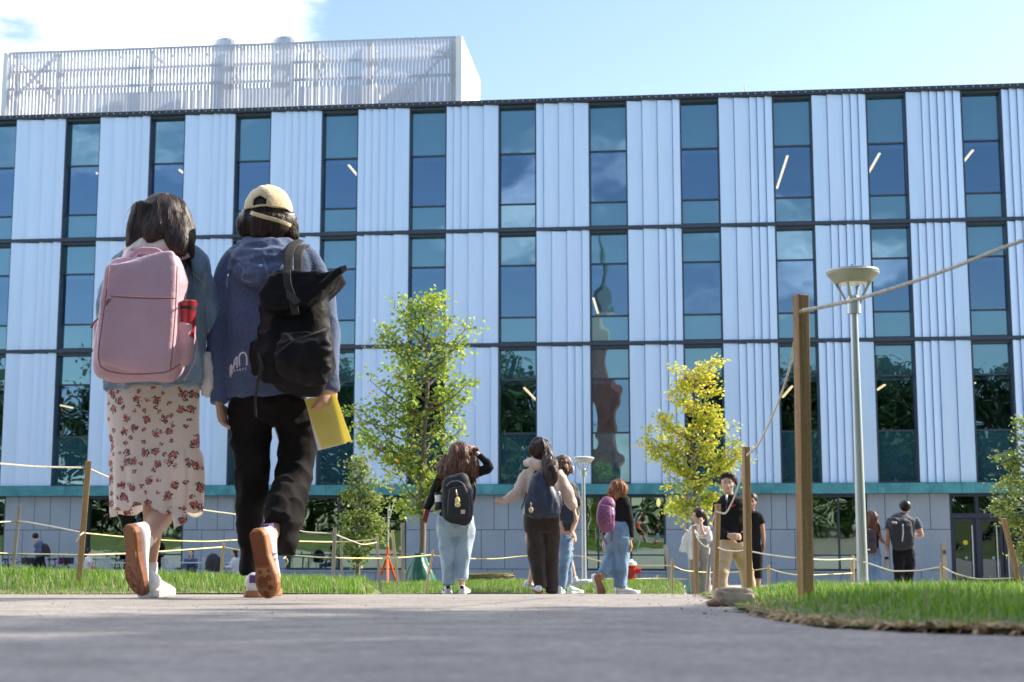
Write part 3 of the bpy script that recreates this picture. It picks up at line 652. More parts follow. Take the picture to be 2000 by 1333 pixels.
# unseen trees added to shade the path; park trees behind (seen in the windows)
def bigtree(name, label, base, h, R_, nl, sz, zlo, m, seed, trunk=.28, group=None, flat=1.0):
    g = np.random.default_rng(seed); b = Vector(base); b.z = G(b.y)
    t = thing(name, b, label, 'tree', group); bm = bmesh.new()
    top = b+Vector((0, 0, h*.85)); tube(bm, [b-Vector((0, 0, .1)), b+Vector((.1, 0, h*.4)), top], [trunk, trunk*.7, trunk*.15], 12)
    for i in range(9):
        a = 2*PI*i/9+g.uniform(-.3, .3); s = b+Vector((0, 0, h*g.uniform(.25, .6))); e = s+Vector((math.cos(a)*R_*.7, math.sin(a)*R_*.7, h*.22)); tube(bm, [s, s.lerp(e, .5)+Vector((0, 0, .3)), e], [trunk*.4, trunk*.25, .03], 8)
    bm_obj('trunk', bm, M_bark, t, smooth=True)
    nc = 110; u = g.normal(0, 1, (nc, 3)); u /= np.linalg.norm(u, axis=1)[:, None]; rr = g.uniform(.25, 1, nc)[:, None]**.5
    cz = zlo+(h-zlo)/2; cc = u*rr*np.array([R_, R_, (h-zlo)/2])+np.array([b.x, b.y, b.z+cz])
    C = (cc[g.integers(0, nc, nl)]+g.normal(0, R_*.09, (nl, 3))); leaf_mesh('crown', C, g.uniform(*sz, nl), m, t)
bigtree('unseen_shade_tree', 'unseen broad leafy tree added to shade the near path, standing to the right outside the picture', (9.6, 1.0, 0), 11.8, 5.7, 42000, (.22, .38), 3.6, LM_dark, 2, .3)
bigtree('unseen_shade_tree', 'second unseen leafy tree added to widen the path shade, further right and behind the photographer', (15, -4.5, 0), 12, 6, 24000, (.25, .42), 3.4, LM_dark, 3, .3)
bt = [(-22, -22, 15, 7), (-20, -33, 17, 7.5), (5, -30, 13, 6), (13, -23, 12.5, 6), (33, -24, 17, 8), (45, -30, 16, 8), (-36, -26, 16, 8), (24, -38, 15, 6), (-36, -8, 13, 7), (-50, -16, 16, 8), (-58, 2, 14, 8), (-30, -42, 20, 9), (58, -12, 15, 8), (1, -40, 15, 6)]
for i, (x, y, h, r) in enumerate(bt):
    bigtree('park_tree', 'dark leafy park tree behind the photographer, seen only as a reflection in the windows', (x, y, 0), h, r, 12000, (.32, .6), 2.0, LM_dark, 50+i, .35, group='park trees mirrored in the windows')
hg = np.random.default_rng(5); nh = 30000; hx = hg.uniform(-75, 75, nh); hy = -17-hg.random(nh)*5+2*np.sin(hx*.2); hz_ = hg.random(nh)**.8*(3.6+1.2*np.sin(hx*.5)+.8*np.sin(hx*1.3))
meta(leaf_mesh('unseen_shrubbery', np.stack([hx, hy, Gn(hy)+hz_], 1), hg.uniform(.25, .5, nh), LM_dark, None), kind='stuff')  # unseen hedge added to darken what the lower windows mirror
# brick tower with spire mirrored in one window column
tb = onground(1000, -46); tx, ty = -11.3, -46
tw = thing('brick_tower', (tx, ty, G(ty)), 'red brick tower with pale spire, seen only mirrored in the tall windows', 'tower')
bm = bmesh.new(); bxyz(bm, tx-1.15, tx+1.15, ty-1.15, ty+1.15, G(ty), 19); bm_obj('wall', bm, mat('red_brick', (.26, .12, .085), .9, var=.3, scale=1.5), tw)
bm = bmesh.new(); bxyz(bm, tx-1.25, tx+1.25, ty-1.25, ty+1.25, 19.01, 19.8); bxyz(bm, tx-.9, tx+.9, ty-.9, ty+.9, 19.8, 23); bm_obj('belfry', bm, mat('pale_limestone', (.5, .47, .40), .8), tw)
bm = bmesh.new(); tube(bm, [(tx, ty, 23), (tx, ty, 26), (tx, ty, 33)], [1.0, .5, .05], 8); bm_obj('spire', bm, mat('copper_roof', (.13, .19, .18), .6), tw)
# ------------------------------------------------------------------ wood posts and ropes
M_wood = mat('treated_wood', (.33, .20, .09), .8, var=.28, scale=6, stretch=(3, 3, .25), bump=.5, bscale=30, fine=.12, fscale=90)
M_pine = mat('pale_pine', (.52, .38, .22), .8, var=.2, scale=6, stretch=(3, 3, .25), bump=.4, bscale=30)
M_weath = mat('weathered_wood', (.36, .31, .25), .9, var=.3, scale=8, stretch=(3, 3, .25), bump=.4, bscale=30)
def post(D, xb, yb, xt, yt, wpx, label, m=None, name='fence_post', group='wooden posts of the rope fence', rz=.35, round_=False, dep=None):
    b = P(xb, yb, D); b.z = min(b.z, gtop(b)-.03); t_ = P(xt, yt, D); w = wpx*D/FPX
    bm = bmesh.new(); ax = (t_-b); L_ = ax.length
    if round_:
        tube(bm, [b, b.lerp(t_, .97), t_], [w/2, w/2, w*.42], 12)
    else:
        w *= .82
        rot = Vector((0, 0, 1)).rotation_difference(ax.normalized()).to_matrix().to_4x4() @ Matrix.Rotation(rz, 4, 'Z')
        M = Matrix.Translation(b) @ rot
        v = bxyz(bm, -w/2, w/2, -w/2, w/2, 0, L_, M)
        bmesh.ops.bevel(bm, geom=bm.edges[:], offset=w*.05, segments=1, affect='EDGES')
    base = b.copy(); base.z = gtop(b)
    o = bm_obj(name, bm, m or M_wood, None, base); return meta(o, label, 'stake' if 'stake' in name else 'post', group)
PO = [  # D, xb,yb, xt,yt, w, label, mat
 (4.35, 1573, 1152, 1564, 577, 29, 'tall thick brown post in front of the lamp column, largest and nearest', None),
 (7.9, 1461, 1140, 1457, 873, 15, 'brown post hiding half of the man in black', None),
 (12.5, 1396, 1140, 1402, 985, 11, 'short brown post at the left edge of the man in black', None),
 (16.2, 1362, 1142, 1356, 1027, 9, 'thin stake in front of the woman holding a phone', None),
 (16, 1374, 1140, 1388, 1060, 6, 'leaning dark stake before the legs of the woman holding a phone', M_weath),
 (10.3, 154, 1120, 173, 901, 13, 'thick brown post between the bicycles and the boy in white, slightly leaning', None),
 (14, 24, 1108, 38, 988, 8, 'leaning pale stake in front of the bicycles at the far left', M_weath),
 (11.6, 476, 1150, 476, 1000, 11, 'brown post half hidden behind the legs of the woman in the cap', None),
 (17, 431, 1122, 436, 1061, 6, 'short pale stake by the seated woman in white', M_pine),
 (13, 649, 1155, 654, 1031, 7, 'weathered grey stake nearest the path, front of the small tree', M_weath),
 (17, 668, 1130, 666, 1050, 5, 'thin grey stake just behind the nearest weathered one', M_weath),
 (14.5, 744, 1142, 736, 1048, 6, 'grey stake right of the small tree, leaning left', M_weath),
 (19, 778, 1130, 766, 1036, 6, 'pale stake leaning beside the orange tripod', M_pine),
 (20.5, 788, 1128, 786, 1022, 7, 'upright pale stake between tripod and tall tree', M_weath),
 (16, 829, 1148, 846, 1075, 5, 'pale stake leaning right beside the green watering bag', M_pine),
 (17, 1313, 1165, 1313, 1092, 5, 'slim pale stake on the lawn right of the hydrant', M_pine),
 (20, 1310, 1146, 1299, 1065, 6, 'weathered tree stake leaning behind the slim pale one', M_weath),
 (27, 1284, 1142, 1284, 1124, 4, 'short far stake near the wall below the yellow tree', M_pine),
 (15, 1501, 1135, 1501, 1104, 5, 'short pale stake on the lawn behind the thick brown post', M_pine),
 (13.5, 1665, 1150, 1665, 1085, 7, 'pale round stake just left of the lamp column', M_pine),
 (9, 1841, 1158, 1838, 1100, 5, 'pale stake in front of the intercom pedestal', M_pine),
 (8.6, 1998, 1172, 1960, 1013, 10, 'brown stake leaning in front of the entrance doors', None),
]
posts = []
for q in PO:
    posts.append(post(*q[:7], m=q[7], name='tree_stake' if 'tree stake' in q[6] else 'fence_post', round_='round' in q[6]))
M_rope = mat('cream_rope', (.66, .60, .50), .9, var=.15, scale=60, bump=.8, bscale=400)
M_yrope = mat('yellow_rope', (.66, .56, .27), .8, var=.15, scale=60)
def rope(pts, rpx, label, m, nm='rope'):
    """pts (px,py,D) with shape already sagging"""
    c = cat(pts, 8); w = [P(x, y, D) for x, y, D in c]; bm = bmesh.new()
    n = len(w); rad = [rpx*c_[2]/FPX*(.42 if rpx < 3.3 else .47) for c_ in c]; tube(bm, w, rad, 8, ref=(.1, .9, .2)) if rpx < 4.4 else None
    if rpx >= 4.4:
        ln = [0]
        for p_, q_ in zip(w, w[1:]): ln.append(ln[-1]+(q_-p_).length)
        m_ = max(60, int(ln[-1]/.008)); ss = np.linspace(0, ln[-1], m_); xyz = [np.interp(ss, ln, [p_[i_] for p_ in w]) for i_ in range(3)]; rr_ = np.interp(ss, ln, rad)
        for h_ in range(3):
            pp = []
            for i_ in range(m_):
                a_ = ss[i_]/.045*2*PI+h_*2*PI/3; pp.append(Vector((xyz[0][i_], xyz[1][i_]+math.cos(a_)*rr_[i_]*.5, xyz[2][i_]+math.sin(a_)*rr_[i_]*.5)))
            tube(bm, pp, [r__*.58 for r__ in rr_], 6, ref=(.1, .9, .2))
    o = bm_obj(nm, bm, m, None, w[0], smooth=True); return meta(o, label, 'rope', 'ropes strung between the posts')
rope([(2080, 446, 3.1), (1990, 473, 3.2), (1850, 527, 3.5), (1740, 565, 3.8), (1640, 593, 4.1), (1568, 607, 4.3)], 8.5, 'thick cream rope crossing the lamp column from the right edge to the thick brown post', M_rope)
rope([(1563, 607, 4.3), (1555, 640, 4.6), (1546, 700, 5.1), (1525, 772, 5.8), (1498, 835, 6.7), (1478, 872, 7.4), (1458, 890, 7.9)], 6.0, 'thick cream rope falling from the thick brown post to the post hiding the man', M_rope)
rope([(1452, 892, 7.9), (1449, 925, 8.6), (1440, 955, 9.6), (1428, 985, 10.8), (1415, 1003, 11.8), (1399, 999, 12.5)], 4.5, 'cream rope hanging across the chest of the man in black', M_rope)
rope([(1396, 1000, 12.5), (1389, 1030, 13.4), (1378, 1045, 14.5), (1366, 1047, 15.5), (1357, 1035, 16.2)], 2.6, 'thin rope loop in front of the woman holding a phone', M_rope)
rope([(1357, 1038, 16), (1362, 1052, 15.8), (1374, 1066, 15.8), (1386, 1072, 15.6), (1385, 1084, 15.5)], 3.2, 'knotted rope end on the leaning dark stake', M_rope)
rope([(1402, 1070, 12.5), (1420, 1076, 11.2), (1440, 1077, 9.6), (1457, 1074, 8.0)], 3.2, 'short white rope level with the knees of the man in black', M_rope)
rope([(1464, 1077, 8), (1500, 1084, 7.2), (1560, 1091, 6.2), (1620, 1094, 9.5), (1665, 1092, 13.3)], 3.4, 'white rope from the post hiding the man to the round stake by the lamp', M_rope)
rope([(1666, 1092, 13.4), (1700, 1102, 11.8), (1750, 1116, 10.2), (1790, 1115, 9.6), (1838, 1108, 9)], 3.4, 'white rope crossing the legs of the couple walking to the doors', M_rope)
rope([(1841, 1108, 9), (1870, 1122, 8.8), (1920, 1132, 8.7), (1980, 1130, 8.6)], 3.4, 'white rope hanging in front of the entrance doors', M_rope)
rope([(-60, 903, 9.2), (0, 906, 9.6), (80, 912, 10), (168, 914, 10.3)], 4.5, 'white rope from the left edge to the top of the thick leaning post', M_rope)
rope([(172, 915, 10.3), (215, 934, 10.6), (300, 968, 11.4), (388, 995, 12), (470, 1007, 12.4), (560, 1030, 12.8), (600, 1040, 12.9), (652, 1043, 13)], 3.6, 'long white rope sagging behind the two nearest women', M_rope)
rope([(654, 1044, 13), (690, 1058, 13.6), (710, 1064, 14), (736, 1060, 14.5)], 3.0, 'white rope sagging in front of the small grey-green tree', M_rope)
rope([(-60, 1024, 13.2), (32, 1019, 14), (90, 1027, 12.6), (162, 1041, 10.3)], 3.4, 'cream rope in front of the bicycles, upper of two', M_rope)
rope([(160, 1041, 10.3), (230, 1048, 11), (330, 1056, 11.5), (400, 1058, 12), (476, 1055, 12.8), (560, 1057, 14), (660, 1059, 16.5), (736, 1054, 15)], 3.0, 'cream rope passing behind both women at ankle level', M_yrope)
rope([(165, 1040, 10.3), (156, 1046, 10.2), (148, 1058, 10.2)], 4.5, 'frayed rope end tied on the thick leaning post', M_rope)
rope([(-60, 1077, 13.5), (30, 1082, 14), (100, 1083, 12), (160, 1084, 10.4), (240, 1082, 12), (320, 1077, 14.6), (434, 1069, 17)], 3.2, 'bright yellow rope low over the grass on the left', M_yrope)
rope([(436, 1069, 17), (480, 1077, 17), (560, 1084, 16), (650, 1090, 13.2), (744, 1091, 14.5), (790, 1089, 15.5), (843, 1084, 16)], 3.0, 'yellow rope passing the stakes of the small tree', M_yrope)
rope([(846, 1085, 16), (900, 1091, 17), (960, 1092, 18), (1040, 1086, 18.5), (1120, 1086, 18.5), (1180, 1098, 18), (1250, 1105, 17.5), (1313, 1105, 17)], 2.6, 'yellow rope stretched behind the walking group', M_yrope)
rope([(1315, 1106, 17), (1340, 1115, 18), (1400, 1119, 19), (1450, 1117, 18), (1501, 1110, 15)], 2.4, 'pale rope low behind the man in black', M_yrope)
rope([(1503, 1111, 15), (1530, 1119, 13), (1570, 1124, 11), (1665, 1120, 13.5)], 2.6, 'pale rope low behind the thick brown post', M_yrope)
rope([(1180, 1131, 25), (1240, 1131, 25.5), (1284, 1130, 26.9), (1350, 1132, 27), (1400, 1131, 27)], 1.8, 'faint rope close to the building wall behind the hydrant', M_yrope)
rope([(558, 1088, 14.6), (553, 1092, 14.5), (560, 1092, 14.5), (562, 1098, 14.5), (555, 1108, 14.5)], 2.6, 'loose yellow rope tail hanging right of the cap woman\'s trouser hem', M_yrope)
# coil of rope on the lawn
bm = bmesh.new(); c0 = onground(940, 23.5); c0.z = gtop(c0)+.03
for i in range(9):
    r = .42+.05*random.random(); pts = [c0+Vector((math.cos(t)*r*1.15+random.uniform(-.03, .03), math.sin(t)*r, .02+.018*i+random.uniform(-.01, .02))) for t in np.linspace(0, 2*PI, 22)]
    tube(bm, pts, .011, 6)
tube(bm, [c0+Vector((.4, 0, .03)), c0+Vector((.8, -.1, .06)), c0+Vector((1.3, .05, .0))], .012, 6)
meta(bm_obj('rope_coil', bm, mat('old_rope', (.20, .17, .07), .9, var=.3, scale=20), None, c0, smooth=True), 'coil of dull rope lying at the far lawn edge behind the walking group', 'rope')
# ------------------------------------------------------------------ rock
bm = bmesh.new(); rc = P(1437, 1167, 4.25); rc.z = G(4.25)+.022
bmesh.ops.create_icosphere(bm, subdivisions=3, radius=1)
for v in bm.verts:
    p = v.co.copy(); q = Vector((math.copysign(abs(p.x)**.5, p.x), math.copysign(abs(p.y)**.55, p.y), math.copysign(abs(p.z)**.5, p.z)))
    q *= .9+.22*noise.noise(p*1.3)+.10*noise.noise(p*3.2); q.z += .18*q.x*-.3
    v.co = Vector((q.x*.066, q.y*.055, q.z*.036))
bmesh.ops.translate(bm, vec=rc, verts=bm.verts)
meta(bm_obj('rock', bm, mat('rock_stone', (.42, .33, .24), .85, var=.35, scale=14, bump=.5, bscale=50), None, rc), 'tan angular stone lying where the path meets the grass', 'rock')
bm = bmesh.new(); r2 = P(1395, 1180, 4.2); r2.z = G(4.2)+.010
bmesh.ops.create_icosphere(bm, subdivisions=3, radius=1)
for v in bm.verts: v.co = Vector((v.co.x*.022, v.co.y*.02, v.co.z*.012))*(1+.3*noise.noise(v.co*2))+r2
meta(bm_obj('rock', bm, mat('brown_stone', (.22, .13, .09), .9, var=.3, scale=30), None, r2, smooth=True), 'small brown pebble against the left side of the tan stone', 'rock')
# ------------------------------------------------------------------ street lamps
M_gal = mat('galvanised_pole', (.42, .46, .47), .38, .65, var=.12, scale=3, stretch=(1, 1, .3))
M_lid = mat('lamp_lid', (.72, .72, .76), .4, .2, var=.03)
M_led = mat('lamp_lens', (.75, .70, .55), .3, var=.03)
M_cap = mat('blue_cap', (.02, .25, .42), .4)
def lamp(D, xb, xt, yt, poler, label):
    b = onground(xb, D); b.z = gtop(b); s = 1.0
    top = P(xt, yt, D); H = top.z-b.z; px = D/FPX
    t = thing('street_lamp', b, label, 'street lamp', 'street lamps on the lawn')
    c = Vector((top.x, top.y, 0)); b2 = Vector((b.x, b.y, b.z)); w = lampw*px
    zl = top.z-.06*w/.33*1.0
    def at(k): return Vector((top.x, top.y, top.z-k*w))       # k in head half-widths below the lid top
    bm = bmesh.new(); tube(bm, [b2-Vector((0, 0, .05)), at(1.35)], [poler*1.5, poler], 24); tube(bm, [b2, b2+Vector((0, 0, .03))], poler*2.6, 20)
    bm_obj('pole', bm, M_gal, t, smooth=False)
    bm = bmesh.new(); tube(bm, [at(1.80), at(1.30), at(1.15), at(1.10)], [poler*1.9, poler*1.9, poler*1.6, poler*.8], 20); bm_obj('collar', bm, M_gal, t)
    bm = bmesh.new(); tube(bm, [at(.62), at(.60), at(.30), at(.22), at(.13), at(.10)], [w*.64, w*.70, w*.98, w, w*.97, w*.7], 40); bm_obj('lamp_head', bm, mat('lamp_shell', (.36, .37, .33), .45, .3), t, smooth=False)
    bm = bmesh.new(); tube(bm, [at(.20), at(.12), at(.04), at(.02)], [w*1.01, w*.90, w*.5, w*.1], 40); bm_obj('lid', bm, M_lid, t)
    bm = bmesh.new(); tube(bm, [at(.635), at(.625)], w*.52, 32); bm_obj('lens', bm, M_led, t)
    bm = bmesh.new(); tube(bm, [at(.03), at(-.08), at(-.10)], [w*.09, w*.09, w*.07], 12); bm_obj('sensor_cap', bm, M_cap, t)
    for i in range(4):
        a = PI/4+.25+i*PI/2; d = Vector((math.cos(a), math.sin(a), 0)); bm = bmesh.new(); tube(bm, [at(1.45)+d*poler*1.7, at(1.22)+d*poler*2.3, at(.60)+d*w*.66, at(.42)+d*w*.80], [w*.055]*4, 8, k=.4); bm_obj('arm', bm, M_gal, t)
lampw = 52; lamp(12.4, 1684, 1665, 522, .032, 'tall grey street lamp with cone-shaped head, nearer of the two, crossed by the thick rope')
lampw = 21.5; lamp(27, 1141, 1139, 891, .031, 'distant street lamp with cone-shaped head behind the girl in beige')
# lamp foot stone
bm = bmesh.new(); c = onground(1685, 12.3); c.z = gtop(c); tube(bm, [c, c+Vector((0, 0, .05)), c+Vector((0, 0, .07))], [.2, .2, .14], 20); meta(bm_obj('concrete_footing', bm, M_conc, None, c), 'round pale concrete footing under the near street lamp', 'footing')
# ------------------------------------------------------------------ orange tripod with white pole
D = 20.5; b = onground(757, D); b.z = gtop(b); t = thing('tripod_stand', b, 'orange three-legged stand with a pale pole beside the small tree', 'tripod')
M_or = mat('orange_paint', (.75, .13, .02), .45); J = P(757, 1085, D)
for (x, dy) in ((733, .2), (763, -.5), (772, .4)):
    e = P(x, 1128, D); e.y += dy; e.z = gtop(e)-.02; bm = bmesh.new(); tube(bm, [J, e], [.022, .016], 8); bm_obj('leg', bm, M_or, t)
bm = bmesh.new(); tube(bm, [P(757, 1092, D), P(757.5, 1068, D)], .02, 10); tube(bm, [P(752, 1084, D), P(762, 1083, D)], .018, 8); bm_obj('hub', bm, M_or, t)
bm = bmesh.new(); tube(bm, [P(757.5, 1068, D), P(759, 995, D), P(759.5, 990, D)], [.013, .013, .02], 10); bm_obj('pole', bm, mat('pale_pole', (.6, .6, .58), .4), t)
bm = bmesh.new(); tube(bm, [P(x, y, D) for x, y in cat([(759, 992), (763, 1000), (762, 1012), (768, 985), (774, 972)], 4)], .004, 6); bm_obj('cable', bm, M_white, t)
# hydrant
D = 22.4; b = onground(1231, D); b.z = gtop(b)+.02; t = thing('fire_hydrant', b, 'red fire hydrant with pale cap behind the woman with the purple backpack', 'hydrant'); u = D/FPX
M_red = mat('hydrant_red', (.55, .03, .02), .4)
def hp(k): return b+Vector((0, 0, k*u))
bm = bmesh.new(); tube(bm, [hp(0), hp(2), hp(2.1), hp(28), hp(30), hp(33)], [.13, .13, .09, .085, .11, .11], 20); bm_obj('body', bm, M_red, t, smooth=False)
bm = bmesh.new(); tube(bm, [hp(33), hp(38), hp(41), hp(44)], [.105, .09, .05, .03], 20); bm_obj('bonnet', bm, mat('pale_cap', (.6, .58, .52), .5), t)
for s in (-1, 1): bm = bmesh.new(); q = hp(22); tube(bm, [q, q+Vector((s*.16, -.02, 0))], .045, 12, ref=(0, 0, 1)); bm_obj('outlet', bm, M_red, t)
bm = bmesh.new(); q = hp(20); tube(bm, [q, q+Vector((0, -.16, 0))], .06, 14, ref=(0, 0, 1)); bm_obj('outlet', bm, M_red, t)
# watering bags
M_bag = mat('green_bag', (.02, .13, .07), .35, var=.3, scale=5, bump=1, bscale=9)
def wbag(x, D, h, w, label):
    b = onground(x, D); b.z = gtop(b); bm = bmesh.new(); pts = []; 
    rg = tube(bm, [b+Vector((0, 0, h*k_)) for k_ in (-.05, .05, .3, .6, .85, .97, 1.0)], [w*r for r in (1.0, 1.02, .9, .62, .40, .34, .36)], 40, cap=True)
    for v in bm.verts:
        d = Vector((v.co.x-b.x, v.co.y-b.y)); a = math.atan2(d.y, d.x); k = 1+.10*math.sin(a*7+v.co.z*6)+.05*math.sin(a*13); v.co.x = b.x+d.x*k; v.co.y = b.y+d.y*k
    meta(bm_obj('watering_bag', bm, M_bag, None, b, smooth=True), label, 'watering bag', 'green watering bags around tree trunks')
wbag(819, 21.9, .48, .25, 'large green watering bag around the trunk of the tall green tree')
wbag(1362, 26.9, .62, .26, 'green watering bag behind the woman holding a phone')
wbag(699, 19.9, .10, .11, 'small green watering bag at the foot of the small conical tree')
# intercom pedestal
D = 46; b = onground(1844, D); t = thing('intercom_pedestal', b, 'slim bronze intercom pedestal left of the entrance doors', 'pedestal')
u = D/FPX; bm = bmesh.new(); bxyz(bm, b.x-5*u, b.x+5*u, b.y-.08, b.y+.08, b.z, P(1844, 1061, D).z); bmesh.ops.bevel(bm, geom=bm.edges[:], offset=.015, segments=2, affect='EDGES'); bm_obj('post', bm, mat('bronze_metal', (.33, .27, .20), .5, .3), t)
z = P(1844, 1079, D).z; bm = bmesh.new(); bxyz(bm, b.x-.05, b.x+.04, b.y-.10, b.y-.081, z-.06, z+.06); bm_obj('keypad', bm, M_dark, t)
# ------------------------------------------------------------------ tables, chairs, bikes near the wall
M_tab = mat('powder_grey', (.50, .53, .55), .5, .1); M_chair = mat('chair_metal', (.45, .48, .50), .5, .2)
def table(D, x, w, label):
    b = onground(x, D); t = thing('table', b, label, 'table', 'outdoor tables by the wall'); h = .74
    bm = bmesh.new(); bxyz(bm, b.x-w/2, b.x+w/2, b.y-.4, b.y+.4, b.z+h-.025, b.z+h); bm_obj('tabletop', bm, M_tab, t)
    for sx in (-1, 1):
        for sy in (-1, 1): bm = bmesh.new(); tube(bm, [(b.x+sx*(w/2-.06), b.y+sy*.34, b.z), (b.x+sx*(w/2-.06), b.y+sy*.34, b.z+h-.026)], .02, 8); bm_obj('leg', bm, M_tab, t)
def chair(D, x, az, label):
    b = onground(x, D); t = thing('chair', b, label, 'chair', 'slatted metal chairs by the wall'); M = Matrix.Translation(b) @ Matrix.Rotation(az, 4, 'Z'); w = .46   # az 0: back towards the camera, facing away
    bm = bmesh.new()
    for i in range(7): bxyz(bm, -w/2+.02, w/2-.02, -.21+.065*i, -.165+.065*i, .44, .455, M)
    bm_obj('seat', bm, M_chair, t)
    bm = bmesh.new()
    for i in range(9): bxyz(bm, -w/2+.02, w/2-.02, -.235-.01*i, -.225-.01*i, .50+.042*i, .525+.042*i, M)
    tube(bm, [M @ Vector(q) for q in ((-w/2, -.21, .44), (-w/2, -.32, .88), (w/2, -.32, .88), (w/2, -.21, .44))], .013, 8, ref=(0, 0, 1) if 0 else (.1, .9, .3)); bm_obj('backrest', bm, M_chair, t)
    for sx in (-1, 1):
        for y in (-.22, .22): bm = bmesh.new(); tube(bm, [M @ Vector((sx*w/2, y, 0)), M @ Vector((sx*w/2, y, .46))], .013, 8); bm_obj('leg', bm, M_chair, t)
table(48, 385, 1.9, 'grey metal table where the person in the dark hoodie sits'); table(48.5, 250, 1.3, 'grey metal table right of the boy in white'); table(48, 462, .9, 'grey metal table in front of the woman in the white sweater')
chair(46.6, 332, .1, 'empty slatted chair left of the person in the dark hoodie'); chair(46.8, 209, -.1, 'empty slatted chair beside the boy in white'); chair(46.6, 411, .05, 'slatted chair with a dark backpack hung on it'); chair(46.4, 451, 1.3, 'slatted chair under the woman in the white sweater')
chair(46.7, 168, -1.3, 'slatted chair under the boy in white'); chair(48.9, 371, PI, 'slatted chair under the person in the dark hoodie'); 
def bike(D, x, az, label, col, basket=False):
    b = onground(x, D); t = thing('bicycle', b, label, 'bicycle', 'bicycles parked by the wall'); M = Matrix.Translation(b) @ Matrix.Rotation(az, 4, 'Z'); R_ = .33
    mk_ = mat('bike_black', (.015, .015, .018), .5); fm = mat('bike_'+str(col[0]), col, .4)
    for wx in (-.52, .52):
        bm = bmesh.new(); tube(bm, [M @ Vector((wx+R_*math.cos(a), 0, R_+R_*math.sin(a))) for a in np.linspace(0, 2*PI, 25)], .02, 6, cap=False, ref=M.to_3x3() @ Vector((0, 1, 0)))
        for a in np.linspace(0, PI, 7)[:-1]: tube(bm, [M @ Vector((wx+R_*math.cos(a), 0, R_+R_*math.sin(a))), M @ Vector((wx-R_*math.cos(a), 0, R_-R_*math.sin(a)))], .003, 4)
        bm_obj('wheel', bm, mk_, t)
    bm = bmesh.new()
    for a, c in (((-.52, .33), (-.15, .30)), ((-.15, .30), (-.25, .82)), ((-.52, .33), (-.23, .72)), ((-.15, .30), (.38, .74)), ((-.23, .72), (.36, .82)), ((.52, .33), (.36, .95))):
        tube(bm, [M @ Vector((a[0], 0, a[1])), M @ Vector((c[0], 0, c[1]))], .018, 8)
    bm_obj('frame', bm, fm, t)
    bm = bmesh.new(); tube(bm, [M @ Vector(q) for q in ((.22, -.3, 1.04), (.36, -.16, 1.0), (.36, .16, 1.0), (.22, .3, 1.04))], .016, 8, ref=(0, 0, 1)); bm_obj('handlebar', bm, mk_, t)
    bm = bmesh.new(); ell(bm, M @ Vector((-.27, 0, .86)), (.13, .08, .04), Matrix.Rotation(az, 3, 'Z'), 10); bm_obj('saddle', bm, mk_, t)
    if basket: bm = bmesh.new(); bxyz(bm, .42, .70, -.2, .2, .68, .90, M); bm_obj('basket', bm, mk_, t)
bike(49.5, 12, 1.75, 'black bicycle at the far left edge seen end-on', (.03, .03, .035)); bike(49.2, 36, 1.25, 'dark bicycle behind the leaning pale stake', (.05, .05, .06), True); bike(49.4, 96, 1.9, 'dark bicycle behind the walking student\'s legs', (.04, .04, .05)); bike(49, 114, 1.4, 'dark bicycle with a front basket and a magenta frame', (.20, .02, .09), True)
b = onground(90, 50.5); bm = bmesh.new()
for i in range(34): x = b.x-1.9+i*.10; tube(bm, [(x, b.y, b.z+.1), (x, b.y, b.z+.75)], .012, 5)
for z in (.1, .75): tube(bm, [(b.x-1.95, b.y, b.z+z), (b.x+1.45, b.y, b.z+z)], .02, 6, ref=(0, 0, 1))
meta(bm_obj('bike_rack', bm, M_chair, None, b), 'low grey barred bicycle rack along the stone wall at the left', 'bike rack')
def cup(x, y, D, h, w, label):
    p = P(x, y, D); p.z = max(p.z, 0) if 0 else p.z; bm = bmesh.new(); tube(bm, [p, p+Vector((0, 0, h))], [w*.8, w], 14); meta(bm_obj('paper_cup', bm, M_white, None, p), label, 'cup')
pz = onground(424, 48).z+.74; y_ = 666.5-FPX*Vector((onground(424, 48).x, 48, pz)).dot(UP)/Vector((onground(424, 48).x, 48, pz)).dot(FW)
cup(424, y_, 47.9, .22, .045, 'tall white cup on the table between hoodie and sweater')
b = onground(416, 46.3); bm = bmesh.new(); tube(bm, [b+Vector((0, 0, z)) for z in (.42, .5, .7, .9, 1.0)], [.2, .24, .25, .20, .08], 16, k=.6); tube(bm, [b+Vector((.2, -.02, .9)), b+Vector((.3, -.02, .5)), b+Vector((.26, -.02, .2))], .02, 6)
meta(bm_obj('backpack', bm, mat('black_pack', (.015, .016, .022), .7), None, b, smooth=True), 'dark backpack hung on the slatted chair by the cup', 'backpack')
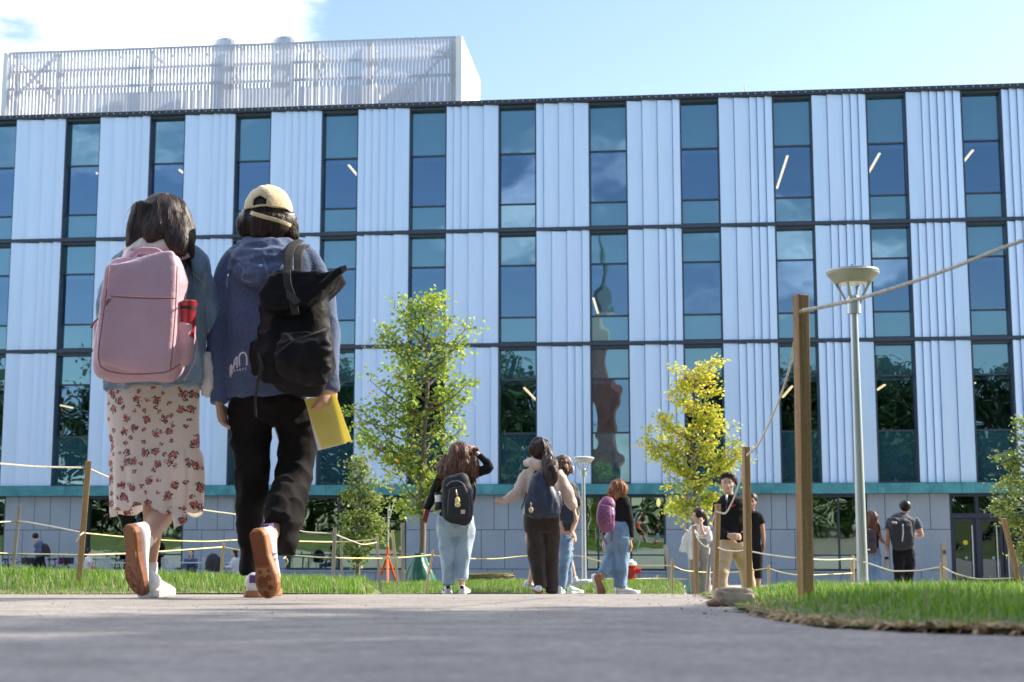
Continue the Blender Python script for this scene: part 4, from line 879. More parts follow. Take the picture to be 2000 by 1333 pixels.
# ------------------------------------------------------------------ people
M_skin = mat('skin', (.55, .32, .21), .5, var=.05, scale=20)
M_skin2 = mat('skin_tan', (.40, .21, .13), .5, var=.05, scale=20)
M_skin3 = mat('skin_fair', (.58, .36, .26), .5, var=.05, scale=20)
def hairmat(name, lo, hi):
    m, nt = newmat(name); L = nt.links; out = N(nt, 'ShaderNodeOutputMaterial'); b = N(nt, 'ShaderNodeBsdfPrincipled', Roughness=.45)
    b.inputs['Specular IOR Level'].default_value = .35
    tc = N(nt, 'ShaderNodeTexCoord'); mp = N(nt, 'ShaderNodeMapping'); mp.inputs['Scale'].default_value = (60, 60, 5); n = N(nt, 'ShaderNodeTexNoise', Scale=3, Detail=3)
    L.new(tc.outputs['Object'], mp.inputs[0]); L.new(mp.outputs[0], n.inputs['Vector']); r = ramp(nt, [(.2, lo), (.75, hi)]); at = N(nt, 'ShaderNodeAttribute', attribute_name='tint'); ma = N(nt, 'ShaderNodeMath', operation='MULTIPLY_ADD'); L.new(at.outputs['Fac'], ma.inputs[0]); ma.inputs[1].default_value = .75; mb = N(nt, 'ShaderNodeMath', operation='MULTIPLY'); L.new(n.outputs['Fac'], mb.inputs[0]); mb.inputs[1].default_value = .45; L.new(mb.outputs[0], ma.inputs[2]); L.new(ma.outputs[0], r.inputs[0]); L.new(r.outputs[0], b.inputs['Base Color']); L.new(b.outputs[0], out.inputs[0]); return m
H_dark = hairmat('dark_hair', (.004, .003, .003), (.060, .032, .022))
H_brown = hairmat('brown_hair', (.018, .009, .006), (.20, .085, .045))
H_auburn = hairmat('auburn_hair', (.05, .018, .007), (.42, .18, .07))
def cloth(name, col, rough=.9, bump=.35, bs=50, var=.12, scale=7, sheen=.2, fine=.08, fs=350, **k): return mat(name, col, rough, var=var, scale=scale, bump=bump, bscale=bs, sheen=sheen, fine=fine, fscale=fs, **k)
class Fig:
    """collects photo-measured limbs of one figure D metres away; u = metres per photo pixel"""
    def __init__(s, D, label, skin=None, base=(0, 0), cat_='person', name='person', vox=None):
        s.D = D; s.u = D/FPX; b = onground(base[0], D); b.z = P(base[0], base[1], D).z
        s.root = thing(name, b, label, cat_); s.skin = skin or M_skin; s.vox = vox or (.006 if D < 8 else .009 if D < 22 else .014); s.body = bmesh.new()
    def X(s, x, y, dd=0): return P(x, y, s.D+dd)
    def T(s, bm, pts, k=1.0, e=2.0, seg=20, sm=3, cap=True):
        """pts (x,y,dd,r_px[,k])"""
        pts = [tuple(p)+((k,) if len(p) == 4 else ()) for p in pts]
        c = cat(pts, sm) if sm > 1 and len(pts) > 2 else pts
        tube(bm, [s.X(p[0], p[1], p[2]) for p in c], [max(.0015, p[3]*s.u) for p in c], seg, [p[4] for p in c], e, cap)
    def E(s, bm, x, y, dd, rx, rz, ry=None, tilt=0):
        ell(bm, s.X(x, y, dd), (rx*s.u, (ry or rx)*s.u, rz*s.u), Matrix.Rotation(tilt, 3, 'Y'), 20)
    def solid(s, name, bm, m, vox=None, fold=None, parent=None, smooth_it=4):
        """union of the pieces as one continuous skin, then cloth folds"""
        vox = vox or s.vox
        me = bpy.data.meshes.new('tmp'); bmesh.ops.recalc_face_normals(bm, faces=bm.faces); bm.to_mesh(me); bm.free()
        o = bpy.data.objects.new('tmp', me); COL.objects.link(o)
        r = o.modifiers.new('r', 'REMESH'); r.mode = 'VOXEL'; r.voxel_size = vox
        q = o.modifiers.new('s', 'SMOOTH'); q.iterations = smooth_it; q.factor = .5
        dg = bpy.context.evaluated_depsgraph_get(); dg.update()
        m2 = bpy.data.meshes.new_from_object(o.evaluated_get(dg)); bpy.data.objects.remove(o); bpy.data.meshes.remove(me)
        if fold: foldmesh(m2, *fold)
        return finish(name, m2, m, parent or s.root, smooth=True)
    # body pieces ------------------------------------------------------
    def hand(s, w, d, palm, sc=1.0, curl=.5, side=1, thumb=1):
        """w wrist point, d direction to fingertips, palm normal direction"""
        d = Vector(d).normalized(); n = Vector(palm); n = (n-d*n.dot(d)).normalized(); x = d.cross(n).normalized()*side
        L_ = .085*sc; bm = s.body
        tube(bm, [w-d*.02, w+d*.02*sc, w+d*.055*sc, w+d*L_], [.026*sc, .033*sc, .040*sc, .038*sc], 16, k=.42, ref=n)
        for i, (off, ln) in enumerate(((-.030, .068), (-.010, .078), (.010, .074), (.029, .058))):
            p = w+d*(L_-.008)+x*off*sc; q = [p]; dirn = d.copy(); 
            for j, f in enumerate((.45, .32, .26)):
                a = curl*(.7+.25*i*.3)*(1.0 if j else .7); dirn = (dirn*math.cos(a)+n*math.sin(a)).normalized(); 
                q.append(q[-1]+dirn*ln*f*sc)
                n_ = n
            tube(bm, q, [.0095*sc, .009*sc, .0082*sc, .0065*sc], 10, ref=x)
        p = w+d*.025*sc-x*.030*sc*thumb; t = (d*.75-x*.65*thumb+n*.35).normalized(); t2 = (t+d*.5+n*.3).normalized()
        tube(bm, [p, p+t*.035*sc, p+t*.035*sc+t2*.03*sc, p+t*.035*sc+t2*.052*sc], [.014*sc, .0115*sc, .0095*sc, .007*sc], 10)
    def head(s, x, y, dd, h, face=(0, 1, 0), tilt=0, mouth=True):
        """x,y centre of skull, h head height in px, face = looking direction"""
        bm = s.body; c = s.X(x, y, dd); f = Vector(face).normalized(); z = Vector((0, 0, 1)); z = (z-f*z.dot(f)).normalized(); r_ = f.cross(z); R = Matrix((r_, f, z)).transposed(); H = h*s.u
        def L_(a, b, c_): return c+R @ Vector((a*H, b*H, c_*H))
        ell(bm, L_(0, -.04, .10), (.325*H, .40*H, .36*H), R, 24); ell(bm, L_(0, .06, -.13), (.255*H, .30*H, .33*H), R, 20)
        ell(bm, L_(0, .16, -.33), (.15*H, .16*H, .12*H), R, 14)   # chin
        ell(bm, L_(0, .335, -.07), (.045*H, .06*H, .10*H), R, 12); ell(bm, L_(0, .385, -.13), (.065*H, .065*H, .045*H), R, 12)  # nose
        ell(bm, L_(0, .31, -.245), (.10*H, .05*H, .022*H), R, 12); ell(bm, L_(0, .30, -.285), (.085*H, .05*H, .022*H), R, 12)
        ell(bm, L_(0, .31, .06), (.22*H, .06*H, .03*H), R, 12)    # brow
        for q in (-1, 1):
            ell(bm, L_(q*.325, -.02, -.05), (.03*H, .07*H, .11*H), R, 12); ell(bm, L_(q*.17, .22, -.12), (.09*H, .09*H, .09*H), R, 10)
        s.hc = c; s.hR = R; s.hH = H; s.hL = L_
    def face_details(s, brow=None, lips=(.42, .16, .13)):
        L_ = s.hL; H = s.hH; R = s.hR
        for q in (-1, 1):
            bm = bmesh.new(); ell(bm, L_(q*.125, .315, -.01), (.048*H, .030*H, .020*H), R, 12); eb = bm_obj('eye', bm, mat('eye_white', (.6, .56, .52), .3), s.root, smooth=True)
            bm = bmesh.new(); ell(bm, L_(q*.125, .341, -.01), (.020*H, .010*H, .019*H), R, 10); bm_obj('iris', bm, mat('iris_dark', (.02, .012, .01), .2), eb, smooth=True)
            bm = bmesh.new(); tube(bm, [L_(q*.05, .375, .055), L_(q*.12, .378, .080), L_(q*.20, .335, .060)], [.007*H, .010*H, .005*H], 8); bm_obj('eyebrow', bm, brow or H_dark, s.root, smooth=True)
        bm = bmesh.new(); tube(bm, [L_(-.10, .335, -.262), L_(0, .365, -.255), L_(.10, .335, -.262)], [.006*H, .013*H, .006*H], 8); bm_obj('lips', bm, mat('lips', lips, .45), s.root, smooth=True)
    def finish_body(s, vox=None):
        return s.solid('body', s.body, s.skin, vox or min(s.vox, .0075), smooth_it=2)
    # shoes ------------------------------------------------------------
    def shoe(s, heel, fwd, up, L_=.27, m=None, solem=None, w=1.0, side=1, tread=None, stripe=None, high=1.0, lace=True):
        """heel point of the sole's underside, forward and up directions"""
        heel = Vector(heel); f = Vector(fwd).normalized(); u = Vector(up); u = (u-f*u.dot(f)).normalized(); x = f.cross(u).normalized()
        R = Matrix((x, f, u)).transposed().to_4x4(); M = Matrix.Translation(heel) @ R
        ts = [0, .03, .10, .22, .38, .52, .66, .78, .89, .96, 1.0]; hw = [.012, .024, .034, .034, .031, .037, .046, .049, .042, .028, .010]
        sh = [0, 0, 0, 0, .002, .004, .005, .003, -.002, -.006, -.009]
        def ring(bm, z, grow=0):
            a = [bm.verts.new(M @ Vector((side*sh[i]+(hw[i]+grow)*w, ts[i]*L_, z+.012*max(0, ts[i]-.82)/.18))) for i in range(len(ts))]
            b = [bm.verts.new(M @ Vector((side*sh[i]-(hw[i]+grow)*w, ts[i]*L_, z+.012*max(0, ts[i]-.82)/.18))) for i in range(len(ts))]
            return a+b[::-1]
        bm = bmesh.new(); r0 = ring(bm, 0); r1 = ring(bm, .006, .003); r2 = ring(bm, .026, .002); n = len(r0)
        for p_, q_ in ((r0, r1), (r1, r2)):
            for i in range(n): bm.faces.new((p_[i], p_[(i+1) % n], q_[(i+1) % n], q_[i]))
        bm.faces.new(r0[::-1]); bm.faces.new(r2)
        b_ = bmesh.new(); up_ = []
        prof = [(.0, .020, .078*high), (.06, .030, .088*high), (.16, .035, .090*high), (.28, .035, .082*high), (.40, .034, .072), (.55, .038, .060), (.70, .044, .048), (.84, .042, .040), (.94, .030, .034), (.985, .012, .029)]
        seg = 20
        for t_, hw_, ht in prof:
            up_.append([b_.verts.new(M @ Vector((side*np.interp(t_, ts, sh)+hw_*w*math.copysign(abs(math.cos(a))**.75, math.cos(a)), t_*L_+(.004 if t_ == 0 else 0), .022+(ht-.022)*(.5+.5*math.sin(a)) if math.sin(a) > -.99 else .022))) for a in np.linspace(-PI/2, 1.5*PI, seg, endpoint=False)])
        for i in range(len(up_)-1):
            for j in range(seg): b_.faces.new((up_[i][j], up_[i][(j+1) % seg], up_[i+1][(j+1) % seg], up_[i+1][j]))
        b_.faces.new(up_[0][::-1]); b_.faces.new(up_[-1])
        sho = bm_obj('shoe', b_, m or M_shoe, s.root, smooth=True)
        so_ = bm_obj('sole', bm, solem or M_sole, sho)
        if tread:
            bm = bmesh.new()
            for i in range(26):
                t_ = .05+.36*i/14
                if t_ > .56: break
                h_ = np.interp(t_, ts, hw)*.82*w; bxyz(bm, -h_, h_, t_*L_-.0017, t_*L_+.0017, -.003, .001, M)
            for i in range(-3, 4): bxyz(bm, i*.010-.0016, i*.010+.0016, .05*L_, .52*L_, -.0028, .001, M)
            for cx, cy, rr in ((-.012, .75, (.006, .013, .020)), (.022, .70, (.006, .010)), (.022, .84, (.005, .009)), (-.004, .92, (.005, .009)), (.026, .60, (.005,)), (-.015, .61, (.006,))):
                for r_ in rr: tube(bm, [M @ Vector((side*cx+r_*math.cos(a), cy*L_+r_*math.sin(a), -.0015+.006*max(0, cy-.82))) for a in np.linspace(0, 2*PI, 21)], .0022, 6, cap=False, ref=u)
            bm_obj('tread', bm, tread, so_)
        if lace:
            bm = bmesh.new()
            for i in range(5):
                t_ = .36+.07*i; h_ = np.interp(t_, [p[0] for p in prof], [p[2] for p in prof]); hh = np.interp(t_, [p[0] for p in prof], [p[1] for p in prof])*.55*w
                tube(bm, [M @ Vector((-hh, t_*L_, h_-.006)), M @ Vector((0, t_*L_+.004, h_+.003)), M @ Vector((hh, t_*L_, h_-.006))], .0028, 6, ref=u)
            bm_obj('laces', bm, M_white, sho)
        if stripe:
            for sd_ in (-1, 1):
                bm = bmesh.new()
                for i in range(3):
                    t_ = .40+.075*i; h_ = np.interp(t_, [p[0] for p in prof], [p[1] for p in prof])*w
                    box(bm, M @ Vector((sd_*(h_*.93+.001), t_*L_, .044)), (1, 1, 1), None) if 0 else bxyz(bm, sd_*h_*.90, sd_*(h_+.0025), t_*L_-.004, t_*L_+.004, .03, .052, M)
                bxyz(bm, -.018, .018, -.003, .012, .058, .088, M) if sd_ > 0 else None
                bm_obj('stripe', bm, stripe, sho)
        return sho
def foldmesh(me, amp, freq, stretch=(1, 1, 1), seed=0, ridge=True, zr=None):
    """cloth folds: ridged noise displaced along the normals"""
    n = len(me.vertices); co = np.empty(n*3, np.float32); me.vertices.foreach_get('co', co); co = co.reshape(-1, 3)
    no = np.empty(n*3, np.float32); me.vertex_normals.foreach_get('vector', no) if hasattr(me, 'vertex_normals') else None; no = no.reshape(-1, 3)
    c0 = co.mean(0); d = np.zeros(n, np.float32)
    for i in range(n):
        p = co[i]; q = Vector(((p[0]-c0[0])*freq*stretch[0]+seed, (p[1]-c0[1])*freq*stretch[1], (p[2]-c0[2])*freq*stretch[2]))
        a = noise.noise(q)
        if ridge: a = (1-abs(a)*3.0)*.6+.4*noise.noise(q*2.1)
        d[i] = a
    co += no*(d*amp)[:, None]; me.vertices.foreach_set('co', co.ravel()); me.update()
def strands(s, base, n, ln, width, seed, crown, out=.004, wave=.3, tip=.05, m=None, name='hair', ztop=99):
    """hair: base volume covered with fine flowing ribbons, joined into one mesh"""
    R_ = random.Random(seed); me = base.data; W = world_of(s.root)
    bv = BVHTree.FromPolygons([W @ v.co for v in me.vertices], [tuple(p.vertices) for p in me.polygons])
    vs_ = [W @ v.co for v in me.vertices]; nr = [v.normal.copy() for v in me.vertices]; V = []; F = []; TI = []; nb = len(me.polygons)
    crown = Vector(crown)
    for k in range(n):
        i = R_.randrange(len(vs_))
        if vs_[i].z > ztop: continue
        p = vs_[i]+nr[i]*R_.uniform(0, out); free = 0; pts = []; nn = nr[i]; d = Vector((0, 0, -1)); L_ = R_.uniform(.5, 1.2)*ln; st = L_/9; fly = R_.random() < .05; sway = Vector((R_.gauss(0, wave), R_.gauss(0, wave), 0))*(5 if fly else 1)
        for j in range(10):
            pts.append((p.copy(), nn.copy())); g = Vector((0, 0, -1))+(p-crown).normalized()*.5+sway*.4
            t = g-nn*g.dot(nn)
            if t.length < .2 or free: t = d*.8+g*.3; free = 1
            d = t.normalized(); p = p+d*st; h = bv.find_nearest(p)
            if h[0] is not None:
                dist = (p-h[0]).length
                if not free or dist < .004: nn = h[1]; p = h[0]+nn*(out*R_.uniform(.2, 1)*(2.2 if fly else 1))
                if free > 3: break
            if free: free += 1
        if len(pts) < 3: continue
        ti = R_.random()**1.6; TI += [ti]*(2*(len(pts)-1)); b = len(V); m_ = len(pts); sd_ = (pts[1][0]-pts[0][0]).cross(pts[0][1])
        sd_ = sd_.normalized() if sd_.length > 1e-6 else Vector((1, 0, 0)); w = width*R_.uniform(.6, 1.3)*(.5 if fly else 1)
        for j, (q, n_) in enumerate(pts):
            ww = w*(1-(j/(m_-1))**2*.85)*.5; V += [q-sd_*ww, q+n_*ww*.5, q+sd_*ww]
        for j in range(m_-1):
            a = b+3*j; F += [(a, a+1, a+4, a+3), (a+1, a+2, a+5, a+4)]
    bm = bmesh.new(); bm.from_mesh(me); bmesh.ops.transform(bm, matrix=W, verts=bm.verts); vv = [bm.verts.new(v) for v in V]
    for f in F:
        q = bm.faces.new([vv[i] for i in f]); q.smooth = True
    me2 = bpy.data.meshes.new(name); bm.to_mesh(me2); bm.free(); bpy.data.objects.remove(base); at = me2.attributes.new('tint', 'FLOAT', 'FACE'); at.data.foreach_set('value', np.array([.12]*nb+TI, np.float32))
    return finish(name, me2, m or H_dark, s.root)
M_shoe = mat('white_leather', (.78, .78, .77), .5, var=.04, scale=20); M_sole = mat('white_rubber', (.72, .70, .66), .6, var=.05); M_gum = mat('gum_rubber', (.38, .17, .07), .5, var=.12, scale=40, bump=.3, bscale=300)
M_gumd = mat('gum_tread', (.20, .055, .015), .6); M_gumb = mat('brown_sole', (.26, .10, .045), .6, var=.15, scale=25)
def prism(bm, pts, D, th):
    """outline in photo px at distance D given real thickness"""
    a = [bm.verts.new(P(x, y, D)) for x, y in pts]; b = [bm.verts.new(P(x, y, D)+Vector((0, th, 0))) for x, y in pts]; n = len(a)
    bm.faces.new(a); bm.faces.new(b[::-1])
    for i in range(n): bm.faces.new((a[i], b[i], b[(i+1) % n], a[(i+1) % n]))
def held(name, bm, m, label, cat_, vox=None, fold=None, F=None, smooth_it=3, smooth=True, group=None):
    """a carried thing of its own"""
    if vox:
        me = bpy.data.meshes.new('tmp'); bmesh.ops.recalc_face_normals(bm, faces=bm.faces); bm.to_mesh(me); bm.free(); o = bpy.data.objects.new('tmp', me); COL.objects.link(o)
        r = o.modifiers.new('r', 'REMESH'); r.mode = 'VOXEL'; r.voxel_size = vox; q = o.modifiers.new('s', 'SMOOTH'); q.iterations = smooth_it
        dg = bpy.context.evaluated_depsgraph_get(); dg.update(); m2 = bpy.data.meshes.new_from_object(o.evaluated_get(dg)); bpy.data.objects.remove(o); bpy.data.meshes.remove(me)
        if fold: foldmesh(m2, *fold)
    else:
        m2 = bpy.data.meshes.new(name); bmesh.ops.recalc_face_normals(bm, faces=bm.faces); bm.to_mesh(m2); bm.free()
    return m2
def packthing(F, dd, label, cat_='backpack', name='backpack', bx=0, by=0):
    return thing(name, P(bx, by, F.D+dd), label, cat_)
def packpart(t, name, bm, m, vox=None, fold=None, smooth_it=3, smooth=True):
    return finish(name, held(name, bm, m, None, None, vox, fold, smooth_it=smooth_it), m, t, smooth=smooth)
def decal(name, bm, m, parent, target, root, off=.002):
    """lay flat marks onto the cloth they are printed on"""
    W = world_of(root); me = target.data; bv = BVHTree.FromPolygons([W @ v.co for v in me.vertices], [tuple(p.vertices) for p in me.polygons])
    for v in bm.verts:
        h = bv.ray_cast(v.co*.8, v.co.normalized())
        if h[0] is not None: v.co = h[0]-v.co.normalized()*off
    return bm_obj(name, bm, m, parent)
def strokes(bm, lines, D, w):
    for ln in lines:
        c = cat([(x, y, 0) for x, y in ln], 4) if len(ln) > 2 else [(ln[0][0]+(ln[1][0]-ln[0][0])*t, ln[0][1]+(ln[1][1]-ln[0][1])*t, 0) for t in (0, .5, 1)]
        q = [P(x, y, D) for x, y, _ in c]; prev = None; w_ = w*D/FPX/2
        for i, p in enumerate(q):
            t = (q[min(i+1, len(q)-1)]-q[max(i-1, 0)]).normalized(); s_ = t.cross(Vector((0, 1, 0))).normalized()*w_
            cur = (bm.verts.new(p-s_), bm.verts.new(p+s_))
            if prev: bm.faces.new((prev[0], prev[1], cur[1], cur[0]))
            prev = cur
# ================================================= woman with the pink backpack
A = Fig(5.8, 'woman in denim jacket and floral skirt wearing the pink backpack', M_skin, (297, 1163))
A.head(322, 432, 0, 96, (.25, .95, .05)); b = A.body
A.T(b, [(320, 470, .02, 24), (320, 505, .03, 26), (316, 540, .03, 52), (314, 640, .03, 58), (306, 720, .03, 62), (300, 790, .03, 66)], .6)
A.T(b, [(385, 520, .03, 21), (412, 610, .05, 17), (408, 650, .09, 16), (392, 655, .25, 12), (380, 640, .36, 10)]); A.hand(A.X(380, 640, .36), (-.3, .9, .2), (-.9, 0, .2), 1, .5, 1)
A.T(b, [(240, 525, .03, 21), (215, 610, .05, 17), (222, 650, .09, 16), (240, 655, .25, 12), (262, 640, .36, 10)]); A.hand(A.X(262, 640, .36), (.3, .9, .2), (.9, 0, .2), 1, .5, -1)
A.T(b, [(318, 780, .0, 36), (308, 880, .02, 30), (303, 960, -.0, 23), (301, 1010, -.02, 21), (298, 1060, .0, 15), (295, 1105, .0, 10.5), (293, 1138, .02, 11)])       # standing leg
A.T(b, [(340, 790, .0, 30), (338, 880, .08, 28), (330, 960, .10, 26), (318, 1000, .0, 25), (302, 1030, -.12, 19), (284, 1062, -.24, 12.5), (272, 1068, -.26, 13)])     # raised leg
A.finish_body(.006)
hb = bmesh.new()
A.E(hb, 321, 428, 0, 50, 51, 52); A.T(hb, [(300, 415, -.02, 42), (286, 440, -.04, 35), (271, 466, -.06, 25), (261, 488, -.06, 13)], .9); A.T(hb, [(318, 430, -.05, 46), (316, 458, -.09, 40), (316, 474, -.12, 26)], .7)
A.T(hb, [(345, 420, 0, 28), (356, 455, -.03, 23), (362, 480, -.07, 16), (371, 501, -.09, 6)], 1.1); A.T(hb, [(335, 440, -.08, 27), (345, 466, -.13, 22), (350, 488, -.15, 14), (354, 500, -.15, 6)], .6)
hb = A.solid('hair', hb, H_dark, .006, (.006, 22, (1, 1, .25)))
strands(A, hb, 3800, .15, .0034, 3, A.X(325, 385), .004, .09, m=H_dark)
M_denim = cloth('denim_blue', (.18, .28, .37), .85, .5, 60, .35, 6, fine=.2, fs=240)
M_creamf = cloth('cream_fleece', (.66, .62, .58), .9, .4, 30)
jb = bmesh.new()
A.T(jb, [(318, 492, .02, 42), (318, 503, .02, 66), (317, 525, .02, 84), (314, 600, .02, 86), (308, 680, .02, 93), (303, 735, .02, 101), (302, 748, .02, 99), (302, 760, .02, 101)], .62, 2.4, 32)
A.T(jb, [(352, 490, .02, 10), (368, 498, .02, 20), (382, 514, .02, 24), (401, 560, .04, 24), (409, 610, .06, 22.5), (408, 645, .10, 21), (398, 655, .18, 18), (388, 650, .28, 17)])
A.T(jb, [(272, 492, .02, 10), (256, 500, .02, 20), (246, 516, .02, 24), (224, 560, .04, 27), (216, 610, .06, 25), (220, 645, .10, 23), (232, 655, .18, 20), (246, 650, .28, 17)])
jk = A.solid('denim_jacket', jb, M_denim, .0065, (.016, 11, (1, 1, .75)))
sb = bmesh.new()
M_seam = mat('jacket_stitch', (.40, .40, .36), .9)
for ln in ([(372, 532), (388, 545), (398, 560)], [(403, 528), (398, 545), (396, 575)], [(200, 748), (260, 752), (330, 752), (402, 744)], [(388, 660), (392, 700), (390, 744)], [(392, 560), (396, 600), (392, 650)]):
    strokes(sb, [ln, [(x+3.5, y+1) for x, y in ln]], A.D-.4, 1.2)
decal('seam', sb, M_seam, jk, jk, A.root)
bm = bmesh.new(); q = A.X(361, 741, -.2); tube(bm, [q, q-Vector((0, .004, 0))], .008, 14, ref=(0, 0, 1)); bmesh.ops.translate(bm, vec=(0, 0, 0), verts=bm.verts); decal('button', bm, M_steel, jk, jk, A.root, .004)
hb = bmesh.new()
A.T(hb, [(248, 494, .02, 10), (262, 484, -.06, 15), (290, 480, -.10, 17), (322, 478, -.11, 16), (350, 486, -.08, 14), (366, 494, .0, 9)], .9); A.T(hb, [(262, 503, -.03, 12), (300, 497, -.09, 15), (345, 503, -.05, 12)], .9)
A.solid('hood', hb, M_creamf, .006, (.008, 14)); hb = bmesh.new(); A.T(hb, [(402, 690, .03, 9), (406, 740, .02, 12), (402, 775, .02, 9)], .8); A.solid('shirt_hem', hb, M_creamf, .006, (.008, 14))
# skirt: gathered two-tier loft with floral print
def floral():
    m, nt = newmat('floral_cloth'); L = nt.links; out = N(nt, 'ShaderNodeOutputMaterial'); b = N(nt, 'ShaderNodeBsdfPrincipled', Roughness=.85)
    tc = N(nt, 'ShaderNodeTexCoord'); mp = N(nt, 'ShaderNodeMapping'); mp.inputs['Scale'].default_value = (1, .55, 1); L.new(tc.outputs['Object'], mp.inputs[0])
    nz_ = N(nt, 'ShaderNodeTexNoise', Scale=95, Detail=2); L.new(mp.outputs[0], nz_.inputs['Vector'])
    def layer(scale, loc, base, rp, rl):
        m2 = N(nt, 'ShaderNodeMapping'); m2.inputs['Location'].default_value = loc; L.new(mp.outputs[0], m2.inputs[0])
        v = N(nt, 'ShaderNodeTexVoronoi', Scale=scale); v.voronoi_dimensions = '2D'; v.inputs['Randomness'].default_value = .8; sx = N(nt, 'ShaderNodeSeparateXYZ'); cx = N(nt, 'ShaderNodeCombineXYZ'); L.new(m2.outputs[0], sx.inputs[0]); L.new(sx.outputs[0], cx.inputs[0]); L.new(sx.outputs[2], cx.inputs[1]); L.new(cx.outputs[0], v.inputs['Vector'])
        ad = N(nt, 'ShaderNodeMath', operation='MULTIPLY_ADD'); L.new(nz_.outputs['Fac'], ad.inputs[0]); ad.inputs[1].default_value = .44; ad.inputs[2].default_value = -.22
        sm = N(nt, 'ShaderNodeMath', operation='ADD'); L.new(v.outputs['Distance'], sm.inputs[0]); L.new(ad.outputs[0], sm.inputs[1])
        leaf = N(nt, 'ShaderNodeMath', operation='LESS_THAN'); L.new(sm.outputs[0], leaf.inputs[0]); leaf.inputs[1].default_value = rl
        n2 = N(nt, 'ShaderNodeTexNoise', Scale=150, Detail=1); L.new(m2.outputs[0], n2.inputs['Vector']); gt = N(nt, 'ShaderNodeMath', operation='GREATER_THAN'); L.new(n2.outputs['Fac'], gt.inputs[0]); gt.inputs[1].default_value = .47
        l2 = N(nt, 'ShaderNodeMath', operation='MULTIPLY'); L.new(leaf.outputs[0], l2.inputs[0]); L.new(gt.outputs[0], l2.inputs[1])
        pk = N(nt, 'ShaderNodeMath', operation='LESS_THAN'); L.new(sm.outputs[0], pk.inputs[0]); pk.inputs[1].default_value = rp
        c1 = N(nt, 'ShaderNodeMix', data_type='RGBA'); L.new(l2.outputs[0], c1.inputs[0]); L.new(base, c1.inputs[6]); c1.inputs[7].default_value = (.16, .085, .05, 1)
        pr = ramp(nt, [(.3, (.50, .07, .08)), (.5, (.75, .22, .21)), (.7, (.82, .42, .38))]); L.new(n2.outputs['Fac'], pr.inputs[0])
        c2 = N(nt, 'ShaderNodeMix', data_type='RGBA'); L.new(pk.outputs[0], c2.inputs[0]); L.new(c1.outputs[2], c2.inputs[6]); L.new(pr.outputs[0], c2.inputs[7]); return c2.outputs[2]
    b0 = N(nt, 'ShaderNodeRGB'); b0.outputs[0].default_value = (.93, .87, .82, 1)
    col = layer(14.5, (0, 0, 0), b0.outputs[0], .125, .235); col = layer(19, (3.3, 1.2, 5.1), col, .075, .165)
    L.new(col, b.inputs['Base Color']); t = N(nt, 'ShaderNodeBsdfTranslucent'); L.new(col, t.inputs[0]); mx = N(nt, 'ShaderNodeMixShader'); mx.inputs[0].default_value = .5
    L.new(b.outputs[0], mx.inputs[1]); L.new(t.outputs[0], mx.inputs[2]); L.new(mx.outputs[0], out.inputs[0]); return m
def skirt():
    seg = 150; rows = [(745, 213, 390), (775, 209, 389), (820, 210, 388), (860, 216, 388), (872, 219, 387), (878, 218, 389), (890, 217, 393), (930, 219, 395), (970, 220, 393), (1003, 221, 390)]
    V = []; F = []; ny = 56; ys = np.linspace(748, 1004, ny); g = random.Random(5)
    ph = [g.uniform(0, 6) for _ in range(8)]
    for j, y in enumerate(ys):
        xl = np.interp(y, [r[0] for r in rows], [r[1] for r in rows]); xr = np.interp(y, [r[0] for r in rows], [r[2] for r in rows]); cx, R_ = (xl+xr)/2, (xr-xl)/2
        c = A.X(cx, y, .02)
        for i in range(seg):
            a = 2*PI*i/seg; t = max(0, (y-874)/130); t1 = max(0, (y-760)/114) if y < 874 else 1
            w = (.022*math.sin(5*a+ph[0])+.014*math.sin(9*a+ph[1]))*min(1, t1)*.8
            if y > 874: w += t**.5*(.052*math.sin(11*a+ph[2]+.6*t)+.034*math.sin(17*a+ph[3])+.024*math.sin(29*a+ph[4])*(1-t)+.03*math.sin(6*a+ph[5])*t)-.01
            elif y > 855: w += .008*math.sin(44*a)*(y-855)/20
            if 870 < y < 880: w -= .012
            k = 1+w; hem = (.010*math.sin(3*a+1)+.008*math.sin(7*a+2.2))*max(0, t-.3)*1.4
            dz = 0; xx = math.cos(a)
            if xx > .0 and t > .55: dz = 0
            V.append(c+Vector((R_*A.u*k*math.cos(a), -R_*A.u*k*.66*math.sin(a)+.0, hem+dz+(.028*max(0, t-.6)/.4*math.exp(-((a-1.65)/.5)**2)))))
    for j in range(ny-1):
        for i in range(seg): F.append((j*seg+i, j*seg+(i+1) % seg, (j+1)*seg+(i+1) % seg, (j+1)*seg+i))
    # wind-blown flap at the right hem
    b0_ = len(V); nf = 10
    for j in range(nf):
        t = j/(nf-1); p0 = A.X(330+10*t, 992+42*t, -.16); p1 = A.X(352+18*t, 990+26*t, -.12)
        for i in range(7): q = p0.lerp(p1, i/6); q.y += .02*math.sin(i*1.4+t*3); V.append(q)
    for j in range(nf-1):
        for i in range(6): a_ = b0_+j*7+i; F.append((a_, a_+1, a_+8, a_+7))
    me = np_mesh('skirt', np.array([tuple(v) for v in V]), np.array(F)); o = finish('skirt', me, floral(), A.root, smooth=True)
    s_ = o.modifiers.new('thickness', 'SOLIDIFY'); s_.thickness = .0025; s_.offset = 0; return o
skirt()
sk = bmesh.new(); A.T(sk, [(296, 1098, .0, 12.5), (294, 1120, .0, 13), (293, 1140, .02, 14)]); A.solid('sock', sk, mat('white_sock', (.78, .76, .74), .9, bump=.4), .005)
sk = bmesh.new(); A.T(sk, [(287, 1054, -.22, 15), (276, 1066, -.26, 16), (272, 1085, -.25, 14)]); A.solid('sock', sk, mat('white_sock', (.78, .76, .74), .9), .005)
hz = P(292, 1163, 5.8); hz.z = G(5.8)+.003
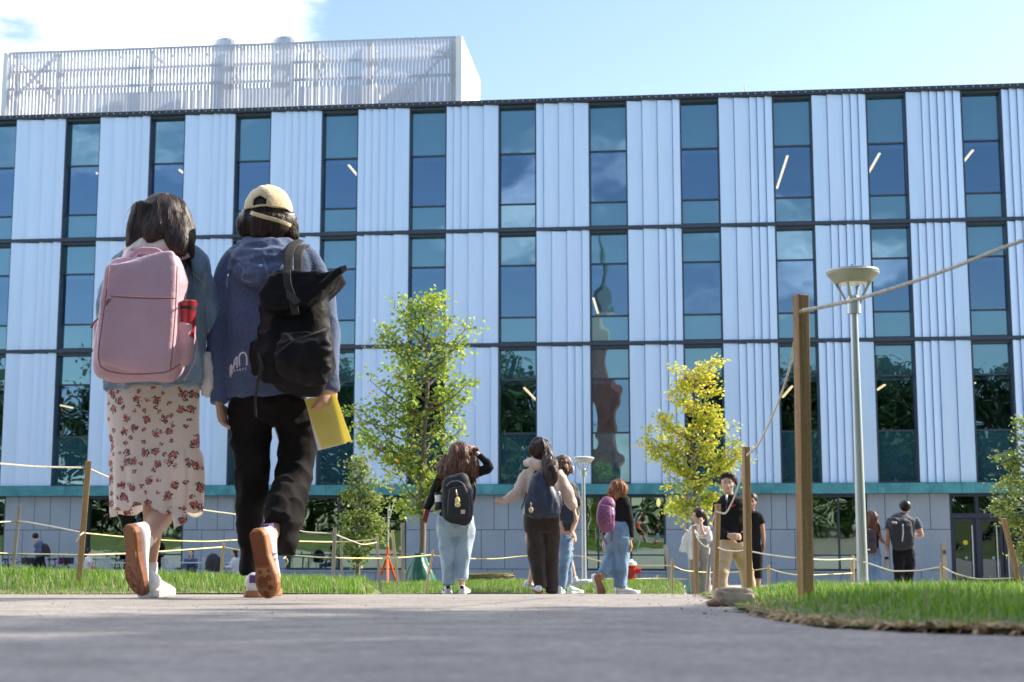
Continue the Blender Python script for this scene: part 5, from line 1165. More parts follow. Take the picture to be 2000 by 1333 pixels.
A.shoe(hz-Vector((0, .07, 0)), (.08, 1, 0), (0, 0, 1), .255, w=1.1, high=1.15)
A.shoe(A.X(250, 1026, -.34), (.09, .22, -1), (.62, .72, .25), .275, w=1.05, solem=M_gumb, side=-1, high=.95, tread=mat('sole_ridge', (.33, .14, .06), .6))
# pink backpack
M_pink = cloth('mauve_nylon', (.51, .325, .385), .55, .45, 30, .08, 4, sheen=.1, fine=.04); M_pinkd = mat('mauve_seam', (.22, .10, .11), .8)
K = packthing(A, -.2, 'large pink backpack on the back of the woman in the floral skirt', bx=268, by=740)
b = bmesh.new(); f = Fig.T
A.T(b, [(287, 509, -.20, 48, .5), (287, 513, -.20, 64, .6), (287, 535, -.21, 72, .62), (283, 600, -.22, 77, .62), (275, 680, -.23, 83, .62), (270, 722, -.23, 80, .6), (270, 738, -.22, 70, .5), (270, 744, -.22, 50, .4)], .62, 4.2, 36)
pk = packpart(K, 'main_body', b, M_pink, .007, (.006, 7), 6)
b = bmesh.new(); A.T(b, [(279, 517, -.35, 60), (279, 522, -.36, 66), (274, 575, -.375, 69), (270, 620, -.38, 70), (264, 705, -.375, 70), (263, 718, -.36, 66)], .28, 6, 36); packpart(K, 'front_pocket', b, M_pink, .006, (.004, 8, (1, 1, 1), 4), 3)
b = bmesh.new(); A.T(b, [(365, 634, -.25, 16.5), (364, 642, -.25, 17.5), (356, 700, -.25, 15.5), (350, 709, -.24, 11)], 1.5, 3, 20); packpart(K, 'side_pocket', b, M_pink, .006, (.004, 14))
b = bmesh.new(); A.T(b, [(196, 628, -.20, 9), (196, 640, -.20, 11), (197, 700, -.2, 12), (200, 708, -.2, 9)], 1.8, 3, 20); packpart(K, 'side_pocket', b, M_pink, .006)
b = bmesh.new(); A.T(b, [(217, 579, -.492, 1.6), (250, 581, -.505, 2.0), (300, 583, -.507, 2.0), (342, 583, -.492, 1.6)], 1, sm=4, seg=8); packpart(K, 'zip', b, M_pinkd)
b = bmesh.new(); A.T(b, [(196, 716, -.45, 1.4), (215, 726, -.47, 1.4), (265, 731, -.48, 1.4), (320, 728, -.46, 1.4), (352, 712, -.38, 1.4)], 1, sm=4, seg=6); A.T(b, [(214, 519, -.44, 1.2), (204, 600, -.46, 1.2), (192, 690, -.45, 1.2), (196, 716, -.45, 1.2)], seg=6); A.T(b, [(346, 520, -.44, 1.2), (343, 600, -.46, 1.2), (336, 690, -.46, 1.2), (333, 722, -.45, 1.2)], seg=6); packpart(K, 'piping', b, M_pinkd)
b = bmesh.new(); A.T(b, [(250, 512, -.26, 5), (262, 496, -.27, 5.5), (280, 489, -.27, 6), (302, 490, -.27, 6), (318, 500, -.27, 5.5), (323, 515, -.26, 5)], .5, sm=4); packpart(K, 'handle', b, M_pink)
b = bmesh.new(); A.T(b, [(328, 512, -.14, 14), (348, 496, -.13, 15), (372, 492, -.04, 14), (388, 500, .06, 12)], .4, 3); packpart(K, 'shoulder_strap', b, M_pink, .005)
b = bmesh.new(); A.T(b, [(262, 512, -.14, 13), (250, 498, -.10, 13), (240, 500, .03, 12)], .4, 3); packpart(K, 'shoulder_strap', b, M_pink, .005)
b = bmesh.new(); A.T(b, [(192, 622, -.32, 1.6), (184, 630, -.33, 1.8), (178, 641, -.33, 2.6)], seg=8); packpart(K, 'zip_pull', b, M_pinkd)
b = bmesh.new(); A.T(b, [(216, 582, -.50, 2.5), (210, 590, -.505, 3.2), (206, 597, -.50, 2.6)], .4, seg=8); packpart(K, 'zip_pull', b, M_pinkd)
b = bmesh.new(); A.T(b, [(378, 640, -.1, 1.6), (384, 670, -.12, 1.6), (380, 705, -.13, 1.6), (362, 738, -.16, 1.6)], seg=8); packpart(K, 'strap_end', b, M_pink)
b = bmesh.new(); tt = thing('tumbler', P(368, 640, 5.58), 'dark red tumbler in the side pocket of the pink backpack', 'tumbler')
A.T(b, [(366, 660, -.27, 12.5), (368, 605, -.27, 15), (368.5, 603, -.27, 15)], sm=1, seg=28); bm_obj('cup', b, mat('red_enamel', (.30, .02, .03), .3, coat=.5), tt)
b = bmesh.new(); A.T(b, [(368, 606, -.27, 15.5), (368.5, 600, -.27, 15.5)], sm=1, seg=28); bm_obj('band', b, mat('black_rubber', (.01, .01, .012), .6), tt)
b = bmesh.new(); A.T(b, [(368.5, 600, -.27, 15.4), (369, 590, -.27, 15.8), (369, 588, -.27, 14)], sm=1, seg=28); bm_obj('lid', b, mat('red_enamel', (.30, .02, .03), .3), tt)
# ================================================= woman in cap and hoodie
B = Fig(5.85, 'woman in beige cap, navy hoodie and black trousers carrying the yellow folder', M_skin, (515, 1165)); b = B.body
B.head(525, 412, 0, 98, (.15, .97, .0))
B.T(b, [(525, 450, .02, 22), (527, 500, .03, 28), (528, 530, .03, 58), (526, 640, .03, 60), (522, 720, .03, 60), (520, 790, .03, 68)], .6)
B.T(b, [(452, 520, .03, 20), (437, 620, .03, 16), (430, 700, .02, 14), (428, 780, -.02, 10), (428, 790, -.02, 10)]); B.hand(B.X(428, 786, -.02), (.22, .1, -1), (.9, -.2, 0), .95, .75, 1)
B.T(b, [(605, 520, .03, 20), (628, 620, .03, 16), (638, 700, .0, 14), (642, 750, -.05, 10.5), (643, 762, -.05, 11)]); B.hand(B.X(646, 752, -.06), (-.25, -.1, -1), (-.75, .65, 0), .98, .75, -1)
B.T(b, [(495, 800, .02, 34), (492, 900, .0, 24), (490, 1000, 0, 18), (491, 1080, 0, 12), (497, 1136, 0, 11)]); B.T(b, [(560, 800, .02, 34), (578, 900, .05, 24), (566, 960, -.02, 20), (545, 1015, -.2, 14), (530, 1050, -.34, 11), (520, 1064, -.36, 12)])
B.finish_body(.0055)
M_navy = cloth('navy_fleece', (.075, .105, .19), .95, .4, 45, .22, 5, sheen=.1, fine=.25, fs=160)
jb = bmesh.new()
B.T(jb, [(528, 480, .02, 42), (529, 492, .02, 66), (530, 515, .02, 86), (531, 560, .02, 88), (528, 640, .02, 84), (523, 710, .02, 79), (522, 755, .02, 77), (522, 762, .02, 75), (522, 778, .02, 76)], .66, 2.4, 32)
B.T(jb, [(578, 488, .02, 10), (592, 498, .02, 22), (604, 514, .02, 28), (620, 560, .03, 29), (633, 620, .03, 27), (639, 680, .0, 25), (641, 730, -.03, 24), (641, 741, -.04, 21), (641, 764, -.05, 20)])
B.T(jb, [(482, 489, .02, 10), (468, 500, .02, 22), (456, 516, .02, 26), (441, 560, .02, 26), (432, 620, .03, 23), (427, 690, .02, 21), (426, 748, .0, 19), (426, 760, -.01, 17), (426, 787, -.02, 16)])
hd = B.solid('hoodie', jb, M_navy, .0065, (.010, 8, (1, 1, .8), 2))
hb = bmesh.new()
B.T(hb, [(455, 520, .03, 13), (478, 530, -.10, 22), (515, 536, -.16, 24), (550, 525, -.13, 20), (572, 500, .0, 14)], 1); B.T(hb, [(460, 500, .04, 16), (480, 505, -.09, 22), (518, 510, -.14, 24), (552, 500, -.10, 22), (578, 482, .02, 14)], 1)
B.T(hb, [(475, 482, .05, 14), (495, 484, -.08, 18), (525, 486, -.11, 19), (555, 480, -.06, 16), (570, 472, .04, 12)], 1)
hh = B.solid('hood', hb, M_navy, .006, (.014, 11, (.6, 1, 2.0), 5)); sb = bmesh.new()
strokes(sb, [[(466, 516), (476, 528), (472, 545), (490, 552)], [(514, 505), (519, 520), (524, 540)], [(446, 535), (443, 550), (444, 562)]], B.D-.5, 1.6); decal('seam', sb, mat('pale_stitch', (.22, .26, .40), .9), hh, hh, B.root)
sb = bmesh.new(); strokes(sb, [[(450, 735), (450, 718), (452, 713), (453, 720), (453, 731)], [(456, 721), (459, 703), (463, 697)], [(463, 697), (463, 708), (463, 719)], [(457, 713), (460, 711), (463, 710)], [(468, 716), (467, 700), (470, 691), (476, 689), (481, 695), (482, 704), (482, 714)]], B.D-.5, 3.0)
let = {'R': [[(0, 1), (0, 0)], [(0, 0), (.7, .1), (.6, .5), (0, .5)], [(.2, .5), (.8, 1)]], 'A': [[(0, 1), (.4, 0)], [(.4, 0), (.8, 1)], [(.15, .65), (.65, .65)]], 'N': [[(0, 1), (0, 0)], [(0, 0), (.7, 1)], [(.7, 1), (.7, 0)]], 'C': [[(.8, .15), (.3, 0), (0, .5), (.3, 1), (.8, .85)]], 'E': [[(0, 0), (0, 1)], [(0, 0), (.7, 0)], [(0, .5), (.6, .5)], [(0, 1), (.7, 1)]]}
for i, ch in enumerate('RANCE'):
    ox = 456.5+i*5.6; oy = 722.5-i*.95; strokes(sb, [[(ox+x*3.6, oy+y*4) for x, y in ln] for ln in let[ch]], B.D-.5, .9)
strokes(sb, [[(450.5, 739), (450.5, 733.5)], [(450.5, 733.5), (453, 733)], [(450.5, 736), (452.6, 735.6)]], B.D-.5, .9)
decal('printed_letters', sb, mat('white_print', (.68, .68, .72), .8), hd, hd, B.root, .003)
hb = bmesh.new(); B.E(hb, 525, 413, 0, 43.5, 45, 47.5); B.T(hb, [(500, 425, .0, 32), (488, 445, -.01, 26), (481, 462, -.01, 14)], 1); B.T(hb, [(525, 430, -.04, 42), (525, 455, -.05, 36), (527, 468, -.05, 26)], .8); B.T(hb, [(550, 425, 0, 28), (560, 450, 0, 24), (572, 470, -.01, 11)], 1)
hb = B.solid('hair', hb, H_dark, .006, (.005, 22, (1, 1, .25), 7)); strands(B, hb, 2600, .10, .003, 8, B.X(525, 380), .005, .15, m=H_dark, ztop=B.X(525, 424).z)
# cap (crown with the rear opening), strap, button
M_cap2 = cloth('khaki_twill', (.66, .53, .33), .9, .3, 90, .1)
def capmesh():
    V = []; F = []; c = B.X(524, 416, .0); n1, n2 = 64, 26; keep = set()
    for j in range(n2):
        ph = PI/2*j/(n2-1)
        for i in range(n1):
            a = 2*PI*i/n1; cr = 1+.012*abs(math.sin(3*a))
            rr = math.cos(ph)**.82*cr; V.append(c+Vector((46*B.u*math.cos(a)*rr*(1+.01*math.sin(9*a+3*ph)), 49.5*B.u*math.sin(a)*rr, 52*B.u*math.sin(ph)**.95-.002*math.cos(2*a)+.0015*math.sin(7*a+ph*9))))
    for j in range(n2-1):
        for i in range(n1):
            a = 2*PI*(i+.5)/n1; x = math.cos(a)*math.cos(PI/2*(j+.5)/(n2-1)); z = math.sin(PI/2*(j+.5)/(n2-1)); back = math.sin(a) < 0
            if back and ((x+.18)/.285)**2+(max(0, z-.12)/.30)**2 < 1 and z > .0 and j > 0: continue
            F.append((j*n1+i, j*n1+(i+1) % n1, (j+1)*n1+(i+1) % n1, (j+1)*n1+i))
    me = np_mesh('cap', np.array([tuple(v) for v in V]), np.array(F)); o = finish('cap', me, M_cap2, B.root, smooth=True); s_ = o.modifiers.new('thickness', 'SOLIDIFY'); s_.thickness = .004; s_.offset = 1; return o
cp = capmesh()
bm = bmesh.new(); B.T(bm, [(490, 416, -.108, 4), (512, 423, -.130, 4), (542, 431, -.122, 3.6), (568, 441, -.085, 3.6)], .35, 4); bm_obj('cap_strap', bm, M_cap2, cp, smooth=True)
bm = bmesh.new(); B.E(bm, 524, 363.5, 0, 4, 2); bm_obj('cap_button', bm, M_cap2, cp, smooth=True)
bm = bmesh.new(); v = []; 
for j, t in enumerate(np.linspace(0, 1, 8)):
    for i, a in enumerate(np.linspace(.35, PI-.35, 18)): v.append(bm.verts.new(B.X(524, 418, 0)+Vector((46*B.u*math.cos(a)*(1+.0*t), (48+34*t)*B.u*math.sin(a), -.012*t-.02*abs(math.cos(a))*t))))
for j in range(7):
    for i in range(17): bm.faces.new((v[j*18+i], v[j*18+i+1], v[(j+1)*18+i+1], v[(j+1)*18+i]))
bm_obj('cap_brim', bm, M_cap2, cp, smooth=True).modifiers.new('thickness', 'SOLIDIFY').thickness = .004
M_blk = cloth('black_cloth', (.011, .0095, .0095), .9, .3, 40, .3, sheen=0, spec=.15); 
tb_ = bmesh.new()
B.T(tb_, [(522, 755, .02, 70), (522, 790, .02, 72), (520, 830, .02, 66)], .66, 2.4, 28); B.T(tb_, [(491, 790, .02, 42), (489, 850, .01, 39), (490, 930, .0, 34), (490, 1000, .0, 28), (490, 1060, .0, 22), (489, 1100, .0, 18), (488, 1122, .0, 17.5)])
B.T(tb_, [(571, 790, .02, 43), (581, 850, .02, 38), (579, 900, .02, 34), (572, 940, -.02, 35), (561, 975, -.12, 36), (551, 1005, -.22, 33), (546, 1026, -.28, 28)])
B.T(tb_, [(574, 990, -.2, 22), (568, 1030, -.26, 18), (562, 1058, -.28, 17), (559, 1082, -.28, 16)], 1.3)
tr_ = B.solid('trousers', tb_, M_blk, .0065, (.013, 9, (1.1, 1, 1.3), 3))
h2 = P(503, 1166, 5.85); h2.z = G(5.85)+.003; M_pur = mat('purple_trim', (.10, .05, .22), .6)
B.shoe(h2-Vector((0, .09, 0)), (.05, 1, 0), (0, 0, 1), .27, w=1.3, high=1.1, solem=M_gum, stripe=M_pur, side=1)
B.shoe(B.X(499, 1034, -.42), (.175, .16, -1), (.45, .82, .2), .268, w=1.0, solem=M_gum, tread=M_gumd, stripe=M_pur, side=1)
# black roll-top backpack
M_blkn = mat('black_nylon', (.007, .0065, .008), .6, spec=.18, var=.25, scale=6, bump=.4, bscale=35); M_web = mat('grey_webbing', (.035, .033, .03), .75, spec=.2, bump=.5, bscale=200)
K = packthing(B, -.2, 'black roll-top backpack on the woman in the cap', bx=575, by=765)
b = bmesh.new()
B.T(b, [(572, 548, -.22, 40, .5), (573, 562, -.23, 58, .62), (575, 600, -.24, 64, .66), (577, 650, -.25, 66, .7), (577, 705, -.26, 72, .7), (577, 735, -.26, 66, .66), (574, 757, -.24, 46, .5), (573, 765, -.23, 25, .3)], .66, 3.2, 36)
prism(b, [(505, 572), (520, 548), (541, 531), (600, 529), (634, 532), (655, 528), (664, 532), (650, 545), (625, 572), (600, 592), (575, 600), (545, 606), (514, 602)], 5.85-.40, .24)
B.T(b, [(500, 665, -.2, 16), (505, 700, -.2, 20), (510, 730, -.2, 16)], 1.2)
packpart(K, 'main_body', b, M_blkn, .007, (.013, 10, (1, 1, 1.1), 9), 7)
b = bmesh.new(); B.T(b, [(595, 655, -.44, 40), (593, 690, -.46, 52), (590, 722, -.45, 50), (588, 738, -.41, 38)], .36, 3.5, 28); packpart(K, 'front_pocket', b, M_blkn, .006, (.012, 13, (1, 1, 1.6), 2))
b = bmesh.new(); B.T(b, [(541, 690, -.50, 1.8), (570, 668, -.55, 1.8), (605, 655, -.56, 1.8), (638, 642, -.49, 1.8)], seg=8); packpart(K, 'zip', b, M_web)
b = bmesh.new(); B.T(b, [(628, 560, -.45, 8), (645, 545, -.44, 7.5), (658, 533, -.43, 7.5), (668, 527, -.42, 7)], .5, 3); packpart(K, 'roll_strap', b, M_blkn)
b = bmesh.new(); prism(b, [(664, 521), (676, 518), (679, 527), (668, 533)], 5.42, .02); packpart(K, 'buckle', b, M_dark, smooth=False)
b = bmesh.new(); B.T(b, [(560, 530, -.44, 7), (562, 555, -.455, 7), (572, 585, -.47, 7), (577, 615, -.48, 7)], .3, 5); packpart(K, 'front_strap', b, M_web)
b = bmesh.new(); prism(b, [(558, 566), (575, 574), (588, 590), (575, 596), (560, 582)], 5.36, .025); packpart(K, 'buckle', b, mat('black_plastic', (.012, .012, .014), .25), smooth=False)
b = bmesh.new(); B.T(b, [(562, 532, -.26, 9), (564, 500, -.20, 9), (572, 480, -.12, 9), (585, 470, .0, 8)], .3, 4); packpart(K, 'shoulder_strap', b, M_web, smooth=False)
b = bmesh.new(); B.T(b, [(582, 532, -.26, 8), (582, 500, -.20, 8), (590, 482, -.10, 8), (598, 480, .02, 8)], .3, 4); packpart(K, 'shoulder_strap', b, M_web, smooth=False)
b = bmesh.new(); B.T(b, [(505, 690, -.35, 3), (512, 715, -.37, 3.5), (505, 740, -.36, 3), (498, 790, -.2, 2.6), (500, 815, -.18, 2.6)], .5, seg=8); packpart(K, 'strap_end', b, M_web)
b = bmesh.new(); q = B.X(641, 712, -.44); 
vv = [b.verts.new(q+Vector((.014*math.cos(a), .010*math.cos(a), .019*math.sin(a)))) for a in np.linspace(0, 2*PI, 20, endpoint=False)]; b.faces.new(vv)
ex = bmesh.ops.extrude_face_region(b, geom=b.faces[:]); bmesh.ops.translate(b, vec=(0, -.004, 0), verts=[v_ for v_ in ex['geom'] if isinstance(v_, bmesh.types.BMVert)]); pt = packpart(K, 'patch', b, mat('patch_white', (.5, .5, .5), .7), smooth=False)
b = bmesh.new(); bxyz(b, q.x-.009, q.x+.009, q.y-.016, q.y-.006, q.z-.005, q.z+.005); tube(b, [q+Vector((.010*math.cos(a), -.007+.007*math.cos(a), .014*math.sin(a))) for a in np.linspace(0, 2*PI, 17)], .0012, 6, cap=False); packpart(K, 'patch_mark', b, M_dark, smooth=False)
# folder and papers
b = bmesh.new(); prism(b, [(594, 780), (655, 770), (687, 862), (628, 876)], 5.78, .003); fo = meta(bm_obj('folder', b, mat('yellow_card', (.96, .86, .28), .55, var=.03, trans=.45), None, P(640, 825, 5.78)), 'yellow folder in the right hand of the woman in the cap', 'folder')
b = bmesh.new(); prism(b, [(596, 782), (652, 773), (675, 866), (621, 880)], 5.785, .012); bm_obj('papers', b, mat('paper', (.75, .73, .72), .8), fo)
# ================================================= the other walkers
M_jeanl = cloth('light_denim', (.36, .46, .55), .9, .5, 50, .22, 5, fine=.15, fs=200); M_jeanm = cloth('mid_denim', (.15, .25, .38), .9, .5, 50, .3, 5, fine=.15, fs=200)
M_blkt = cloth('black_knit', (.012, .012, .014), .9, .3, 80, .2, sheen=0, spec=.2); M_beige = cloth('beige_fleece', (.56, .43, .36), .95, .3, 50, .06, 5)
M_brownt = cloth('dark_brown_cotton', (.045, .032, .028), .9, .3, 50, .25, 6, spec=.2); M_navyn = mat('navy_nylon', (.015, .022, .05), .5, var=.25, scale=6, bump=.3, bscale=30)
M_greyj = cloth('charcoal_jacket', (.05, .05, .055), .8); M_purn = mat('plum_nylon', (.20, .06, .15), .6, var=.2, scale=8, bump=.3, bscale=40)
M_wht = cloth('white_cotton', (.72, .71, .70), .9, .3, 40, .05); M_taupe = cloth('taupe_cloth', (.30, .26, .22), .9, .3, 40, .12); M_khaki = cloth('khaki_cotton', (.52, .38, .24), .9, .3, 40, .08)
M_gteem = cloth('grey_tee', (.055, .06, .075), .9, .3, 40); M_blkp = mat('black_pack', (.009, .0095, .013), .7, spec=.2); M_minty = mat('mint_shoe', (.50, .68, .62), .5, var=.05)
def gz(x, D): return float(GZ(np.array([P(x, 1100, D).x]), np.array([D]))[0])
def foot(F, x, dd=0, z=None): p = F.X(x, 1150, dd); p.z = (gz(x, F.D+dd)+.003) if z is None else z; return p
def strap(F, t, pts, m, nm='shoulder_strap', k=.35): b = bmesh.new(); F.T(b, pts, k, 3, seg=12); packpart(t, nm, b, m, smooth=True)
# --- girl with hand in hair, light jeans
F = Fig(15.3, 'woman in black top and light blue jeans lifting one hand to her long dark hair', M_skin3, (890, 1159)); b = F.body
F.head(899, 888, 0, 44, (.1, 1, .1)); F.T(b, [(898, 905, .02, 8), (898, 925, .02, 10), (897, 940, .02, 24), (893, 1000, .02, 22), (890, 1030, .02, 28)], .65)
F.T(b, [(924, 928, .02, 8), (944, 921, -.02, 7.5), (957, 915, -.03, 6.5), (950, 904, -.02, 6), (938, 892, -.02, 4.5), (929, 883, -.03, 3.8)]); F.hand(F.X(930, 884, -.03), (-.8, -.1, .5), (-.2, 1, -.4), .95, .5, 1)
F.T(b, [(861, 930, .02, 8), (848, 960, .02, 6.5), (838, 985, 0, 5.5), (831, 1000, -.02, 4)]); F.hand(F.X(831, 1001, -.02), (-.15, -.1, -1), (.9, .2, 0), .95, .9, 1)
for x, y2 in ((874, 1150), (902, 1148)): F.T(b, [(x+(2 if x < 890 else -2), 1030, .02, 15), (x, 1080, 0, 10), (x, 1125, 0, 6.5), (x, y2, .02, 5.5)])
F.finish_body()
b = bmesh.new(); F.T(b, [(898, 920, .02, 14), (897, 927, .02, 30), (895, 950, .02, 30), (892, 990, .02, 28), (890, 1012, .02, 33), (890, 1018, .02, 33)], .62, 2.4)
F.T(b, [(922, 926, .02, 11), (943, 920, -.02, 9.5), (956, 913, -.03, 8.5), (949, 902, -.02, 7.5), (936, 889, -.02, 5.5)]); F.T(b, [(864, 930, .02, 11), (849, 960, .02, 9), (838, 986, 0, 7), (833, 996, -.01, 6)]); F.solid('top', b, M_blkt, None, (.008, 9))
b = bmesh.new(); F.T(b, [(890, 1008, .02, 34), (890, 1030, .02, 37), (891, 1050, .02, 36)], .66, 2.4); F.T(b, [(873, 1040, .01, 18), (874, 1075, 0, 15.5), (875, 1110, 0, 12), (875, 1136, 0, 11.5), (875, 1142, 0, 12)]); F.T(b, [(908, 1040, .01, 19.5), (904, 1075, .02, 18), (901, 1105, 0, 15), (899, 1132, -.02, 14)]); F.solid('jeans', b, M_jeanl, None, (.014, 9, (1, 1, .6)))
F.shoe(foot(F, 875, -.05), (-.12, 1, 0), (0, 0, 1), .26, w=1.1, stripe=M_blkp); F.shoe(foot(F, 902, -.15), (.12, 1, .05), (0, -.05, 1), .26, w=1.1, stripe=M_blkp)
b = bmesh.new(); F.E(b, 899, 889, 0, 22, 24, 24); F.T(b, [(898, 895, -.03, 24), (893, 915, -.05, 28), (889, 930, -.05, 29), (888, 938, -.05, 24)], .6); F.T(b, [(880, 898, -.02, 14), (866, 914, -.02, 12), (856, 920, -.02, 6)], .8); F.T(b, [(915, 895, -.03, 14), (922, 915, -.05, 12), (924, 932, -.05, 8)], .8)
F.T(b, [(912, 883, -.02, 7), (924, 880, -.03, 5), (932, 876, -.03, 3)], .8); hb = F.solid('hair', b, H_brown, .010, (.024, 12, (1, 1, .22))); strands(F, hb, 2000, .17, .009, 5, F.X(899, 868), .012, .7, m=H_brown)
K = packthing(F, -.2, 'black backpack on the woman lifting her hand to her hair', bx=893, by=1020)
b = bmesh.new(); F.T(b, [(889, 930, -.2, 14), (890, 935, -.21, 24), (892, 960, -.22, 29), (894, 995, -.23, 30), (894, 1014, -.23, 27), (893, 1021, -.22, 18)], .62, 3.4, 24); packpart(K, 'main_body', b, M_blkp, .010, (.006, 8)); b = bmesh.new(); F.T(b, [(893, 952, -.37, 16), (896, 975, -.39, 21), (896, 1005, -.39, 22), (895, 1014, -.37, 18)], .35, 4); packpart(K, 'front_pocket', b, M_blkp, .009)
b = bmesh.new(); F.T(b, [(872, 950, -.37, 1.1), (880, 942, -.38, 1.1), (893, 940, -.39, 1.1), (905, 946, -.38, 1.1), (914, 975, -.39, 1), (917, 1002, -.38, 1)], seg=6); packpart(K, 'zip', b, mat('grey_zip', (.12, .12, .13), .4))
b = bmesh.new(); q = F.X(904, 1000, -.505); bxyz(b, q.x-.02, q.x+.022, q.y, q.y+.01, q.z-.02, q.z+.02); packpart(K, 'patch', b, mat('patch_tan', (.5, .42, .33), .7), smooth=False)
strap(F, K, [(924, 930, -.08, 3), (928, 950, -.12, 3), (926, 975, -.15, 3), (920, 990, -.2, 3)], M_blkp)
b = bmesh.new(); q = F.X(891, 957, -.42); tube(b, [q, q+Vector((.004, -.03, -.03)), q+Vector((.012, -.04, -.06))], .006, 8); ell(b, q+Vector((.016, -.045, -.11)), (.026, .022, .038), seg=12); ell(b, q+Vector((.018, -.05, -.155)), (.03, .024, .026), seg=12); packpart(K, 'tassel', b, mat('pale_yellow_tassel', (.72, .60, .25), .8, var=.3, scale=30))
t = thing('travel_cup', F.X(857, 984, -.2), 'white travel cup with black lid in the pocket of the black backpack', 'cup'); b = bmesh.new(); F.T(b, [(857, 986, -.2, 6), (856, 967, -.2, 7)], 1, sm=1); bm_obj('cup', b, M_white, t); b = bmesh.new(); F.T(b, [(856, 967, -.2, 7.3), (855.5, 962, -.2, 6.5)], 1, sm=1); bm_obj('lid', b, M_blkp, t); b = bmesh.new(); F.T(b, [(857, 996, -.2, 8), (857, 981, -.2, 7.5)], 1.1, sm=1); packpart(K, 'side_pocket', b, M_blkp)
b = bmesh.new(); q = F.X(832, 1008, -.07); M_ = Matrix.Translation(q) @ Matrix.Rotation(.25, 4, 'Y') @ Matrix.Rotation(.5, 4, 'Z'); bxyz(b, -.027, .027, -.006, .006, -.07, .07, M_); bmesh.ops.bevel(b, geom=b.edges[:], offset=.004, segments=2, affect='EDGES')
meta(bm_obj('phone', b, mat('red_black_case', (.22, .02, .03), .4, var=.95, scale=60), None, q), 'phone in a red and black case held low by the woman in light jeans', 'phone')
# --- girl in beige hoodie
F = Fig(15.2, 'woman in beige hoodie and dark brown trousers with a long black ponytail', M_skin, (1055, 1160)); b = F.body
F.head(1052, 880, 0, 46, (-.80, .6, .03)); F.T(b, [(1054, 898, .02, 8), (1056, 918, .02, 10), (1058, 935, .02, 26), (1058, 990, .02, 24), (1058, 1020, .02, 30)], .65)
F.T(b, [(1030, 930, .02, 9), (1016, 958, -.02, 7.5), (1002, 972, -.06, 6), (988, 980, -.08, 4)]); F.hand(F.X(989, 980, -.08), (-.9, 0, .2), (-.1, -.4, -1), .95, .3, 1)
F.T(b, [(1090, 930, .02, 9), (1106, 962, 0, 7.5), (1119, 990, 0, 5), (1122, 998, 0, 4.2)]); F.hand(F.X(1122, 996, 0), (.25, -.1, -1), (-.9, .2, 0), 1.0, .45, -1)
for x, y2 in ((1050, 1140), (1077, 1140)): F.T(b, [(x, 1030, .01, 11), (x, 1080, 0, 8), (x+2, 1125, -.01, 6), (x+2, y2, -.01, 5)])
F.finish_body()
b = bmesh.new(); F.T(b, [(1058, 912, .02, 14), (1058, 920, .02, 32), (1059, 945, .02, 37), (1059, 985, .02, 34), (1058, 1003, .02, 35), (1058, 1010, .02, 33)], .62, 2.4)
F.T(b, [(1034, 924, .02, 13), (1021, 945, .0, 13.5), (1013, 960, -.02, 12), (1001, 970, -.06, 10), (988, 977, -.08, 7), (984, 979, -.08, 5.5)]); F.T(b, [(1086, 924, .02, 13), (1098, 945, .02, 13.5), (1109, 965, .0, 12.5), (1117, 985, 0, 10), (1122, 994, 0, 7)])
F.T(b, [(1026, 906, .0, 6), (1038, 904, -.08, 9), (1055, 912, -.12, 11), (1072, 910, -.08, 9), (1078, 905, .02, 6)], .9); F.solid('hoodie', b, M_beige, None, (.014, 8, (1, 1, 1), 3))
b = bmesh.new(); F.T(b, [(1058, 1000, .02, 35), (1058, 1020, .02, 36), (1058, 1040, .02, 34)], .66, 2.4); F.T(b, [(1046, 1030, .01, 19), (1048, 1080, 0, 18), (1053, 1120, -.02, 14), (1056, 1150, -.04, 12.5)]); F.T(b, [(1077, 1030, .01, 18), (1077, 1080, .02, 14), (1078, 1120, .02, 13), (1078, 1158, .0, 11.5)]); F.E(b, 1089, 1050, 0, 5, 14); F.solid('trousers', b, M_brownt, None, (.009, 8, (1, 1, .8), 8))
F.shoe(foot(F, 1053, -.12), (-.1, 1, .1), (0, -.1, 1), .25, w=1.15, solem=M_gumb); F.shoe(foot(F, 1077, .06), (.1, 1, 0), (0, 0, 1), .25, m=M_blkp, w=1.05, solem=M_blkp, lace=False)
b = bmesh.new(); F.E(b, 1054, 877, .01, 20, 22, 24); F.T(b, [(1062, 883, -.01, 13), (1068, 887, -.08, 9), (1072, 900, -.14, 12), (1076, 925, -.25, 13.5), (1075, 942, -.27, 9), (1073, 953, -.27, 3.5)], .8); hb = F.solid('hair', b, H_dark, .009, (.022, 13, (1, 1, .22), 2)); strands(F, hb, 1500, .16, .009, 15, F.X(1050, 862), .006, .25, m=H_dark)
K = packthing(F, -.2, 'navy drawstring backpack on the woman in the beige hoodie', bx=1060, by=1008)
b = bmesh.new(); F.T(b, [(1054, 923, -.18, 8), (1055, 932, -.2, 16), (1057, 955, -.22, 25), (1059, 985, -.24, 32), (1060, 1002, -.23, 33), (1060, 1009, -.22, 26)], .62, 2.8, 24); F.T(b, [(1088, 965, -.18, 7), (1091, 985, -.18, 9), (1088, 998, -.18, 6)]); packpart(K, 'main_body', b, M_navyn, .010, (.016, 8, (1.4, 1, .5), 4), 3)
strap(F, K, [(1046, 922, -.1, 3), (1040, 918, -.02, 3.2), (1036, 925, .05, 3)], M_navyn); strap(F, K, [(1028, 962, -.12, 1.3), (1022, 985, -.12, 1.3), (1018, 995, -.12, 1)], M_navyn, 'strap_end')
b = bmesh.new(); q = F.X(1037, 982, -.40); tube(b, [q, q+Vector((0, -.01, -.04))], .004, 6); ell(b, q+Vector((0, -.012, -.075)), (.024, .012, .03), seg=12); packpart(K, 'key_charm', b, mat('tan_charm', (.6, .42, .28), .6))
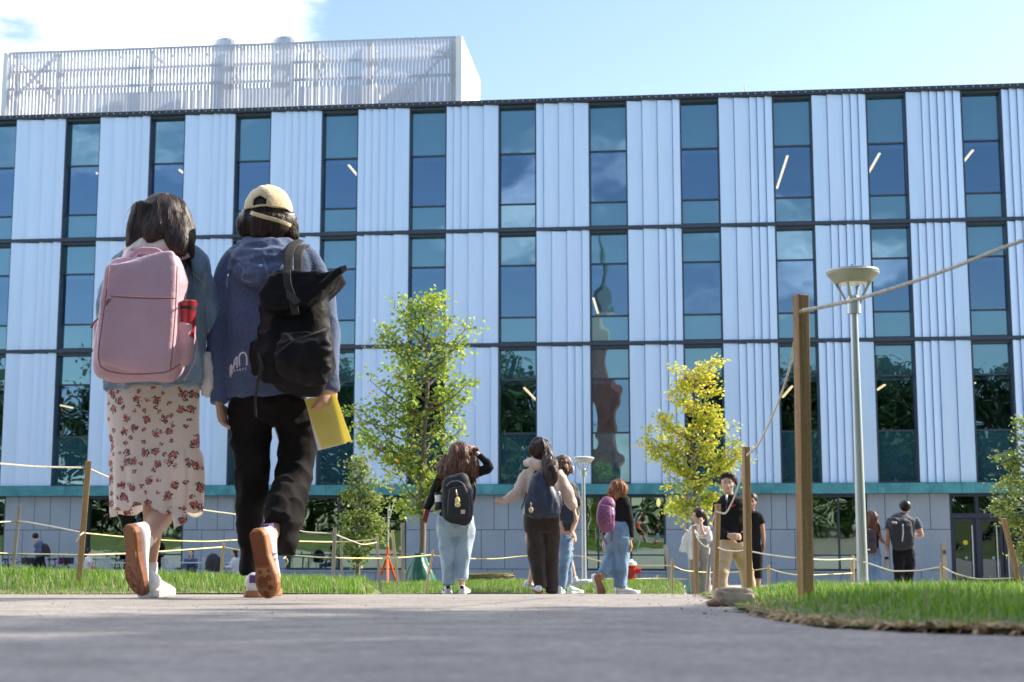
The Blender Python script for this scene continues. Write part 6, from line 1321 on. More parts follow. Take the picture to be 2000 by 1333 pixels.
b = bmesh.new(); F.T(b, [(1090, 972, -.2, 5), (1090, 962, -.2, 4.5), (1090, 960, -.2, 3)], 1); meta(bm_obj('bottle', b, mat('clear_bottle', (.45, .50, .52), .25), None, F.X(1090, 972, -.2), smooth=True), 'bottle top poking out of the navy drawstring backpack', 'bottle')
# --- woman with headphones behind her
F = Fig(16.6, 'woman with headphones, dark jacket and blue jeans mostly hidden by the beige hoodie', M_skin3, (1095, 1160)); b = F.body
F.head(1098, 914, 0, 42, (.35, .93, 0)); F.T(b, [(1098, 930, .02, 7), (1098, 950, .02, 9), (1099, 965, .02, 20), (1101, 1020, .02, 20), (1102, 1050, .02, 22)], .65)
F.T(b, [(1122, 966, .02, 8), (1127, 990, .02, 6.5), (1123, 1020, -.05, 5.5), (1117, 1038, -.10, 4)]); F.hand(F.X(1117, 1037, -.10), (.45, -.1, -.9), (-.7, .3, 0), .95, .5, -1)
F.T(b, [(1082, 966, .02, 8), (1078, 1000, .02, 6.5), (1078, 1035, .0, 4)]); F.hand(F.X(1078, 1035, 0), (0, 0, -1), (.9, 0, 0), .95, .5, 1); F.T(b, [(1094, 1050, .02, 13), (1095, 1100, 0, 9), (1094, 1150, .02, 5)]); F.T(b, [(1108, 1050, .02, 13), (1107, 1100, .2, 9), (1110, 1145, .3, 5)])
F.finish_body()
b = bmesh.new(); F.T(b, [(1099, 942, .02, 10), (1100, 950, .02, 26), (1102, 975, .02, 27), (1104, 1010, .02, 21), (1104, 1038, .02, 19), (1104, 1042, .02, 18)], .66, 2.4); F.T(b, [(1118, 955, .02, 11), (1124, 975, .02, 11), (1126, 990, .02, 9.5), (1122, 1005, -.03, 8)]); F.T(b, [(1086, 955, .02, 11), (1079, 1000, .02, 8), (1078, 1030, .0, 6)]); F.solid('jacket', b, M_greyj, None, (.014, 12))
b = bmesh.new(); F.T(b, [(1103, 1035, .02, 17), (1103, 1055, .02, 17)], .7, 2.4); F.T(b, [(1102, 1045, .01, 16), (1102, 1080, .0, 14), (1099, 1120, 0, 11), (1095, 1150, 0, 9.5)]); F.T(b, [(1108, 1050, .04, 12), (1108, 1100, .2, 10), (1110, 1140, .3, 8)]); F.solid('jeans', b, M_jeanm, None, (.010, 10))
F.shoe(foot(F, 1092, -.08), (.1, 1, 0), (0, 0, 1), .25, m=M_minty, w=1.1); F.shoe(foot(F, 1110, .24), (.7, .7, 0), (0, 0, 1), .25, m=M_minty)
b = bmesh.new(); F.E(b, 1098, 911, .0, 19, 20, 21); F.E(b, 1099, 918, -.10, 11, 12, 9); F.T(b, [(1104, 915, -.03, 12), (1108, 926, -.03, 7)], .8); hb = F.solid('hair', b, H_brown, .009, (.012, 20)); strands(F, hb, 900, .08, .009, 25, F.X(1098, 895), .005, .4, m=H_brown)
b = bmesh.new(); F.T(b, [(1081, 915, .0, 2), (1085, 897, -.01, 2), (1098, 889.5, -.01, 2.2), (1112, 897, -.01, 2), (1118, 913, .0, 2)], .8, sm=5, seg=8); F.E(b, 1081, 918, .0, 3.5, 8, 6); F.E(b, 1118, 918, .0, 4, 9, 7); bm_obj('headphones', b, mat('silver_plastic', (.40, .41, .43), .35, .3), F.root, smooth=True)
K = packthing(F, -.2, 'dark navy satchel at the hip of the woman with headphones', 'bag', 'satchel', 1105, 1020); b = bmesh.new(); F.T(b, [(1102, 984, -.2, 14), (1103, 988, -.2, 19), (1104, 1010, -.2, 19), (1103, 1019, -.2, 17)], .5, 4, 24); packpart(K, 'main_body', b, M_navyn, .010); strap(F, K, [(1110, 985, -.15, 2.4), (1116, 1000, -.1, 2.4), (1112, 1018, -.15, 2.4)], M_navyn)
# --- stepping figure with bare legs behind both
F = Fig(18, 'person with bare legs and white sneakers striding behind the woman in beige', M_skin3, (1085, 1160)); b = F.body
F.head(1070, 905, 0, 38, (.9, .4, 0)); F.T(b, [(1070, 920, .02, 7), (1071, 945, .02, 9), (1072, 955, .02, 17), (1073, 1010, .02, 17), (1074, 1040, .02, 19)], .8)
F.T(b, [(1058, 955, .05, 7), (1045, 1000, .05, 5.5), (1030, 1045, .05, 4)]); F.hand(F.X(1030, 1043, .05), (-.25, 0, -1), (.9, 0, 0), .95, .6, 1); F.T(b, [(1082, 955, -.05, 7), (1092, 1000, -.05, 5.5), (1112, 1032, -.05, 4)]); F.hand(F.X(1112, 1032, -.05), (.7, 0, -.7), (-.5, 0, -.5), .95, .5, -1)
F.T(b, [(1070, 1040, .03, 14), (1052, 1085, .05, 10), (1044, 1105, .05, 8.5), (1037, 1130, .05, 5.5), (1033, 1145, .05, 5)]); F.T(b, [(1080, 1040, -.03, 14), (1100, 1078, -.05, 10), (1112, 1100, -.05, 8.5), (1120, 1125, -.05, 5.5), (1124, 1138, -.05, 5)])
F.finish_body()
b = bmesh.new(); F.T(b, [(1070, 940, .02, 10), (1071, 948, .02, 20), (1073, 985, .02, 19), (1074, 1015, .02, 21)], .8, 2.4); F.T(b, [(1058, 952, .05, 9), (1050, 980, .05, 8)]); F.T(b, [(1082, 952, -.05, 9), (1088, 980, -.05, 8)]); F.solid('top', b, cloth('red_tee', (.5, .06, .05))); b = bmesh.new(); F.T(b, [(1074, 1010, .02, 20), (1074, 1035, .02, 21)], .8, 2.4); F.T(b, [(1071, 1035, .03, 16), (1062, 1062, .05, 14)]); F.T(b, [(1079, 1035, -.03, 16), (1090, 1062, -.05, 14)]); F.solid('shorts', b, M_blkt)
b = bmesh.new(); F.T(b, [(1121, 1127, -.05, 6.5), (1124, 1138, -.05, 6.5)]); F.solid('sock', b, mat('white_sock', (.78, .76, .74), .9)); p = F.X(1120, 1148, -.05); F.shoe(p, (1, .1, .30), (-.3, 0, 1), .25); p = F.X(1021, 1146, .05); F.shoe(p, (1, .1, -.28), (.3, 0, 1), .25); 
# --- woman with purple backpack
F = Fig(15.5, 'auburn-haired woman with black headphones, black sweater and blue jeans stepping right', M_skin2, (1212, 1162)); b = F.body
F.head(1208, 961, 0, 42, (.75, .65, 0)); F.T(b, [(1206, 976, .02, 7), (1209, 990, .02, 9), (1212, 1000, .02, 18), (1210, 1025, .02, 17), (1208, 1045, .02, 22)], .8)
F.T(b, [(1222, 992, -.02, 9), (1228, 1020, -.02, 7), (1230, 1045, -.02, 5.5), (1231, 1056, -.02, 4)]); F.hand(F.X(1231, 1055, -.02), (.12, 0, -1), (-.9, .2, 0), 1.0, .5, -1); F.T(b, [(1196, 992, .05, 8), (1186, 1030, .1, 6.5), (1180, 1055, .12, 4)]); F.hand(F.X(1180, 1055, .12), (-.1, 0, -1), (.9, .2, 0), 1.0, .5, 1)
F.T(b, [(1214, 1050, 0, 14), (1214, 1100, 0, 9), (1211, 1150, 0, 5.5)]); F.T(b, [(1200, 1050, 0, 14), (1194, 1085, .05, 10), (1184, 1110, .0, 7.5), (1177, 1124, -.03, 5.5), (1173, 1131, -.03, 6)]); F.finish_body()
b = bmesh.new(); F.T(b, [(1208, 970, .02, 10), (1210, 977, .02, 19), (1212, 1000, .02, 19), (1211, 1018, .02, 17), (1211, 1022, .02, 16)], .95, 2.4); F.T(b, [(1218, 980, -.02, 11), (1225, 1000, -.02, 10.5), (1229, 1025, -.02, 9), (1231, 1050, -.02, 7)]); F.T(b, [(1200, 980, .05, 10), (1190, 1020, .1, 9), (1182, 1046, .12, 7)]); F.solid('sweater', b, M_blkt, None, (.008, 9))
b = bmesh.new(); F.T(b, [(1210, 1016, .02, 17), (1209, 1035, .02, 24), (1208, 1055, .02, 24)], .85, 2.4); F.T(b, [(1213, 1050, 0, 19), (1214, 1090, 0, 14), (1212, 1125, 0, 12.5), (1211, 1147, 0, 13.5)]); F.T(b, [(1198, 1050, .02, 18), (1196, 1075, .05, 15), (1191, 1095, .04, 13), (1184, 1112, .0, 12), (1178, 1122, -.02, 11)]); F.solid('jeans', b, cloth('blue_denim', (.16, .27, .40), .9, .5, 50, .3, 6, fine=.15, fs=200), None, (.014, 9, (1, 1, .8), 1))
F.shoe(foot(F, 1202, .0), (1, .25, 0), (0, 0, 1), .28, w=1.15); F.shoe(F.X(1167, 1122, -.1), (.28, .3, -1), (-.75, .75, .2), .27, solem=M_gumb, w=1.05)
b = bmesh.new(); F.E(b, 1208, 956, .0, 17, 18, 20); F.T(b, [(1202, 957, -.04, 10), (1198, 965, -.08, 11), (1196, 974, -.09, 7)], .9); hb = F.solid('hair', b, H_auburn, .008, (.014, 18, (1, 1, .2))); strands(F, hb, 1300, .10, .008, 35, F.X(1208, 942), .008, .3, m=H_auburn)
b = bmesh.new(); F.T(b, [(1216, 958, -.06, 1.8), (1216, 946, -.04, 2), (1212, 939.5, .01, 2)], .8, sm=5, seg=8); F.E(b, 1216, 960, -.06, 4.5, 8, 5); bm_obj('headphones', b, M_blkp, F.root, smooth=True)
K = packthing(F, -.2, 'plum coloured hiking backpack on the auburn-haired woman', bx=1182, by=1036); b = bmesh.new(); F.T(b, [(1189, 974, -.18, 6), (1188, 979, -.2, 13), (1184, 995, -.22, 17), (1183, 1015, -.22, 17.5), (1186, 1030, -.22, 14), (1187, 1036, -.2, 8)], .8, 3, 24); packpart(K, 'main_body', b, M_purn, .009, (.006, 10)); b = bmesh.new(); F.T(b, [(1182, 988, -.37, 12), (1180, 1008, -.40, 13.5), (1184, 1026, -.38, 11)], .4, 3.5); packpart(K, 'front_pocket', b, M_purn, .008)
b = bmesh.new()
for q in ([(1172, 992), (1190, 1002)], [(1190, 992), (1172, 1003)], [(1172, 1003), (1191, 1014)], [(1191, 1003), (1173, 1014)], [(1173, 1014), (1190, 1024)], [(1190, 1014), (1176, 1024)]): F.T(b, [(x, y, -.475, .7) for x, y in q], sm=1, seg=6)
packpart(K, 'elastic_cord', b, mat('dark_cord', (.06, .02, .05), .7)); strap(F, K, [(1176, 1036, -.2, 1.6), (1178, 1050, -.16, 1.6), (1186, 1064, -.16, 1.4)], M_purn, 'strap_end'); strap(F, K, [(1196, 1034, -.2, 1.6), (1196, 1048, -.19, 1.6), (1193, 1058, -.19, 1.4)], M_purn, 'strap_end'); strap(F, K, [(1192, 975, -.12, 3), (1202, 972, -.04, 3), (1212, 980, .1, 3)], M_purn)
t = thing('water_bottle', F.X(1194, 1006, -.25), 'lavender bottle with dark cap in the plum backpack', 'bottle'); b = bmesh.new(); F.T(b, [(1194, 1005, -.32, 4.8), (1194, 995, -.32, 4.8), (1194, 992, -.32, 3)], 1, sm=1); bm_obj('bottle_body', b, mat('lavender_paint', (.38, .38, .75), .4), t); b = bmesh.new(); F.T(b, [(1194, 992, -.32, 3), (1194, 987, -.32, 2.8)], 1, sm=1); bm_obj('cap', b, M_blkp, t)
# --- woman with phone
F = Fig(24.2, 'dark-haired woman in white top and grey-beige trousers looking at a phone', M_skin3, (1366, 1174)); b = F.body
F.head(1362, 1009, 0, 26, (-.88, -.45, -.05)); F.face_details(); F.T(b, [(1364, 1018, .02, 4.5), (1365, 1026, .02, 6), (1366, 1034, .02, 12), (1366, 1050, .02, 11), (1367, 1068, .02, 15)], .7)
F.T(b, [(1378, 1032, 0, 5), (1376, 1045, -.08, 4), (1371, 1036, -.14, 3.2), (1369, 1022, -.12, 2.6)]); F.hand(F.X(1369, 1023, -.12), (0, .3, 1), (0, 1, 0), .9, .6, 1); F.T(b, [(1354, 1032, 0, 5), (1349, 1043, -.1, 4), (1344, 1040, -.18, 3), (1340, 1036, -.2, 2.6)]); F.hand(F.X(1340, 1036, -.2), (-.6, -.1, .7), (.6, .1, .6), .9, .8, 1)
F.T(b, [(1360, 1070, 0, 9), (1356, 1110, 0, 6), (1358, 1165, 0, 3.6)]); F.T(b, [(1374, 1070, 0, 9), (1376, 1110, 0, 6), (1378, 1165, 0, 3.6)]); F.finish_body(.010)
b = bmesh.new(); F.T(b, [(1366, 1024, .02, 8), (1366, 1030, .02, 14), (1366, 1045, .02, 14), (1366, 1053, .02, 13)], .7, 2.4); F.T(b, [(1378, 1030, 0, 7.5), (1382, 1045, 0, 9), (1385, 1058, 0, 7)]); F.T(b, [(1354, 1030, 0, 6), (1350, 1038, -.05, 5)]); F.solid('top', b, M_wht, .011, (.008, 9))
b = bmesh.new(); F.T(b, [(1367, 1053, .02, 14), (1367, 1070, .02, 17)], .7, 2.4); F.T(b, [(1359, 1068, 0, 12), (1354, 1100, 0, 9.5), (1357, 1165, 0, 8)]); F.T(b, [(1375, 1068, 0, 12), (1378, 1100, 0, 10), (1379, 1165, 0, 8.5)]); F.solid('trousers', b, M_taupe, .012, (.01, 8))
F.shoe(foot(F, 1357), (-.7, -.7, 0), (0, 0, 1), .24); F.shoe(foot(F, 1379), (-.7, -.7, 0), (0, 0, 1), .24)
b = bmesh.new(); F.E(b, 1365, 1005, .02, 11.5, 13, 13); F.T(b, [(1370, 1005, .02, 8), (1376, 1018, .02, 7), (1377, 1028, .0, 4.5)], .9); hb = F.solid('hair', b, H_dark, .010); strands(F, hb, 450, .12, .006, 45, F.X(1364, 995), .006, .3, m=H_dark)
b = bmesh.new(); prism(b, [(1333, 1030), (1336, 1027), (1342, 1034), (1339, 1037)], 23.95, .01); meta(bm_obj('phone', b, mat('pale_case', (.62, .55, .45), .4), None, F.X(1338, 1032, -.25)), 'pale phone held up by the woman in white', 'phone')
b = bmesh.new(); prism(b, [(1344, 1038), (1354, 1040), (1355, 1066), (1354, 1092), (1346, 1093), (1344, 1078), (1340, 1079), (1327, 1077), (1334, 1052), (1340, 1041)], 24.0, .06); m2 = held('x', b, None, None, None, .012, (.02, 8, (1.5, 1, .5))); meta(finish('cardigan', m2, M_wht, None, F.X(1344, 1090, -.2), smooth=True), 'white cardigan draped over the forearm of the woman looking at a phone', 'cardigan')
# --- man in black zip top, facing the camera
F = Fig(17, 'man in black quarter-zip top and khaki trousers walking towards the camera', M_skin3, (1430, 1200)); b = F.body
F.head(1421, 945, 0, 43, (-.12, -1, .05)); F.face_details(H_dark); F.T(b, [(1422, 960, .0, 8.5), (1424, 973, .0, 10), (1426, 985, 0, 22), (1426, 1040, 0, 22), (1428, 1065, 0, 25)], .65)
F.T(b, [(1402, 985, 0, 9), (1400, 1015, .02, 7.5), (1408, 1040, -.05, 6), (1424, 1047, -.16, 4.4)]); F.hand(F.X(1424, 1047, -.17), (1, -.1, -.1), (-.1, 1, 0), 1.05, .6, 1); F.T(b, [(1450, 985, 0, 9), (1456, 1020, .04, 7.5), (1460, 1050, .0, 5)]); F.hand(F.X(1460, 1050, 0), (.1, 0, -1), (-.9, 0, 0), 1.05, .5, 1)
F.T(b, [(1418, 1065, 0, 15), (1410, 1120, -.1, 10), (1404, 1185, -.15, 6)]); F.T(b, [(1440, 1065, 0, 15), (1458, 1120, .1, 10), (1470, 1180, .2, 6)]); F.finish_body()
b = bmesh.new(); F.T(b, [(1424, 967, .0, 12), (1424, 974, .0, 20), (1426, 984, .0, 29), (1427, 1010, .0, 28), (1428, 1040, .0, 27), (1429, 1058, 0, 28), (1429, 1063, 0, 26)], .62, 2.4); F.T(b, [(1404, 983, 0, 11), (1402, 1010, .02, 10.5), (1406, 1033, -.03, 10), (1416, 1044, -.12, 8), (1422, 1046, -.15, 6)]); F.T(b, [(1446, 983, 0, 12), (1455, 1010, .04, 11.5), (1459, 1045, .0, 9)]); zt_ = F.solid('zip_top', b, M_blkt, None, (.010, 9))
sb = bmesh.new(); strokes(sb, [[(1421, 975), (1419, 985), (1418, 998)]], 16.5, 1.3); decal('zip', sb, mat('grey_zip', (.12, .12, .13), .4), zt_, zt_, F.root); sb = bmesh.new(); strokes(sb, [[(1424, 989), (1430, 988), (1437, 986)], [(1428, 990), (1434, 988.5)]], 16.5, 1.6); decal('emblem', sb, mat('red_emblem', (.5, .02, .02), .7), zt_, zt_, F.root)
sb = bmesh.new(); strokes(sb, [[(1441, 1046), (1445, 1043), (1447, 1046)], [(1447, 1041), (1452, 1038)]], 16.5, 1.2); decal('sleeve_mark', sb, mat('white_print', (.68, .68, .72), .8), zt_, zt_, F.root)
b = bmesh.new(); F.T(b, [(1420, 966, -.07, 3), (1419, 973, -.105, 2.6), (1419, 978, -.10, 1)], .4); F.solid('undershirt', b, M_wht, .008)
b = bmesh.new(); F.T(b, [(1429, 1055, 0, 27), (1429, 1072, 0, 27)], .66, 2.4); F.T(b, [(1418, 1065, 0, 18), (1410, 1110, -.08, 14.5), (1404, 1185, -.15, 12)]); F.T(b, [(1441, 1065, 0, 18), (1456, 1110, .1, 14.5), (1468, 1180, .2, 12)]); F.solid('trousers', b, M_khaki, None, (.012, 8))
F.shoe(foot(F, 1403, -.1), (-.1, -1, 0), (0, 0, 1), .28); F.shoe(foot(F, 1470, .2), (-.1, -1, 0), (0, 0, 1), .28)
b = bmesh.new(); F.E(b, 1422, 936.5, .03, 16.2, 12.5, 18); F.T(b, [(1410, 931, -.05, 3.5), (1420, 927, -.075, 4.5), (1432, 930, -.05, 4)], .9); F.E(b, 1436.5, 940, .03, 2.6, 8, 9); F.E(b, 1407.5, 940, .03, 2.6, 8, 9); hb = F.solid('hair', b, H_dark, .007, (.006, 22)); strands(F, hb, 900, .035, .006, 55, F.X(1422, 920), .008, 1.2, m=H_dark)
# --- man half hidden behind the post
F = Fig(20, 'man in black t-shirt half hidden behind the brown post', M_skin2, (1472, 1185)); b = F.body
F.head(1466, 981, 0, 34, (-.1, -1, 0)); F.face_details(); F.T(b, [(1466, 993, 0, 7), (1467, 1004, 0, 9), (1467, 1012, 0, 17), (1467, 1050, 0, 16), (1468, 1075, 0, 19)], .65); F.T(b, [(1483, 1013, 0, 7.5), (1488, 1035, 0, 6), (1491, 1055, -.03, 4.2), (1491, 1060, -.03, 3.8)]); F.hand(F.X(1491, 1059, -.03), (0, 0, -1), (-.9, -.2, 0), 1.05, .35, -1); F.T(b, [(1451, 1013, 0, 7.5), (1446, 1040, 0, 6), (1445, 1065, 0, 4)]); F.hand(F.X(1445, 1064, 0), (0, 0, -1), (.9, -.2, 0), 1.05, .5, 1)
F.T(b, [(1462, 1080, 0, 12), (1460, 1130, 0, 8), (1460, 1175, 0, 5)]); F.T(b, [(1476, 1080, 0, 12), (1478, 1130, 0, 8), (1479, 1175, 0, 5)]); F.finish_body(.010)
b = bmesh.new(); F.T(b, [(1467, 998, 0, 10), (1467, 1003, 0, 20), (1467, 1030, 0, 18), (1468, 1062, 0, 17.5)], .66, 2.4); F.T(b, [(1481, 1008, 0, 9), (1487, 1024, 0, 9)]); F.T(b, [(1453, 1008, 0, 9), (1447, 1024, 0, 9)]); F.solid('t_shirt', b, M_blkt, .011); b = bmesh.new(); F.T(b, [(1468, 1058, 0, 17), (1468, 1080, 0, 19)], .7, 2.4); F.T(b, [(1461, 1080, 0, 14), (1460, 1130, 0, 12)]); F.T(b, [(1476, 1080, 0, 14), (1477, 1130, 0, 12)]); F.solid('shorts', b, M_blkt, .011); b = bmesh.new(); F.E(b, 1466, 974, .03, 14, 12, 15); F.solid('hair', b, H_dark, .009, (.006, 22)); F.shoe(foot(F, 1460), (0, -1, 0), (0, 0, 1), .28); F.shoe(foot(F, 1479), (0, -1, 0), (0, 0, 1), .28)
# --- couple walking to the doors
F = Fig(25, 'woman with long brown hair and blue jeans walking beside the lamp column', M_skin2, (1704, 1180)); b = F.body
F.head(1703, 1014, 0, 25, (0, 1, 0)); F.T(b, [(1703, 1024, 0, 4.5), (1703, 1032, 0, 6), (1703, 1040, 0, 14), (1703, 1065, 0, 12), (1704, 1080, 0, 15)], .65); F.T(b, [(1716, 1038, 0, 5), (1720, 1052, 0, 4), (1727, 1062, -.05, 2.8)]); F.hand(F.X(1727, 1062, -.05), (.6, 0, -.6), (-.6, 0, -.6), .9, .5, -1); F.T(b, [(1690, 1038, 0, 5), (1686, 1060, 0, 4), (1685, 1075, 0, 2.8)]); F.hand(F.X(1685, 1075, 0), (0, 0, -1), (.9, 0, 0), .9, .5, 1)
F.T(b, [(1698, 1080, 0, 8), (1697, 1125, 0, 5.5), (1696, 1170, 0, 3.5)]); F.T(b, [(1711, 1080, 0, 8), (1710, 1125, 0, 5.5), (1709, 1170, 0, 3.5)]); F.finish_body(.010)
b = bmesh.new(); F.T(b, [(1703, 1032, 0, 8), (1703, 1040, 0, 13), (1703, 1060, 0, 13), (1703, 1076, 0, 14)], .66, 2.4); F.solid('tank_top', b, M_blkt, .012); b = bmesh.new(); F.T(b, [(1704, 1070, 0, 14), (1704, 1088, 0, 16.5)], .68, 2.4); F.T(b, [(1698, 1085, 0, 10), (1696, 1120, 0, 8.5), (1694, 1170, 0, 8)]); F.T(b, [(1711, 1085, 0, 10), (1712, 1120, 0, 9), (1709, 1170, 0, 8)]); F.solid('jeans', b, M_jeanm, .012, (.008, 9)); F.shoe(foot(F, 1696), (0, 1, 0), (0, 0, 1), .24); F.shoe(foot(F, 1709), (0, 1, 0), (0, 0, 1), .24)
b = bmesh.new(); F.E(b, 1703, 1012, 0, 12, 13.5, 13); F.T(b, [(1703, 1015, -.03, 12), (1703, 1028, -.05, 14.5), (1704, 1038, -.06, 13), (1704, 1043, -.06, 8)], .6); hb = F.solid('hair', b, H_brown, .011, (.02, 14, (1, 1, .3))); strands(F, hb, 900, .16, .012, 65, F.X(1703, 1000), .008, .35, m=H_brown)
K = packthing(F, -.15, 'maroon-brown backpack on the long-haired woman by the lamp column', bx=1700, by=1080); b = bmesh.new(); F.T(b, [(1700, 1036, -.15, 8), (1700, 1041, -.17, 11), (1700, 1060, -.18, 12), (1701, 1076, -.17, 11.5), (1701, 1080, -.16, 8)], .7, 3.5, 20); packpart(K, 'main_body', b, mat('maroon_nylon', (.055, .03, .033), .6), .011); b = bmesh.new(); F.T(b, [(1700, 1058, -.28, 8), (1701, 1074, -.28, 9)], .4, 4); packpart(K, 'front_pocket', b, mat('maroon_nylon', (.055, .03, .033), .6)); b = bmesh.new(); q = F.X(1697, 1074, -.32); ell(b, q, (.025, .01, .015), seg=10); packpart(K, 'badge', b, M_white)
F = Fig(25, 'short-haired man in dark grey t-shirt and black trousers carrying a bottle', M_skin, (1762, 1180)); b = F.body
F.head(1769, 991, 0, 27, (.5, .86, -.1)); F.T(b, [(1767, 1001, 0, 6), (1766, 1010, 0, 7.5), (1764, 1018, 0, 20), (1764, 1055, 0, 18), (1764, 1078, 0, 18)], .62)
F.T(b, [(1738, 1022, 0, 7), (1735, 1045, 0, 5.2), (1733, 1065, 0, 4), (1732, 1076, 0, 3.3)]); F.hand(F.X(1732, 1075, 0), (.05, 0, -1), (.9, 0, 0), 1.0, .8, 1); F.T(b, [(1789, 1022, 0, 7), (1797, 1038, 0, 5.5), (1800, 1047, .0, 4.5), (1792, 1047, .1, 3.8), (1786, 1044, .2, 3.2)]); F.hand(F.X(1786, 1044, .2), (-.5, .5, .3), (-.5, 0, .8), 1.0, .7, 1)
F.T(b, [(1757, 1080, 0, 11), (1757, 1120, -.05, 7), (1758, 1165, -.15, 4.5)]); F.T(b, [(1773, 1080, 0, 11), (1774, 1110, .05, 7), (1768, 1160, .15, 4.5)]); F.finish_body(.010)
b = bmesh.new(); F.T(b, [(1767, 1003, 0, 7), (1765, 1009, 0, 19), (1764, 1016, 0, 25), (1763, 1040, 0, 23), (1764, 1065, 0, 21), (1764, 1074, 0, 21)], .62, 2.4); F.T(b, [(1742, 1014, 0, 9), (1738, 1027, 0, 8.5), (1736, 1035, 0, 8.5)]); F.T(b, [(1785, 1014, 0, 9), (1791, 1025, 0, 9), (1794, 1033, 0, 9)]); F.solid('t_shirt', b, M_gteem, .012, (.008, 8)); b = bmesh.new(); F.T(b, [(1764, 1070, 0, 20), (1764, 1084, 0, 21)], .68, 2.4); F.T(b, [(1757, 1080, 0, 14), (1756, 1115, -.04, 10), (1757, 1165, -.12, 8)]); F.T(b, [(1773, 1080, 0, 14), (1776, 1105, .04, 11.5), (1770, 1160, .12, 8)]); F.solid('trousers', b, M_blkt, .012, (.01, 8)); F.shoe(foot(F, 1757, -.1), (0, 1, 0), (0, 0, 1), .28, m=M_blkp, solem=M_blkp); F.shoe(foot(F, 1769, .15), (0, 1, 0), (0, 0, 1), .28, m=M_blkp, solem=M_blkp)
b = bmesh.new(); F.E(b, 1768, 988.5, -.01, 11.5, 11.5, 12.5); hb = F.solid('hair', b, H_dark, .009)
K = packthing(F, -.15, 'black backpack with pale straps on the short-haired man', bx=1760, by=1070); b = bmesh.new(); F.T(b, [(1757, 1015, -.16, 14), (1757, 1020, -.18, 20), (1760, 1040, -.2, 22), (1763, 1062, -.2, 21), (1764, 1071, -.18, 17)], .6, 3.5, 20); packpart(K, 'main_body', b, M_blkp, .011, (.01, 8)); b = bmesh.new(); F.T(b, [(1763, 1024, -.36, 1.0), (1764, 1040, -.37, 1.2), (1762, 1058, -.37, 1.2)], .4); F.T(b, [(1742, 1020, -.33, 2), (1752, 1022, -.34, 2)], .4); packpart(K, 'strap_end', b, mat('silver_strap', (.5, .5, .5), .5)); strap(F, K, [(1772, 1018, -.14, 3), (1780, 1012, -.04, 3), (1784, 1018, .08, 3)], M_blkp)
t = thing('flask', F.X(1731, 1117, 0), 'pale flask with black lid hanging from the man\'s left hand', 'flask'); b = bmesh.new(); F.T(b, [(1730.5, 1116, 0, 4.6), (1731.5, 1093, 0, 4.6)], 1, sm=1); bm_obj('flask_body', b, mat('pale_steel', (.42, .38, .33), .4, .3), t); b = bmesh.new(); F.T(b, [(1731.5, 1093, 0, 4.6), (1732, 1088, 0, 3.6)], 1, sm=1); bm_obj('lid', b, M_blkp, t)
# --- people near the wall
def seated(D, x, y, lab, face, topm, legm, hairm, lean=0, longh=False, yaw=0, extra=None):
    """seated figure: y = photo row of the head centre"""
    F = Fig(D, lab, M_skin3, (x, 1140)); b = F.body; u = F.u; c = F.X(x, y, 0); f = Vector(face).normalized(); r_ = Vector((f.y, -f.x, 0)).normalized()
    g = F.root.location.z; F.head(x, y, 0, .23/u, face)
    def W(a, d, h): return Vector((c.x, c.y, 0))+r_*a+f*(d)+Vector((0, 0, h))
    H = c.z; hip = H-.68
    def tb(bm, pts, k=1, e=2): tube(bm, [p[0] for p in pts], [p[1] for p in pts], 16, k, e, ref=f)
    tb(b, [(W(0, -.02, H-.10), .05), (W(0, -.04, H-.17), .055)]); tb(b, [(W(0, -.04, H-.17), .15), (W(0, -.08-lean, hip), .15)], .6)
    for s_ in (-1, 1):
        sh = W(s_*.18, -.03, H-.20); el = W(s_*.22, .06+lean, H-.45); wr = W(s_*.12, .32+lean*.3, H-.42)
        tb(b, [(sh, .045), (el, .04), (wr, .025)]); F.hand(wr, f-r_*s_*.3, (0, 0, -1), 1, .7, s_)
        kn = W(s_*.12, .40, hip+.03); an = W(s_*.12, .38, hip-.40); tb(b, [(W(s_*.09, -.05-lean, hip), .08), (kn, .06), (an, .04)])
    F.finish_body(.012)
    b = bmesh.new(); tb(b, [(W(0, -.03, H-.14), .06), (W(0, -.04, H-.20), .18), (W(0, -.06-lean*.5, H-.42), .17), (W(0, -.08-lean, hip-.05), .18)], .62, 2.4)
    for s_ in (-1, 1): tb(b, [(W(s_*.17, -.03, H-.20), .06), (W(s_*.22, .06+lean, H-.45), .055), (W(s_*.14, .26+lean*.3, H-.42), .04)] if topm is not M_wht or longh else [(W(s_*.17, -.03, H-.20), .065), (W(s_*.21, .02, H-.34), .06)])
    F.solid('top', b, topm, .013, (.008, 8)); b = bmesh.new()
    for s_ in (-1, 1): tb(b, [(W(s_*.09, -.08-lean, hip), .10), (W(s_*.12, .40, hip+.03), .075), (W(s_*.12, .38, hip-.38), .065)])
    F.solid('trousers', b, legm, .013)
    for s_ in (-1, 1): p = W(s_*.12, .30, g+.003); F.shoe(p, f, (0, 0, 1), .25)
    b = bmesh.new(); ell(b, c+Vector((0, 0, .03))-f*.025, (.088, .088, .10), seg=16)
    if longh: tb(b, [(c-f*.05, .08), (c-f*.07-Vector((0, 0, .2)), .085), (c-f*.08-Vector((0, 0, .30)), .04)], .6)
    F.solid('hair', b, hairm, .011, (.006, 20)); return F
seated(47, 176, 1078, 'seated boy with curly black hair and a white t-shirt at the wall', (1, .1, -.1), M_wht, M_blkt, H_dark)
F = seated(48.6, 373, 1081, 'person in dark hoodie sitting at a table facing the camera', (0, -1, -.15), M_navy, M_blkt, H_dark, .05, True); F.face_details()
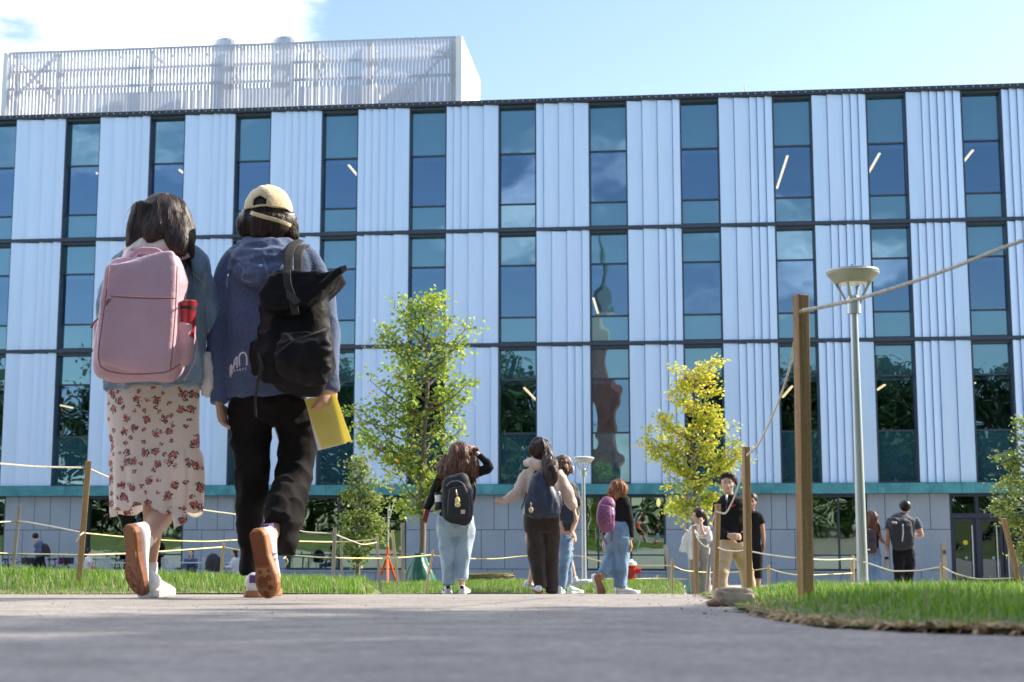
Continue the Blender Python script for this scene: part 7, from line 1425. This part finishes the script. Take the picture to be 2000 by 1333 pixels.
seated(46.6, 458, 1080, 'woman with long dark hair and white sweater sitting with knees drawn up', (-1, .1, -.1), M_wht, M_jeanm, H_dark, 0, True)
F = Fig(48.5, 'student in dark clothes with a backpack walking left among the bicycles', M_skin, (72, 1139)); b = F.body
F.head(68, 1049, 0, 13.5, (-1, .1, -.2)); F.T(b, [(70, 1054, 0, 3), (74, 1060, 0, 4)]); F.T(b, [(74, 1060, 0, 8), (78, 1085, 0, 8)], 1); F.T(b, [(75, 1062, 0, 3.2), (72, 1073, -.1, 2.6), (66, 1074, -.2, 1.8)]); F.hand(F.X(66, 1074, -.2), (-1, 0, 0), (0, 0, -1), 1, .6, 1); F.T(b, [(75, 1085, 0, 5.5), (68, 1105, 0, 4), (62, 1130, 0, 2.6)]); F.T(b, [(79, 1085, 0, 5.5), (84, 1110, 0, 4), (90, 1130, 0, 2.6)]); F.finish_body(.013)
b = bmesh.new(); F.T(b, [(73, 1058, 0, 4), (75, 1062, 0, 9), (77, 1075, 0, 9), (79, 1088, 0, 9)], 1.3, 2.4); F.T(b, [(75, 1062, 0, 4.4), (73, 1072, -.08, 4)]); F.solid('t_shirt', b, M_navy, .014); b = bmesh.new(); F.T(b, [(78, 1086, 0, 9), (78, 1092, 0, 9)], 1.2); F.T(b, [(75, 1090, 0, 6.5), (68, 1108, 0, 5.5), (62, 1130, 0, 4.5)]); F.T(b, [(80, 1090, 0, 6.5), (85, 1110, 0, 5.5), (90, 1130, 0, 4.5)]); F.solid('trousers', b, M_blkt, .014); b = bmesh.new(); F.E(b, 69, 1047, 0, 6.3, 6, 6); F.solid('hair', b, H_dark, .011); F.shoe(foot(F, 63), (-1, 0, 0), (0, 0, 1), .27, m=M_blkp); F.shoe(foot(F, 92), (-1, 0, 0), (0, 0, 1), .27, m=M_blkp)
K = packthing(F, 0, 'dark backpack on the student walking among the bicycles', bx=86, by=1085); b = bmesh.new(); F.T(b, [(84, 1064, 0, 5), (87, 1070, 0, 7.5), (90, 1080, 0, 8), (88, 1086, 0, 6)], 1.2, 3); packpart(K, 'main_body', b, M_blkp, .014)
